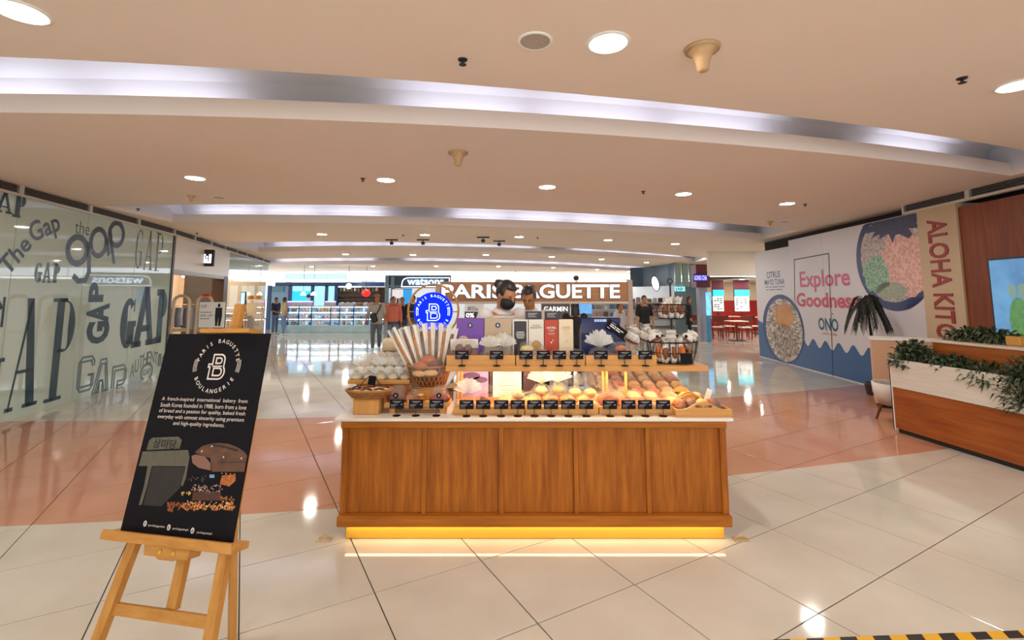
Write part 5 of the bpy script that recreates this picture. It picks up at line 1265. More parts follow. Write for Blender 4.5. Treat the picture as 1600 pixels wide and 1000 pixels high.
for k, (a, b) in enumerate(((821, 846), (851.5, 875))):
    q = aty(a, 486.5, 4.0); q2 = aty(b, 499.5, 4.0)
    t = thing('dark_carton', '%s dark carton standing behind the pale gift boxes' % ('left' if k == 0 else 'right'), 'box', ((q.x + q2.x) / 2, 4.0, SZ), 0, 'dark cartons')
    w = q2.x - q.x; MB().rbox(-w / 2, w / 2, 0, .05, 0, q.z - SZ, .002).build('carton', mat('carton_ink', '2a2630', .5), t)
    mb = MB(); fr = Frame((0, -.002, 0), (1, 0, 0)); h = q.z - SZ
    for z, ww in ((h - .018, .04), (h - .03, .03), (h - .045, .035)): ribbon(mb, fr, [(-.045, z), (-.045 + ww * 2, z)], .003)
    mb.build('lettering', pale_ink, t)
# back ledge of the upper shelf that carries the dark cartons
ub(-.3, .62, 4.0, 4.07, 1.10, SZ, 'rear_ledge', pale)
# navy cake carrier
a = aty(908, 497, 3.86); b = aty(972, 497, 3.86); w = b.x - a.x; hz = a.z - SZ
t = thing('cake_carrier', 'navy blue cake carrier box with a gabled handle top', 'box', ((a.x + b.x) / 2, 3.86, SZ))
navyc = mat('carrier_navy', '0c1446', .35, spec=.3)
mb = MB(); W2 = w / 2
mb.add([(-W2, 0, 0), (W2, 0, 0), (W2, .13, 0), (-W2, .13, 0), (-W2, 0, hz * .66), (W2, 0, hz * .66), (W2, .13, hz * .66), (-W2, .13, hz * .66), (-W2 + .012, .055, hz * .9), (W2 - .012, .055, hz * .9), (W2 - .012, .075, hz * .9), (-W2 + .012, .075, hz * .9)],
       [(0, 1, 5, 4), (1, 2, 6, 5), (2, 3, 7, 6), (3, 0, 4, 7), (0, 3, 2, 1), (4, 5, 9, 8), (5, 6, 10, 9), (6, 7, 11, 10), (7, 4, 8, 11), (8, 9, 10, 11)]); mb.build('body', navyc, t)
MB().rbox(-W2, W2, .055, .075, hz * .86, hz, .008).build('handle_ridge', navyc, t)
fr = Frame((0, .052, 0), (1, 0, 0)); mb = MB(); [poly(mb, fr, [(W2 * a_, hz * .905), (W2 * b_, hz * .905), (W2 * b_, hz * .965), (W2 * a_, hz * .965)]) for a_, b_ in ((-.3, -.2), (-.18, -.06), (-.04, .06), (.08, .3))]; mb.build('handle_print', mat('print_sky', '9fc4e6', .4), t)
fr = Frame((0, -.002, 0), (1, 0, 0)); mb = MB(); text_arc(mb, fr, 'PARIS BAGUETTE', (W2 * .35, hz * .28), .065, 90, 150, .012, 0, .01); mb.build('front_print', pale_ink, t)
# tilted black notice by the carrier
q = aty(966, 514, 3.80); t = thing('tilted_notice', 'black tilted notice card leaning by the navy carrier', 'notice', (q.x, 3.80, SZ + .001)); t.rotation_euler = (-.25, 0, .0)
Mt = Matrix.Translation((0, 0, q.z - SZ)) @ Matrix.Rotation(math.radians(38), 4, 'Y')
MB().rbox(-.085, .085, 0, .005, -.04, .04, .002, Mt).build('card', card_m, t); MB().tube([(0, .004, 0), (0, .02, q.z - SZ)], .004, 6).build('stem', mat('pin_brass'), t)
v_ = Mt.to_3x3(); fr = Frame(Mt @ Vector((0, -.002, 0)), v_ @ Vector((1, 0, 0)), v_ @ Vector((0, 0, 1))); mb = MB()
[ribbon(mb, fr, [(x_, z_), (x_ + w_, z_)], .008) for x_, z_, w_ in ((-.06, .010, .03), (-.024, .010, .014), (-.004, .010, .03), (.032, .010, .026), (-.06, -.006, .05), (-.004, -.006, .04))]; ribbon(mb, fr, [(-.06, .028), (-.02, .028)], .002); ribbon(mb, fr, [(-.07, -.03), (-.045, -.03)], .004); mb.build('lettering', mat('notice_ink_white', 'd8d4d0', .6), t)

# ---- crumpled white paper bags and the two tier wire basket
def paper_mesh(k, m):
    key = ('paper', k, m.name)
    if key in MC: return MC[key]
    mb = MB(); rr = random.Random(k + 40); prof = [(.7, 0), (1, .12), (1.02, .45), (.8, .66), (.55, .76), (.9, 1.0)]; n = 14; vs = []
    for r_, z in prof:
        for j in range(n):
            a = 2 * PI * j / n; q = r_ * rr.uniform(.85, 1.1); vs.append((q * math.cos(a), q * math.sin(a) * .75, z * rr.uniform(.93, 1.05)))
    mb.add(vs, [(i * n + j, i * n + (j + 1) % n, (i + 1) * n + (j + 1) % n, (i + 1) * n + j) for i in range(5) for j in range(n)] + [list(range(n))[::-1]])
    MC[key] = mb.mesh('paper', m); return MC[key]
GREY_P = mat('greaseproof', 'ddd6cc', .5, c2='c3b9ac', scale=14, bump=.3)
def paper_bag(label, loc, s_, rot, k, group, ci=1):
    t = thing('paper_bag', label, 'paper bag', loc, 0, group)
    sub('paper', paper_mesh(k % 3, GREY_P), t, (0, 0, 0), s_, rot)
    e = sub('bread', bread_mesh('batard', ci, k % 3), t, (0, -s_[1] * .3, s_[2] * .05), (s_[0] * .95, s_[1] * 1.25, s_[2] * .75 if s_[2] > .15 else s_[2] * .3), rot)
    sub('emblem', MC.setdefault('emb', MB().lathe([(.012, -.001), (.012, .001)], 12, M=Matrix.Rotation(PI / 2, 4, 'X')).mesh('emblem', card_m)), t, (0, -s_[1] * .85, s_[2] * .45), (1, 1, 1), rot)
    return t
for i, (px, py, Y, s_) in enumerate([(972, 540, 3.92, .06), (985, 522, 3.95, .075), (1000, 540, 3.90, .065), (1005, 520, 3.97, .07), (1012, 508, 3.99, .05), (993, 512, 3.99, .06)]):
    q = aty(px, py + 14, Y); z = SZ + .001 if i in (0, 2) else max(SZ + .001, q.z)
    paper_bag('%s crumpled white paper bag in the heap right of the navy carrier' % ORD[i], (q.x, Y, z), (s_, s_ * .6, s_ * 1.6), (R.uniform(-.2, .2), R.uniform(-.5, .5), R.uniform(-1, 1)), i, 'heap of paper bags')
wire = mat('black_wire', '1d1512', .45, .5)
BXc, BYc = U(1051, 3.80), 3.80
t = thing('wire_basket_stand', 'black two tier wire basket stand at the right end of the upper shelf', 'basket stand', (BXc, BYc, SZ))
def wire_tier(z0, z1, r0, r1, name, n=20, sy=.72):
    mb = MB()
    for z, r_, th in ((z0, r0, .004), ((z0 + z1) / 2, (r0 + r1) / 2 + .008, .0028), (z1, r1, .006)):
        mb.tube([(r_ * math.cos(2 * PI * i / 28), r_ * sy * math.sin(2 * PI * i / 28), z) for i in range(28)], th, 6, closed=True)
    for i in range(n):
        a = 2 * PI * i / n; c, s_ = math.cos(a), math.sin(a)
        mb.tube([(0, 0, z0), (r0 * c, r0 * sy * s_, z0), ((r0 + r1) / 2 * c + .008 * c, ((r0 + r1) / 2 + .008) * sy * s_, (z0 + z1) / 2), (r1 * c, r1 * sy * s_, z1)], .0022, 4)
    return mb.build(name, wire, t)
wire_tier(.006, .165, .155, .195, 'lower_basket'); wire_tier(.345, .455, .10, .145, 'upper_basket', 16)
MB().tube([(0, 0, .0), (0, 0, .62)], .007, 8).build('pole', wire, t); MB().tube([(.02 * math.cos(2 * PI * i / 12), 0, .64 + .02 * math.sin(2 * PI * i / 12)) for i in range(12)], .004, 6, closed=True).build('ring_handle', wire, t)
MB().rbox(.01, .10, -.150, -.146, .01, .085, .002).build('black_card', card_m, t)
for i in range(11):
    a = 2 * PI * i / 11; r_ = .115 if i % 2 else .10
    paper_bag('%s wrapped bread clockwise in the lower wire basket' % ORD[i], (BXc + r_ * math.cos(a), BYc + r_ * .66 * math.sin(a), SZ + .014), (.047, .042, .19), (R.uniform(-.15, .15), R.uniform(-.25, .25), a), i, 'breads in the lower wire basket', 1 if i % 3 else 3)
for i in range(7):
    a = 2 * PI * i / 7; r_ = .075
    paper_bag('%s wrapped bread clockwise in the upper wire basket' % ORD[i], (BXc + r_ * math.cos(a), BYc + r_ * .66 * math.sin(a), SZ + .352), (.04, .036, .16), (R.uniform(-.15, .15), R.uniform(-.3, .3), a), i, 'breads in the upper wire basket', 1)
for i in range(6):
    paper_bag('%s crumpled bag lying across the rim of the lower wire basket' % ORD[i], (BXc - .14 + .056 * i, BYc - .05 + .05 * (i % 2), SZ + .17), (.045, .035, .09), (R.uniform(-.5, .5), R.uniform(-.9, .9), R.uniform(-1, 1)), i, 'bags on the lower wire basket')

# ---- goods under the shelf
LZ = TOP + .0135; YF = 3.60
X_ = lambda px, Y: aty(px, 620, Y).x
bag('fan topped waxed bag of pale buns at the left end of the worktop trays', (X_(731, YF), YF, LZ), .17, .13, .115, B3('bun', 2, 3, .048), .115, fanm=WAX, k=1)
bag('clear bag of dark glazed nut bread behind the second worktop card', (X_(758, YF), YF + .01, LZ), .15, .12, .12, [('cluster', 7, 0, 0, 0, (.062, .06, .075))], .075, fanm=FILM, k=0)
bag('low clear bag with an orange roll behind the third worktop card', (X_(785, YF), YF - .01, LZ), .12, .12, .075, [('batard', 3, 0, 0, 0, .055)], neck=False, k=1)
bag('clear bag of orange bread with a small white tag', (X_(810, YF), YF + .02, LZ), .115, .11, .14, [('bun', 3, 0, 0, 0, .05), ('bun', 2, 0, 0, .45, .045)], neck=False, k=2)
bag('low pack of pale sliced bread behind the fifth worktop card', (X_(836, YF), YF - .02, LZ), .13, .12, .075, [('slices', 2, 0, 0, 0, (.055, .07, .065))], neck=False, k=0)
bag('clear pack with one round red cookie behind the sixth worktop card', (X_(862, YF), YF - .04, LZ), .11, .09, .085, [('ball', 7, 0, 0, 0, (.046, .02, .043))], neck=False, k=1)
bag('clear pack with one round chocolate ring behind the seventh worktop card', (X_(889, YF), YF - .04, LZ), .11, .09, .085, [('ball', 5, 0, 0, 0, (.046, .02, .043)), ('ball', 2, 0, -.14, .12, (.028, .014, .03))], neck=False, k=2)
bag('low clear bag of pale rolls behind the eighth worktop card', (X_(917, YF), YF - .02, LZ), .13, .12, .08, B3('bun', 2, 2, .05), neck=False, k=0)
bag('large clear bag with one big orange loaf on the worktop', (X_(950, YF + .05), YF + .06, LZ), .19, .15, .13, [('batard', 3, 0, 0, .05, (.085, .11, .11))], .09, fanm=FILM, k=1)
for i, px in enumerate((982, 1008, 1034)): bag('%s low clear bag of golden buns at the right of the worktop trays' % ORD[i], (X_(px, YF), YF - .02, LZ), .12, .13, .085, B3('bun', (3, 2, 0)[i], 2, .048), neck=False, k=i)
YB = 3.86 - .05
for i, (px, w, h, f, fm_, ci) in enumerate([(846, .17, .16, .12, WAX, 2), (872, .17, .17, .125, WAX, 0), (899, .16, .13, .10, FILM, 2), (922, .16, .12, .13, FILM, 2)]):
    bag('%s tall fan topped bag from the left in the back row under the shelf' % ORD[i], (X_(px, YB), YB, LZ + .0), w, .1, h, B3('bun', ci, 2, .055) + [('bun', ci, 0, 0, .4, .05)], f, fanm=fm_, k=i)
for i, px in enumerate((795, 822)): bag('%s low bag of pale rolls before the menu sheet' % ORD[i], (X_(px, YB), YB - .06, LZ), .15, .1, .1, B3('bun', 2, 3, .045), neck=False, k=i)
# boards and boxes at the back under the shelf
a, b, c, d = rect(718, 577, 763, 615, 3.94); t = thing('picture_board', 'lilac picture board with a dark dish standing under the shelf', 'board', (a, 3.94, TOP))
MB().rbox(0, b - a, 0, .012, 0, 1.085 - TOP, .002).build('board', mat('board_lilac', 'b48ec0', .5), t); fr = Frame((0, -.002, 0), (1, 0, 0)); mb = MB(); ellipse(mb, fr, (.1, .2), .07, .03); ellipse(mb, fr, (.17, .17), .06, .025); mb.build('dish_print', mat('print_plum', '5c4368', .5), t)
a, b, c, d = rect(770, 577, 815, 622, 3.93); t = thing('menu_sheet', 'white menu sheet with faint lines standing under the shelf', 'menu', (a, 3.93, TOP))
MB().rbox(0, b - a, 0, .006, 0, 1.085 - TOP, .002).build('sheet', mat('sheet_white', 'e6dcd4', .5), t); fr = Frame((0, -.002, 0), (1, 0, 0)); mb = MB(); rr = random.Random(9)
for i in range(14): z = .27 - .018 * i; L_ = rr.uniform(.05, .09); ribbon(mb, fr, [((b - a) / 2 - L_, z), ((b - a) / 2 + L_, z)], .004)
mb.build('printed_lines', mat('print_tan', 'b58a72', .6), t)
for i, (p0, p1) in enumerate(((765, 769), (817, 838))):
    a, b, c, d = rect(p0, 577, p1, 622, 3.95); t = thing('brown_carton', '%s dark brown carton beside the menu sheet' % ('narrow' if i == 0 else 'wide'), 'box', (a, 3.95, TOP))
    MB().rbox(0, b - a, 0, .04, 0, 1.085 - TOP, .002).build('carton', mat('carton_umber', '4a3436', .6), t); MB().rbox(.005, b - a - .005, -.003, 0, .2, .24, .001).build('paper_band', mat('band_plum', '6a4a50', .6), t)
# sloping rack of wrapped rolls on the right wing
def roll_meshes():
    return [MB().ball((0, 0, .03), .055, .08, .032, 10, 6, wob=.15, seed=i).mesh('bread', crust[(2, 0, 3)[i]], True) for i in range(3)], [bag_mesh(i, False, FILM) for i in range(3)]
RM = roll_meshes()
rk = thing('sloping_rack', 'sloping oak rack full of wrapped rolls on the right wing', 'rack', (1.07, 3.93, TOP))
MB().add([(-.34, 0, .02), (.40, 0, .02), (.40, .8, .17), (-.34, .8, .17), (-.34, 0, .0), (.40, 0, .0), (.40, .8, .0), (-.34, .8, .0)], [(0, 1, 2, 3), (4, 7, 6, 5), (0, 4, 5, 1), (1, 5, 6, 2), (2, 6, 7, 3), (3, 7, 4, 0)]).build('ramp', pale, rk)
MB().box(-.34, .40, -.012, .0, 0, .05).build('front_stop', pale, rk)
for r_ in range(6):
    for c in range(6):
        x = 1.07 - .28 + c * .122; y = 3.99 + r_ * .125; z = TOP + .02 + (y - 3.93) * .1875 + .004; k = R.randrange(3)
        t = thing('wrapped_roll', '%s wrapped roll from the left in the %s row of the sloping rack' % (ORD[c], ORD[r_]), 'bread', (x, y, z), 0, 'rolls on the sloping rack'); t.rotation_euler = (.185, 0, R.uniform(-.25, .25))
        link('bread', RM[0][k], t, (0, 0, .004)); sub('bag', RM[1][k], t, (0, 0, 0), (.058, .085, .078))
for r_ in range(2):
    for c in range(4):
        x = X_(968 + c * 27, 3.72 + .0); y = 3.71 + r_ * .11; k = R.randrange(3)
        t = thing('wrapped_roll', '%s wrapped roll from the left in the %s row behind the golden buns' % (ORD[c], 'front' if r_ == 0 else 'rear'), 'bread', (x, y, LZ + .02 * r_), R.uniform(-.3, .3), 'rolls behind the golden buns')
        link('bread', RM[0][k], t, (0, 0, .004)); sub('bag', RM[1][k], t, (0, 0, 0), (.058, .06, .085))
# handled trays at the right end
def handled_tray(label, x0, x1, y0, y1, z, arch=.055):
    t = thing('handled_tray', label, 'tray', ((x0 + x1) / 2, y0, z), 0, 'handled trays'); w = (x1 - x0) / 2; d = y1 - y0
    MB().rbox(-w, w, 0, d, 0, .012, .002).build('base', pale, t)
    for y in (0, d - .016):
        mb = MB(); n = 20; up = [(-w + 2 * w * i / n, .052 + arch * (.5 - .5 * math.cos(2 * PI * min(1, max(0, (i / n - .12) / .76))))) for i in range(n + 1)]
        hx, hz0, hz1 = w * .26, .062, .082
        lo = [(x, .012) for x, _ in up]
        for i in range(n):
            (xa, za), (xb, zb_) = up[i], up[i + 1]
            seg = [(.012, None)]
            if abs((xa + xb) / 2) < hx: parts_ = [(.012, .012, hz0, hz0), (hz1, hz1, za, zb_)]
            else: parts_ = [(.012, .012, za, zb_)]
            for (l0, l1, u0, u1) in parts_: mb.add([(xa, y, l0), (xb, y, l1), (xb, y, u1), (xa, y, u0), (xa, y + .016, l0), (xb, y + .016, l1), (xb, y + .016, u1), (xa, y + .016, u0)], [(0, 1, 2, 3), (7, 6, 5, 4), (0, 4, 5, 1), (3, 2, 6, 7), (0, 3, 7, 4), (1, 5, 6, 2)])
        mb.build('handle_board', pale, t)
    for s_ in (-1, 1): MB().rbox(s_ * (w - .007) - .007, s_ * (w - .007) + .007, .016, d - .016, .012, .052, .002).build('side_board', pale, t)
    return t
HX0, HX1 = aty(1056, 640, 3.43).x, aty(1144, 640, 3.43).x
handled_tray('oak tray with a cut handle at the right front end of the worktop', HX0, HX1, 3.43, 3.70, TOP)
handled_tray('oak tray with a rounded handle behind the right front tray', HX0 + .02, HX1 - .02, 3.71, 3.915, TOP, .07)
for i in range(4):
    bag('%s long wrapped loaf from the left in the right front tray' % ORD[i], (HX0 + .07 + i * .085, 3.565, LZ), .08, .2, .075, [('batard', (3, 1, 2, 1)[i], 0, 0, 0, (.045, .12, .09))], neck=False, k=i, group='loaves in the right front tray')
for i in range(3):
    bag('%s pale wrapped loaf from the left in the rounded handle tray' % ORD[i], (HX0 + .10 + i * .095, 3.81, LZ), .09, .13, .075, [('batard', 2, 0, 0, 0, (.045, .1, .09))], neck=False, k=i, group='loaves in the rounded handle tray')
t = thing('white_tag', 'upright white card standing in the rounded handle tray', 'card', (HX1 - .05, 3.775, LZ)); t.rotation_euler = (0, .35, 0)
MB().rbox(-.022, .022, 0, .002, .03, .12, .001).build('card', PAPER, t); MB().tube([(0, .001, 0), (0, .001, .04)], .003, 5).build('pin', tiem, t)

# ---- left end of the counter
a = X_(552, 3.50); b = X_(592, 3.50)
rb = thing('riser_block', 'square oak block under the oval pastry basket', 'block', ((a + b) / 2, 3.50, TOP)); w = (b - a) / 2
MB().rbox(-w, w, 0, .15, 0, .10, .004).build('block', palez, rb); MB().rbox(-w - .004, w + .004, -.004, .154, .10, .106, .002).build('cap', pale, rb)
bxc = (a + b) / 2; wick = mat('wicker', '8a5126', .6, c2='b27638', scale=40); wickd = mat('wicker_dark', '5e3417', .7)
t = thing('oval_basket', 'low oval wicker basket of glazed pastries at the left end of the counter', 'basket', (bxc, 3.575, TOP + .107))
mb = MB(); mb.lathe([(.11, .002), (.145, .02), (.165, .05), (.158, .052), (.138, .024), (.1, .01)], 28, sy=.62); mb.build('shell', wickd, t, True)
mb = MB()
for k in range(4):
    r_ = .128 + .013 * k; z = .008 + .014 * k; mb.tube([(r_ * math.cos(2 * PI * i / 32) * (1 + .012 * (-1) ** (i + k)), r_ * .62 * math.sin(2 * PI * i / 32) * (1 + .012 * (-1) ** (i + k)), z) for i in range(32)], .006, 5, closed=True)
mb.build('weave', wick, t, True); MB().tube([(.168 * math.cos(2 * PI * i / 32), .168 * .62 * math.sin(2 * PI * i / 32), .055) for i in range(32)], .008, 6, closed=True).build('rim', wick, t, True)
MB().tube([(-.09 + .18 * i / 10, .03, .055 + .09 * math.sin(PI * i / 10)) for i in range(11)], .0035, 6).build('handle', dark, t)
MB().rbox(-.028, .028, -.004, .0, .09, .155, .001, Matrix.Rotation(.15, 4, 'Y')).build('black_card', card_m, t)
for i, (x, y, r_) in enumerate([(-.09, -.04, .2), (.0, -.055, -.1), (.085, -.045, .1), (-.1, .03, -.2), (.0, .04, .1), (.1, .03, .2), (.05, .0, .4)]):
    e = thing('glazed_pastry', '%s chocolate glazed pastry in the oval wicker basket' % ORD[i], 'pastry', (bxc + x, 3.575 + y, TOP + .107 + .026 + (.012 if i == 6 else 0)), r_, 'pastries in the oval basket')
    sub('bun', bread_mesh('batard', 2, 0), e, (0, 0, 0), (.05, .05, .05)); sub('glaze', bread_mesh('batard', 5, 1), e, (0, 0, .012), (.044, .04, .042))
# tray of cream buns
a = aty(543, 597, 3.74).x; b = aty(640, 597, 3.74).x; zt_ = aty(600, 600, 3.74).z
wed = thing('orange_wedge', 'orange lit oak wedge supporting the cream bun tray', 'support', ((a + b) / 2, 3.82, TOP))
MB().add([(-.16, .0, 0), (.24, .0, 0), (.24, .26, 0), (-.16, .26, 0), (-.2, .0, zt_ - TOP - .002), (.24, 0, zt_ - TOP - .002), (.24, .26, zt_ - TOP - .002), (-.2, .26, zt_ - TOP - .002)], [(0, 3, 2, 1), (4, 5, 6, 7), (0, 1, 5, 4), (1, 2, 6, 5), (2, 3, 7, 6), (3, 0, 4, 7)]).build('body', mat('wedge_orange', 'c9762c', .45), wed)  # warm light from below is put into the orange wood colour
MB().rbox(-.2, .26, .26, .28, 0, zt_ - TOP - .002, .002).build('back_board', palez, wed)
tray('bun_tray', 'oak tray of bagged cream buns at the left end of the counter', a, b, 3.74, 4.06, zt_, .03, .03)
for i in range(5):
    x = a + .05 + i * (b - a - .1) / 4
    bag('%s small cream bun bag from the left, front row of the left tray' % ORD[i], (x, 3.80, zt_ + .0135), .088, .08, .075, [('bun', 6, 0, 0, 0, .037)], .03, film=FILM, fanm=FILM, k=i, group='front row of cream buns')
for i in range(6):
    x = a + .045 + i * (b - a - .09) / 5
    t = bag('%s white twist tied bag from the left in the middle row of the left tray' % ORD[i], (x, 3.89 + .01 * (i % 2), zt_ + .0135), .092, .08, .105, [('bun', 6, 0, 0, 0, .037)], .075, film=WAX, fanm=PAPER if i % 2 else WAX, k=i, group='middle row of cream buns')
for i in range(5):
    x = a + .09 + i * (b - a - .18) / 4
    bag('%s white fan topped bag from the left in the back row of the left tray' % ORD[i], (x, 3.99, zt_ + .0135), .09, .08, .13, [('bun', 6, 0, 0, 0, .037)], .08, film=WAX, fanm=WAX, k=i + 1, group='back row of cream buns')
# sandwich loaves on a stepped riser
a = aty(590, 557, 4.12).x; b = aty(655, 557, 4.12).x; z = aty(620, 551, 4.12).z
t = thing('loaf_riser', 'stepped oak riser carrying sandwich loaves at the left', 'riser', ((a + b) / 2, 4.12, TOP)); w = (b - a) / 2
MB().rbox(-w, w, 0, .3, z - TOP - .05, z - TOP, .003).build('board', pale, t); MB().rbox(-w + .03, w - .02, .02, .28, 0, z - TOP - .05, .003).build('stand', palez, t)
for i in range(2):
    x = a + .085 + i * .165
    bag('%s sandwich loaf in clear film with a gathered top on the riser' % ('left' if i == 0 else 'right'), (x, 4.24, z + .001), .155, .16, .125, [('loaf', 6, 0, 0, 0, (.08, .12, .092))], .12, fanm=FILM, k=i, group='sandwich loaves')
# round wicker basket with baguettes
bx, by = aty(671, 595, 3.82).x, 3.82; zb = aty(671, 609, 3.70).z; zt_b = aty(671, 574, 3.70).z
pd = thing('basket_plinth', 'plain oak block under the tall wicker basket', 'block', (bx, by, TOP)); MB().rbox(-.12, .12, -.1, .1, 0, zb - TOP - .004, .003).build('block', palez, pd); MB().rbox(-.125, .125, -.105, .105, zb - TOP - .004, zb - TOP, .001).build('cap', pale, pd)
hB = zt_b - zb; t = thing('wicker_basket', 'round woven wicker basket holding sleeved baguettes', 'basket', (bx, by, zb))
MB().lathe([(.115, .003), (.15, hB * .5), (.172, hB), (.165, hB), (.143, hB * .5), (.107, .012)], 28, sy=.8).build('lining', wickd, t, True)
mb = MB(); nW = 26
for sgn in (-1, 1):
    for i in range(nW):
        a0 = 2 * PI * i / nW; pts = []
        for k in range(5):
            u_ = k / 4; r_ = .117 + .06 * u_ ** .8; a_ = a0 + sgn * u_ * .55; pts.append((r_ * math.cos(a_), r_ * .8 * math.sin(a_), .004 + hB * u_))
        mb.tube(pts, .0035, 4)
mb.build('lattice', wick, t, True)
for z, r_, th in ((hB, .176, .010), (.006, .122, .008)): MB().tube([(r_ * math.cos(2 * PI * i / 28), r_ * .8 * math.sin(2 * PI * i / 28), z) for i in range(28)], th, 7, closed=True).build('rim', wick, t, True)
sleeve_m = mat('sleeve_paper', 'e3d9c8', .5); rr = random.Random(21)
bt_ = [(625, 548, 522), (640, 520, 0), (655, 512, 0), (667, 508, 0), (680, 505, 0), (692, 506, 0), (703, 505, 0), (712, 512, 0), (630, 524, 0), (698, 515, 0)]
for i, (px, py, _) in enumerate([(612, 512, 0), (629, 510, 0), (643, 507, 0), (657, 505, 0), (671, 503, 0), (684, 503, 0), (697, 505, 0), (710, 510, 0)]):
    Yt = 3.93 - .012 * abs(i - 3.5); top = aty(px, py + 2, Yt); f_ = (i - 3.5) / 3.5
    base = Vector((bx + .085 * f_, by + .045 + .02 * (i % 2), zb + .02)); d_ = (top - base); L_ = d_.length; d_.normalize()
    t = thing('baguette', '%s baguette from the left in a white paper sleeve standing in the wicker basket' % ORD[i], 'baguette', tuple(base), 0, 'baguettes in the wicker basket')
    sd = Vector((0, 1, 0)).cross(d_).normalized(); fw = d_.cross(sd).normalized()
    n_ = 10; pts = [d_ * (L_ * (.02 + .86 * k / n_)) for k in range(n_ + 1)]
    MB().tube(pts, [.012] + [.023 + .002 * math.sin(k * 2.2) for k in range(1, n_)] + [.012], 10).build('loaf', crust[1 if i % 2 else 0], t, True)
    # split paper sleeve: two strips, the loaf showing between them, under clear film
    for s_ in (-1, 1):
        P = []
        for (u_, a_, b_) in ((.06, .010, .026), (.06, .026, .026), (1.0, .012, .044), (1.0, .032, .044)): pass
        q0, q1 = d_ * L_ * .05, d_ * L_
        mb = MB().add([q0 + sd * s_ * .012 - fw * .024, q0 + sd * s_ * .03 - fw * .018, q1 + sd * s_ * .036 - fw * .018, q1 + sd * s_ * .014 - fw * .026,
                  q0 + sd * s_ * .012 - fw * .022, q0 + sd * s_ * .03 - fw * .016, q1 + sd * s_ * .036 - fw * .016, q1 + sd * s_ * .014 - fw * .024], [(0, 1, 2, 3), (7, 6, 5, 4), (0, 4, 5, 1), (1, 5, 6, 2), (2, 6, 7, 3), (3, 7, 4, 0)])
        mb.build('sleeve', sleeve_m, t)
    q0, q1 = d_ * L_ * .02, d_ * L_ * 1.01; vs = []
    for q_, r_ in ((q0, .03), (d_ * L_ * .5, .034), (q1, .038)):
        for j in range(10): a_ = 2 * PI * j / 10; vs.append(q_ + sd * math.cos(a_) * r_ + fw * math.sin(a_) * r_ * .85)
    MB().add(vs, [(k * 10 + j, k * 10 + (j + 1) % 10, (k + 1) * 10 + (j + 1) % 10, (k + 1) * 10 + j) for k in range(2) for j in range(10)]).build('film', FILM, t)
bag('large clear bag of mixed sliced breads lying in front of the baguettes', (bx, by - .085, zb + hB * .55), .25, .13, .17, [('bun', 3, -.2, 0, .25, .06), ('bun', 1, .2, .1, .3, .065), ('bun', 3, 0, .1, .5, .06), ('bun', 2, -.25, -.25, .0, (.055, .03, .04)), ('batard', 2, .1, -.3, .02, (.06, .05, .06))], .12, fanm=FILM, k=1)
# small pastry tray with packed tarts
a = X_(602, 3.53); b = X_(702, 3.53)
tray('pastry_tray', 'small oak tray of packed tarts beside the riser block', a, b, 3.52, 3.68, TOP + .05, .03, .03)
t = thing('tray_stand', 'low oak stand under the small pastry tray', 'stand', ((a + b) / 2, 3.52, TOP)); w = (b - a) / 2
for s_ in (-1, 1): MB().rbox(s_ * (w - .05) - .02, s_ * (w - .05) + .02, .02, .14, 0, .049, .002).build('block', palez, t)
zp = TOP + .0635
bag('clear pack with a round black label at the left of the pastry tray', (X_(620, 3.58), 3.60, zp), .12, .11, .125, B3('bun', 1, 2, .045), neck=False, k=0, sticker=True)
bag('clear pack with a round black label at the right of the pastry tray', (X_(687, 3.58), 3.60, zp), .12, .11, .125, B3('bun', 7, 2, .045), neck=False, k=1, sticker=True)
bag('clear fan topped pack of tarts in the middle of the pastry tray', (X_(645, 3.58), 3.62, zp), .11, .1, .09, B3('bun', 0, 2, .04), .05, fanm=FILM, k=2)
for i, px in enumerate((641, 655, 668)):
    e = thing('custard_tart', '%s yellow custard tart from the left in the pastry tray' % ORD[i], 'tart', (X_(px, 3.56), 3.562 if i != 1 else 3.60, zp + (.04 if i == 1 else 0)), 0, 'custard tarts')
    MB().lathe([(.022, 0), (.031, .022), (.027, .02)], 16).build('shell', crust[0], e, True); MB().lathe([(.0285, .014), (.02, .021), (.003, .023)], 16).build('custard', crust[4], e, True)

# ---- round blue neon sign in a hoop
q = aty(677, 487, 4.6); t = thing('hoop_sign', 'round blue neon sign with white monogram hung in a wooden hoop', 'sign', (q.x, 4.6, TOP))
sc_ = 4.6 / 740 * 1.0; rD = 30 * 4.6 / 740; rH = 39 * 4.6 / 740; zc = q.z - TOP
MB().tube([(rH * math.cos(2 * PI * i / 40), 0, zc + .01 + rH * 1.04 * math.sin(2 * PI * i / 40)) for i in range(40)], .010, 8, closed=True).build('hoop', pale, t, True)
hd_ = MB().lathe([(rD, -.012), (rD, .012)], 48, M=Matrix.Translation((0, 0, zc)) @ Matrix.Rotation(PI / 2, 4, 'X')).build('disc', mat('neon_blue', (.002, .018, .85), .6, spec=.1, emit=1.0), t)
for s_ in (-1, 1): MB().tube([(s_ * rD, 0, zc), (s_ * rH, 0, zc)], .006, 6).build('bar', pale, t)
MB().tube([(0, 0, 0), (0, 0, zc + .01 - rH * 1.04)], .012, 8).build('post', pale, t); MB().rbox(-.12, .12, -.06, .06, 0, .02).build('base', pale, t)
nw = mat('neon_white', (.70, .93, 1), emit=1.3); fr = Frame((0, -.014, zc), (1, 0, 0)); mb = MB()
monogram(mb, fr, (0, -.005), rD * .84, .0075, .001); text_arc(mb, fr, 'PARIS BAGUETTE', (0, 0), rD * .82, 90, 165, rD * .135, .001, .0); text_arc(mb, fr, 'BOULANGERIE', (0, 0), rD * .84, 270, 130, rD * .135, .001, .0, inward=True)
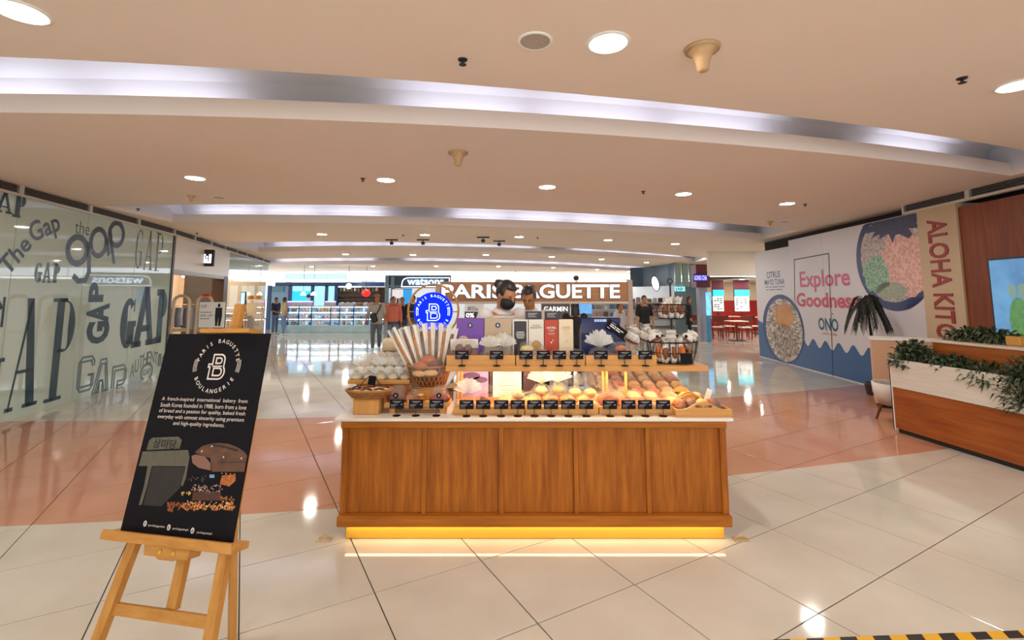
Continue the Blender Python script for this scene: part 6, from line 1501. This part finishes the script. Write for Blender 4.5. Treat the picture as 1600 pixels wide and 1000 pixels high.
for s_ in (-1, 1):
    for r_ in (.78, .86): ribbon(mb, fr, [(s_ * rD * r_ * math.cos(math.radians(a_)), rD * r_ * math.sin(math.radians(a_))) for a_ in (-14, -7, 0, 7, 12)], .005, .001)
mb.build('neon_lettering', nw, hd_)
# support board for the hoop sign between the wings
tag(MB().rbox(-.61, .0, 4.5, 4.75, TOP - .03, TOP, .003).build('cross_shelf', pale), 'narrow oak shelf bridging the left wing below the neon sign', 'shelf')

# ---- long bakery sign
Ys = 5.75; a = aty(688, 440, Ys); b = aty(981, 471, Ys)
t = thing('bakery_sign', 'long timber sign board with large lit white bakery lettering', 'sign', (0, Ys, 0))
sb_ = MB().rbox(a.x, b.x, 0, .06, b.z, a.z, .003).build('board', wood('sign_timber', '9c6a42', 'b57c4c', 'x', .5, 3), t)
MB().rbox(a.x, b.x, -.03, .07, b.z - .028, b.z, .003).build('lower_rail', mat('rail_pale', 'cbb9a6', .4), t)
for px, py in ((985, 437), (684, 445)): x = aty(px, 460, Ys).x; MB().rbox(x - .03, x + .03, 0, .06, TOP, aty(800, py, Ys).z, .003).build('post', wood('post_pale', 'a58c78', 'b89d86', 'z'), t)
a0 = aty(690, 466, Ys - .03); b0 = aty(968, 444.5, Ys - .03); mb = MB(); fr = Frame((0, -.002, 0), (1, 0, 0)); h_ = b0.z - a0.z
w1 = (b0.x - a0.x)
text(mb, fr, 'PARIS', a0.x, a0.z, a0.x + w1 * .345, b0.z, .02, .02, .02); text(mb, fr, 'BAGUETTE', a0.x + w1 * .40, a0.z, b0.x, b0.z, .02, .02, .02)
mb.build('lettering', mat('channel_white', (.95, .98, 1), emit=1.15), sb_)
mb = MB(); text(mb, fr, 'PARIS', a0.x - .008, a0.z - .008, a0.x + w1 * .345 + .008, b0.z + .008, .0, .035, .018); text(mb, fr, 'BAGUETTE', a0.x + w1 * .40 - .008, a0.z - .008, b0.x + .008, b0.z + .008, .0, .035, .018)
mb.build('letter_returns', mat('return_grey', '6c6a70', .4), sb_)
q = aty(901, 437, Ys); t = thing('round_camera', 'small round dark camera on top of the bakery sign', 'camera', (q.x, Ys + .03, aty(800, 440, Ys).z)); MB().tube([(0, 0, 0), (0, 0, .02)], .01, 6).build('stem', RIM, t); MB().ball((0, 0, .045), .03, .03, .03, 14, 10).build('housing', dark, t, True); MB().lathe([(.038, -.005), (.038, .005)], 18, M=Matrix.Translation((.0, .02, .045)) @ Matrix.Rotation(PI / 2, 4, 'X')).build('ring', RIM, t)

# ================================================================== EASEL
yw, ln, rl = -.2267, .2097, .0214
eu = Vector((math.cos(yw) * math.cos(rl), math.sin(yw) * math.cos(rl), math.sin(rl))); en = Vector((-math.sin(yw), math.cos(yw), 0))
ev = Vector((0, 0, 1)) * math.cos(ln) + en * math.sin(ln); ev = (ev - eu * eu.dot(ev)).normalized()
EC = Vector((-1.4834, 2.203, .5995)); EW, EH = .6, .885
EF = Frame(EC, eu, ev)
ez = thing('wooden_easel', 'pine display easel holding the black poster in the left foreground', 'easel', (EC.x, EC.y, 0))
EL = Frame(EC - Vector(ez.location), eu, ev)
pine = wood('pine', 'a8702f', 'c48d48', 'z', .5, 4); pinex = wood('pine_x', 'a8702f', 'c48d48', 'x', .5, 4)
def foot(p, q):   # extend the in-plane line p->q to the floor
    a = EF.p(*p); b = EF.p(*q); t = a.z / (a.z - b.z); k = t
    return (p[0] + (q[0] - p[0]) * k, p[1] + (q[1] - p[1]) * k)
def strut(p, q, w, d0, d1, name, m=pine):
    dx, dy = q[0] - p[0], q[1] - p[1]; L_ = math.hypot(dx, dy); nx, ny = -dy / L_ * w / 2, dx / L_ * w / 2
    MB().prism([(p[0] + nx, p[1] + ny), (p[0] - nx, p[1] - ny), (q[0] - nx, q[1] - ny), (q[0] + nx, q[1] + ny)], d0, d1, EL.p).build(name, m, ez)
ll0, ll1 = EF.hit(205, 840), EF.hit(148, 990); rl0, rl1 = EF.hit(346, 858), EF.hit(321, 995)
lf, rf = foot(ll0, ll1), foot(rl0, rl1)
apex = EF.hit(362, 500)
def up_to(p, f, b): k = (b - f[1]) / (p[1] - f[1]); return (f[0] + (p[0] - f[0]) * k, b)
strut(lf, up_to(ll0, lf, .55), .045, -.045, -.012, 'front_leg'); strut(rf, up_to(rl0, rf, .55), .045, -.045, -.012, 'front_leg')
m0 = EF.hit(250, 960); m1 = EF.hit(362, 472)
strut(m0, m1, .048, -.075, -.047, 'mast')
c0, c1 = EF.hit(166, 956), EF.hit(326, 980); strut((c0[0], c0[1]), (c1[0], c1[1]), .045, -.047, -.03, 'crossbar', pinex)
strut(up_to(ll0, lf, .45), up_to(rl0, rf, .45), .045, -.047, -.03, 'crossbar', pinex)
t0, t1 = EF.hit(175, 834), EF.hit(364, 856)
MB().prism([(-.345, -.026), (.345, -.026), (.345, 0), (-.345, 0)], -.05, .05, EL.p).build('ledge', pinex, ez)
MB().prism([(-.34, 0), (.34, 0), (.34, .012), (-.34, .012)], .038, .05, EL.p).build('ledge_lip', pinex, ez)
cb_ = MB().prism([(-.13, -.026), (.12, -.026), (.11, -.075), (.06, -.075), (.04, -.085), (-.04, -.085), (-.06, -.075), (-.12, -.075)], -.046, .02, EL.p); cb_.build('clamp_block', pinex, ez)
for a in (-.035, .035): MB().lathe([(.009, 0), (.009, .006), (.004, .009)], 10, M=Matrix(((eu.x, ev.x, EF.n.x, 0), (eu.y, ev.y, EF.n.y, 0), (eu.z, ev.z, EF.n.z, 0), (0, 0, 0, 1))), c=(0, 0, 0)).build('screw', brass, ez, loc=EL.p(a, -.055, .02))
q0, q1 = EF.hit(320, 518), EF.hit(396, 518); MB().prism([(q0[0], EH + .002), (q1[0], EH + .002), (q1[0], EH + .022), (q0[0], EH + .022)], -.046, .03, EL.p).build('top_clamp', pinex, ez)
rt_ = EF.p(m1[0] - .02, EH + .04, -.09) - ez.location; rfw = atz(362.5, 1003) ; rfw = Vector((rfw.x, rfw.y, 0)) - ez.location
MB().tube([rt_, rfw], .022, 4).build('rear_leg', pine, ez)
# poster resting on the ledge
ps = thing('bakery_poster', 'tall black bakery poster board standing on the easel', 'poster', tuple(EC), 0)
PL = Frame((0, 0, 0), eu, ev)
pblk = mat('poster_black', '0e0a10', .6, spec=.15)
ps_board = MB().prism([(-EW / 2, .002), (EW / 2, .002), (EW / 2, EH), (-EW / 2, EH)], -.008, 0, PL.p).build('board', pblk, ps)
pink_w = mat('poster_ink', 'd9c8bc', .5)
E_ = EF.hit; mb = MB(); c = E_(340, 577); rr0 = abs(E_(373, 577)[0] - E_(308, 577)[0]) / 2
ch = abs(E_(340, 553)[1] - E_(340, 592)[1]); monogram(mb, PL, E_(339, 573), ch * .98, .0075, .001)
ccx, ccy = E_(339, 571)
text_arc(mb, PL, 'PARIS BAGUETTE', (ccx, ccy), rr0 * .98, 90, 165, .019, .001, .015); text_arc(mb, PL, 'BOULANGERIE', (ccx, ccy), rr0 * 1.0, 270, 128, .019, .001, .015, inward=True)
for s_ in (-1, 1):
    for r_ in (.98, 1.05, 1.12): ribbon(mb, PL, [(ccx + s_ * rr0 * r_ * math.cos(math.radians(a_)), ccy + rr0 * r_ * math.sin(math.radians(a_))) for a_ in (-14, -7, 0, 7, 12)], .003, .001)
mb.build('emblem', pink_w, ps_board)
mb = MB(); tl_, tr_ = E_(258, 628), E_(393, 631); lines = ['A  french-inspired  international  bakery  from', 'South Korea founded in 1988, born from a love', 'of bread and a passion for quality, baked fresh', 'everyday with utmost sincerity using premium', 'and high-quality ingredients.']
bT = E_(325, 622)[1]; bB = E_(322, 670)[1]; lh_ = (bT - bB) / 5
for i, l_ in enumerate(lines):
    z1_ = bT - lh_ * i; w_ = .245 if i < 4 else .145; desc = any(ch_ in l_ for ch_ in 'pqyg,'); text(mb, PL, l_, -w_, z1_ - lh_ * .80, w_, z1_, .001)
mb.build('paragraph', pink_w, ps_board)
# printed photographs: old stone shopfront and the glowing bakery
def pp(pts): return [E_(*p) for p in pts]
stone_p = mat('photo_stone', '4c463a', .6, c2='5e5747', scale=20); sh_p = mat('photo_shadow', '1c1716', .6); glow_p = mat('photo_amber', '43261a', .5, c2='6b432a', scale=30)
mb = MB(); poly(mb, PL, pp([(229, 703), (233, 689), (238, 684), (278.6, 682), (284.5, 687.6), (281, 701)]), .001); mb.build('sign_plate_print', stone_p, ps_board)
mb = MB(); poly(mb, PL, pp([(223, 705.5), (294, 703), (296.5, 714), (290.5, 748), (285.5, 760), (283, 758), (290.5, 728.5), (217, 728)]), .001); mb.build('lintel_print', stone_p, ps_board)
mb = MB(); poly(mb, PL, pp([(231, 728), (238, 727.6), (230, 760), (221.6, 789), (217, 789), (226, 756.5)]), .001); mb.build('door_post_print', stone_p, ps_board)
mb = MB(); poly(mb, PL, pp([(239, 729), (289, 730), (282, 762), (252, 791), (224, 789)]), .0008); mb.build('doorway_print', mat('photo_doorway', '1a1512', .6, c2='241d18', scale=20), ps_board)
mb = MB(); a0, b0 = E_(238, 700); a1, b1 = E_(278, 687); text(mb, PL, '상미당', a0, b0, a1, b1, .002, .02); mb.build('shop_name_print', mat('photo_ink', '15120f', .6), ps_board)
mb = MB(); poly(mb, PL, pp([(305, 706), (316, 697), (330, 693), (343, 692), (358.5, 693.6), (372, 699), (382, 706), (386.5, 712), (384, 724), (382, 737), (331, 737), (329, 716), (309, 709)]), .001); mb.build('bakery_hall_print', glow_p, ps_board)
mb = MB(); ribbon(mb, PL, pp([(331, 695), (350, 698), (372, 704)]), .008, .002); ribbon(mb, PL, pp([(340, 722), (383, 722)]), .003, .002); mb.build('beam_print', sh_p, ps_board)
mb = MB(); poly(mb, PL, pp([(300, 712), (306, 710), (321, 713), (329.6, 724), (329.6, 735), (311, 731), (301, 723)]), .002); mb.build('ceiling_print', mat('photo_rose', '7d5548', .6), ps_board)
mb = MB(); poly(mb, PL, pp([(347.5, 743), (368.7, 741), (368.7, 751), (358.5, 760), (344, 756)]), .002); mb.build('lit_shelf_print', mat('photo_orange', '6a2a0c', .5, c2='c8702a', scale=60), ps_board)
mb = MB(); poly(mb, PL, pp([(328, 741.5), (335.5, 741.5), (335.5, 746.5), (328, 746.5)]), .002); mb.build('till_print', mat('photo_blue', '6f8fa8', .5), ps_board)
mb = MB(); poly(mb, PL, pp([(302, 768), (345, 768), (347, 782), (300, 782)]), .001); mb.build('bread_stack_print', mat('photo_umber', '3a1a10', .5, c2='4f2616', scale=80), ps_board)
rr = random.Random(4)
def speckle(x0, y0, x1, y1, n, r0, r1, c, k):
    mb = MB()
    for _ in range(n):
        x, y = rr.uniform(x0, x1), rr.uniform(y0, y1); q_ = E_(x, y); ellipse(mb, PL, q_, rr.uniform(r0, r1), rr.uniform(r0, r1) * .7, .002 + .0002 * k, 7, rr.uniform(0, 3))
    tag(mb.build('bread_specks_print', mat('photo_speck_' + c, c, .5), ps_board), kind='stuff')
speckle(262, 785, 368, 797, 80, .004, .010, '8a451c', 0); speckle(285, 785, 365, 796, 70, .003, .007, 'c07a3c', 1); speckle(290, 783, 365, 794, 45, .002, .0045, 'e0b878', 2)
speckle(298, 757, 348, 769, 45, .002, .005, 'a87868', 0); speckle(298, 757, 348, 768, 30, .0015, .003, 'd8c8bc', 1); speckle(284, 769, 298, 774, 10, .003, .006, 'c9a24a', 1); speckle(345, 774, 366, 783, 14, .003, .006, '9a5a2c', 1)
speckle(345, 738, 368, 741, 5, .002, .0035, 'e0a040', 1); speckle(293, 743, 322, 752, 16, .0015, .003, '8a7568', 0)
mb = MB()
for px, py in ((227, 818), (264, 824), (301, 829)):
    ic = MB(); ellipse(ic, PL, E_(px, py), .0095, .012, .001, 18); ic.build('social_icon', pink_w, ps_board)
for (x0, x1, y_) in ((232, 258, 820), (270, 295, 825), (308, 332, 831)):
    p0 = E_(x0, y_ + 1); p1 = E_(x1, y_ + 1); text(mb, PL, 'parisbaguette' + ('ph' if x0 != 232 else ''), p0[0], p0[1] - .005, p1[0], p0[1] + .006, .001)
for px, py in ((316, 705), (332, 697), (350, 714), (378, 716)):
    ic = MB(); ellipse(ic, PL, E_(px, py), .004, .004, .003, 10); ic.build('lamp_print', pink_w, ps_board)
mb.build('social_handles', pink_w, ps_board)
mb = MB()
for (px, py), ch_ in zip(((227, 818), (264, 824), (301, 829)), 'f@d'): x, y = E_(px, py); text(mb, PL, ch_, x - .004, y - .007, x + .004, y + .007, .002, .02)
mb.build('social_glyphs', pblk, ps_board)

# ================================================================== HAZARD TAPE
ta = atz(1175, 1001); tb = atz(1640, 983.5); d_ = (tb - ta); L_ = d_.length
ht = thing('hazard_tape', 'yellow and black hazard tape stuck to the floor at the bottom right', 'tape', (ta.x, ta.y, .0008), math.atan2(d_.y, d_.x))
hy, hk = mat('tape_yellow', 'e0a81c', .5), mat('tape_black', '231a18', .5)
x = -.0835 * 20; i = 0; W_ = .05
while x < 3.6:
    w_ = .0835
    MB().add([(x, -W_, 0), (x + w_, -W_, 0), (x + w_ + .02, 0, 0), (x + .02, 0, 0)] + [(a_, b_, .0006) for a_, b_ in ((x, -W_), (x + w_, -W_), (x + w_ + .02, 0), (x + .02, 0))], [(3, 2, 1, 0), (4, 5, 6, 7), (0, 1, 5, 4), (1, 2, 6, 5), (2, 3, 7, 6), (3, 0, 4, 7)]).build('stripe', hy if i % 2 == 0 else hk, ht)
    x += w_; i += 1

# ================================================================== PEOPLE
def remesh(mb, voxel, it=3, name='body'):
    me = mb.mesh('tmp', mat('plaster')); ob = bpy.data.objects.new('tmp', me)
    r_ = ob.modifiers.new('r', 'REMESH'); r_.mode = 'VOXEL'; r_.voxel_size = voxel; r_.use_smooth_shade = True
    s_ = ob.modifiers.new('s', 'SMOOTH'); s_.factor = .5; s_.iterations = it
    out = evaluated(ob)
    bpy.data.objects.remove(ob); bpy.data.meshes.remove(me); out.materials.clear(); out.name = name
    return out
def cap_(mb, p, r0, q, r1, n=10):
    p, q = Vector(p), Vector(q); mb.ball(p, r0, n=n, m=8); mb.ball(q, r1, n=n, m=8)
    if (q - p).length > 1e-4: mb.tube([p, q], [r0, r1], n)
def stack(mb, rings, n=18):
    vs = []
    for (c, rx, ry) in rings:
        for j in range(n): a = 2 * PI * j / n; vs.append((c[0] + rx * math.cos(a), c[1] + ry * math.sin(a), c[2]))
    k = len(rings); mb.add(vs, [(i * n + j, i * n + (j + 1) % n, (i + 1) * n + (j + 1) % n, (i + 1) * n + j) for i in range(k - 1) for j in range(n)] + [list(range(n))[::-1], [(k - 1) * n + j for j in range(n)]])
SKIN = {'tan': mat('skin_tan', 'b0764f', .55), 'light': mat('skin_light', 'c08a66', .55)}
def person(label, loc, rz, h, top, bottom, skin='tan', hair='short', hairc='15110f', voxel=.016, lean=0, head=(0, 0), arms=None, legs=None, sleeve=.55, extra=None, shoes='d8d4cc', mask=None, long_top=.0, fat=1.0):
    """facing -y; lean = forward bend in radians, head = (nod, turn)"""
    t = thing('person', label, 'person', loc, rz); s = h / 1.70
    hip = Vector((0, 0, .92))
    Rl = Matrix.Rotation(lean, 3, 'X')                     # forward = towards -y
    def up(p): return hip + Rl @ (Vector(p) - hip)
    a_ = arms or {}
    sh = {k: up((sx * .175 * fat, 0, 1.385)) for k, sx in (('l', -1), ('r', 1))}
    el = {k: a_.get(k + 'e') and Vector(a_[k + 'e']) or up((sx * .235 * fat, .02, 1.10)) for k, sx in (('l', -1), ('r', 1))}
    wr = {k: a_.get(k + 'w') and Vector(a_[k + 'w']) or up((sx * .25 * fat, -.06, .86)) for k, sx in (('l', -1), ('r', 1))}
    lg = legs or {}
    kn = {k: Vector(lg.get(k + 'k', (sx * .10, -.01, .48))) for k, sx in (('l', -1), ('r', 1))}
    an = {k: Vector(lg.get(k + 'a', (sx * .10, .02, .085))) for k, sx in (('l', -1), ('r', 1))}
    hj = {k: Vector((sx * .085, 0, .88)) for k, sx in (('l', -1), ('r', 1))}
    def tors(mb, g, z0=.90, z1=1.40):
        rg = [((0, 0, .86), .155, .11), ((0, 0, .94), .158, .112), ((0, -.005, 1.05), .138, .098), ((0, 0, 1.18), .152, .108), ((0, 0, 1.30), .165, .105), ((0, .01, 1.385), .14, .085), ((0, .01, 1.43), .075, .065)]
        out = []
        for c, rx, ry in rg:
            if c[2] < z0 - .001 or c[2] > z1 + .001: continue
            out.append((up(c), (rx + g) * fat, (ry + g) * fat))
        stack(mb, out)
    body = MB(); tors(body, 0, .8, 1.5)
    nk = up((0, .0, 1.43)); hc_ = up((0, -.02, 1.575))
    Hm = Matrix.Translation(hc_) @ Matrix.Rotation(head[1], 4, 'Z') @ Matrix.Rotation(lean * .6 + head[0], 4, 'X')
    Hr = Hm.to_3x3().to_4x4()
    cap_(body, nk - Vector((0, 0, .03)), .058, Hm @ Vector((0, .02, -.06)), .052)
    def hb_(p, rx, ry, rz_, n=14, m=10): body.ball(Hm @ Vector(p), rx, ry, rz_, n, m, M=Hr)
    hb_((0, .01, .02), .074, .092, .105); hb_((0, -.02, -.05), .056, .066, .062); hb_((0, -.045, -.085), .028, .03, .024)
    hb_((0, -.092, -.012), .012, .016, .02, 8, 6); hb_((0, -.082, .012), .010, .014, .028, 8, 6)
    for sx in (-1, 1): hb_((sx * .076, .012, -.005), .010, .018, .03, 8, 6); hb_((sx * .03, -.072, .03), .022, .012, .010, 8, 6)
    hb_((0, -.078, -.052), .022, .010, .007, 8, 6)
    for k, sx in (('l', -1), ('r', 1)):
        cap_(body, sh[k], .055, el[k], .040); cap_(body, el[k], .040, wr[k], .027)
        d = (wr[k] - el[k]).normalized(); sdv = d.cross(Vector((0, 1, 0)));
        if sdv.length < .1: sdv = d.cross(Vector((1, 0, 0)))
        sdv.normalize(); nv = d.cross(sdv).normalized()
        # hand: palm edge-on to the thigh, four fingers of unequal length and a thumb off its side
        palm = wr[k] + d * .05; cap_(body, wr[k], .024, palm, .024); 
        for j in range(4):
            b0 = palm + d * .025 + nv * (-.030 + .020 * j); L2 = (.062, .075, .07, .052)[j]; b1 = b0 + d * L2 * .55 - sdv * sx * .006; b2 = b1 + d * L2 * .45 - sdv * sx * .02
            cap_(body, palm + nv * (-.022 + .0147 * j), .011, b0, .0095, 8); cap_(body, b0, .0095, b1, .009, 8); cap_(body, b1, .009, b2, .0075, 8)
        b0 = wr[k] + d * .03 - nv * .028; b1 = b0 + d * .03 - nv * .02; b2 = b1 + d * .028 - nv * .004; cap_(body, wr[k] + d * .015, .014, b0, .012, 8); cap_(body, b0, .012, b1, .0105, 8); cap_(body, b1, .0105, b2, .009, 8)
        cap_(body, hj[k], .085, kn[k], .055); cap_(body, kn[k], .054, an[k], .036); cap_(body, an[k] + Vector((0, .02, -.04)), .036, an[k] + Vector((0, -.13, -.055)), .026)
    def emit(mb, name, m, it=3, vx=None):
        me = remesh(mb, vx or voxel, it, name); me.materials.append(m); o = link(name, me, t); o.scale = (s, s, s); return o
    emit(body, 'body', SKIN[skin], 2, .009 if voxel <= .010 else .0125)
    shm = MB(); tors(shm, .016, .8 if long_top else .85, 1.42); cap_(shm, up((0, .012, 1.40)), .075, up((0, .012, 1.42)), .07)
    if long_top: stack(shm, [(up((0, 0, .92 - long_top)), .185 * fat, .14 * fat), (up((0, 0, .92)), .18 * fat, .135 * fat), (up((0, 0, 1.1)), .165 * fat, .12 * fat)])
    for k in 'lr':
        e = sh[k].lerp(el[k], min(1, sleeve * 1.4)); cap_(shm, sh[k], .073, e, .062)
        if sleeve > .75: cap_(shm, el[k], .056, el[k].lerp(wr[k], (sleeve - .75) * 3.6), .044)
    emit(shm, 'shirt', top, 3)
    trm = MB(); stack(trm, [((0, 0, .82), .17, .125), ((0, 0, .95), .172, .125), ((0, 0, 1.0), .16, .115)])
    for k in 'lr': cap_(trm, hj[k], .097, kn[k], .071); cap_(trm, kn[k], .071, an[k] + Vector((0, 0, .02)), .056)
    emit(trm, 'trousers', bottom, 3)
    for k in 'lr':
        sm = MB(); p = an[k]; cap_(sm, p + Vector((0, .03, -.04)), .045, p + Vector((0, -.13, -.05)), .035); o = emit(sm, 'shoe', mat('shoe_' + shoes, shoes, .5), 2, .012)
    hm_ = mat('hair_' + hairc, hairc, .45, c2='2a211d' if hairc[0] == '1' else None, scale=60)
    hr = MB(); bm = bmesh.new(); bmesh.ops.create_uvsphere(bm, u_segments=22, v_segments=14, radius=1); keep = [v for v in bm.verts]
    rm = []
    for f in bm.faces:
        c = f.calc_center_median()
        if (c.y < -.35 and c.z < .42) or (c.z < -.15 and c.y < .15) or c.z < -.62: rm.append(f)
    bmesh.ops.delete(bm, geom=rm, context='FACES'); bm.verts.index_update()
    vs = [Hm @ Vector((v.co.x * .083, v.co.y * .103 + .014, v.co.z * .112 + .03)) for v in bm.verts]; vs2 = [Hm @ Vector((v.co.x * .07, v.co.y * .088 + .014, v.co.z * .098 + .028)) for v in bm.verts]
    fs = [[v.index for v in f.verts] for f in bm.faces]; n0 = len(vs); ed = [(e.verts[0].index, e.verts[1].index) for e in bm.edges if e.is_boundary]; bm.free()
    hr.add(vs + vs2, fs + [[i + n0 for i in f[::-1]] for f in fs] + [[a2, b2, b2 + n0, a2 + n0] for a2, b2 in ed])
    if hair == 'bun': hr.ball(Hm @ Vector((0, .125, .055)), .045, .04, .045, 12, 8, wob=.2, seed=3)
    if hair == 'long': hr.ball(Hm @ Vector((0, .065, -.10)), .085, .05, .17, 14, 10, M=Hr)
    if hair == 'short': hr.ball(Hm @ Vector((0, .05, -.02)), .07, .06, .06, 12, 8, M=Hr)
    o = hr.build('hair', hm_, t, True); o.scale = (s, s, s)
    for sx in (-1, 1):
        e = MB().ball(Hm @ Vector((sx * .03, -.081, .012)), .010, .006, .006, 8, 6, M=Hr).build('eye', mat('eye_dark', '1c1412', .3), t, True); e.scale = (s, s, s)
    if mask:
        mk = MB(); bm = bmesh.new(); bmesh.ops.create_uvsphere(bm, u_segments=20, v_segments=14, radius=1)
        bmesh.ops.delete(bm, geom=[f for f in bm.faces if f.calc_center_median().y > -.05 or f.calc_center_median().z > .62], context='FACES'); bm.verts.index_update()
        mk.add([Hm @ Vector((v.co.x * .070, v.co.y * .092 - .018, v.co.z * .072 - .048)) for v in bm.verts], [[v.index for v in f.verts] for f in bm.faces]); bm.free()
        o = mk.build('face_mask', mask, t, True); o.scale = (s, s, s)
        m2 = o.modifiers.new('th', 'SOLIDIFY'); m2.thickness = .003
    if extra: extra(t, s, up, Hm, sh, el, wr)
    return t
tee = lambda n, c: mat('cloth_' + n, c, .85, c2=None, bump=.15, scale=40)
def polo_collar(t, s, up, Hm, sh, el, wr):
    mb = MB(); n = 20
    for sgn in (1,):
        vs = []
        for i in range(n + 1):
            a = math.radians(-250 + 320 * i / n) ; x, y = math.cos(a), math.sin(a)
            vs += [up((x * .068, .005 + y * .062, 1.455)), up((x * .098, .005 + y * .088, 1.415)), up((x * .094, .005 + y * .084, 1.41)), up((x * .064, .005 + y * .058, 1.445))]
        mb.add(vs, [(i * 4 + j, i * 4 + (j + 1) % 4, i * 4 + 4 + (j + 1) % 4, i * 4 + 4 + j) for i in range(n) for j in range(4)])
    o = mb.build('collar', tee('white', 'd9d0c8'), t, True); o.scale = (s, s, s)
q = aty(779, 436, 4.22)
person('server in a white polo and black mask bending over the counter, hair in a bun', (q.x - .03, 4.40, .10), .55, 1.71, tee('white', 'd9d0c8'), tee('black', '17161a'), 'tan', 'bun', voxel=.010, lean=.26, head=(.28, .3), arms={'lw': (-.15, -.29, 1.0), 'rw': (.13, -.30, 1.0), 'le': (-.26, -.08, 1.08), 're': (.25, -.10, 1.08)}, sleeve=.5, extra=polo_collar, mask=mat('mask_black', '120f10', .7))
q = aty(816, 448, 4.75)
person('server in a white shirt looking down behind the first server', (q.x + .13, 5.12, .10), -.4, 1.67, tee('white', 'd9d0c8'), tee('black', '17161a'), 'tan', 'bun', voxel=.010, lean=.2, head=(.35, .1), arms={'lw': (-.16, -.40, 1.0), 'rw': (.14, -.42, 1.0), 'le': (-.26, -.16, 1.08), 're': (.25, -.18, 1.08)}, sleeve=.5, extra=polo_collar)
def sling(t, s, up, Hm, sh, el, wr):
    bk = mat('bag_black', '15171c', .5)
    o = MB().tube([up((.13, -.10, 1.40)), up((.10, -.145, 1.28)), up((.02, -.155, 1.12)), up((-.04, -.16, 1.02))], .018, 6, flat=.4).build('strap', bk, t); o.scale = (s, s, s)
    o = MB().rbox(-.10, .10, -.05, .05, -.14, .14, .03, Matrix.Translation(up((-.06, -.19, .99))) @ Matrix.Rotation(-.35, 4, 'Y')).build('sling_bag', bk, t); o.scale = (s, s, s)
    mb = MB(); mb.lathe([(.10, .06), (.098, .085), (.07, .135), (.02, .15)], 18, M=Hm); mb.ball(Hm @ Vector((0, -.10, .07)), .07, .06, .008, 12, 6); o = mb.build('cap', mat('cap_tan', '8f7a55', .8), t, True); o.scale = (s, s, s)
q = atz(587, 547)
person('man in a pale grey tee with a black sling bag and tan cap walking up', (q.x, q.y, 0), .15, 1.70, tee('pale', 'a8a399'), tee('grey', '5f646c'), 'tan', 'short', legs={'lk': (-.09, -.1, .48), 'la': (-.08, -.12, .085), 'ra': (.08, .14, .10)}, sleeve=.62, extra=sling, long_top=.12, arms={'lw': (-.33, -.02, .86), 'le': (-.27, .04, 1.1)})
def hood(t, s, up, Hm, sh, el, wr):
    o = MB().tube([up((.12 * math.cos(2 * PI * i / 16), .02 + .10 * math.sin(2 * PI * i / 16), 1.43 - .02 * math.sin(2 * PI * i / 16))) for i in range(16)], .035, 8, closed=True).build('hood', tee('coral', 'd2735c'), t, True); o.scale = (s, s, s)
q = aty(615, 463, 15.5); person('person in a coral hoodie standing behind the bagged loaves', (q.x, 15.5, 0), .3, 1.64, tee('coral', 'd2735c'), tee('denim', '3a4358'), 'tan', 'short', sleeve=1.0, extra=hood, long_top=.05, fat=1.06)
q = aty(629, 463, 16.6); person('person in dark clothes just behind the coral hoodie', (q.x, 16.6, 0), .0, 1.62, tee('navy', '1c2033'), tee('denim'  , '3a4358'), 'tan', 'short', sleeve=.6)
q = aty(646, 462, 17.6); person('person in a navy shirt beside the blue neon sign', (q.x, 17.6, 0), -.5, 1.68, tee('navy', '1c2033'), tee('grey', '5f646c'), 'light', 'short', sleeve=.9)
q = atz(442, 524); person('person in a beige tee and blue jeans near the far left glass', (q.x, q.y, 0), 2.4, 1.60, tee('beige', 'a39a80'), tee('jeans', '5d83ad'), 'tan', 'short', sleeve=.6, legs={'la': (-.13, .05, .085), 'ra': (.13, -.06, .085)})
q = atz(428, 523); person('person in navy and red with bent arms beside the beige tee', (q.x - .15, q.y + .35, 0), 1.2, 1.60, tee('midnight', '1d2547'), tee('bluegrey', '5f6f8d'), 'tan', 'short', sleeve=.6, arms={'lw': (-.12, -.32, 1.0), 'le': (-.25, -.06, 1.08)}, extra=lambda t, s, up, Hm, sh, el, wr: setattr(MB().rbox(-.12, .12, .10, .2, 1.02, 1.36, .04).build('backpack', mat('pack_red', '9c2b36', .7), t), 'scale', (s, s, s)))
q = aty(1006, 461, 14.0); person('man in a black tee and grey trousers behind the paper bags', (q.x, 14, 0), .2, 1.67, tee('black', '17161a'), tee('stone', '8d8a86'), 'tan', 'short', sleeve=.6)
q = atz(1078, 530); person('person in a long black coat with reddish hair right of the wire baskets', (q.x, q.y, 0), 1.2, 1.64, tee('black', '17161a'), tee('black'  , '17161a'), 'light', 'long', hairc='5a241c', sleeve=1.0, long_top=.35)
q = aty(968, 472, 11.5); person('dark haired person in a white top beside the sign post', (q.x, 11.5, 0), .8, 1.52, tee('offwhite', 'cfc8c4'), tee('navy', '1c2033'), 'tan', 'short', sleeve=.6)
q = aty(898, 470, 8.6); person('person in black seen between the watch panel and showcase', (q.x, 8.6, 0), PI, 1.58, tee('black', '17161a'), tee('black', '17161a'), 'tan', 'long', sleeve=1.0)

bpy.data.scenes.remove(TMPS)
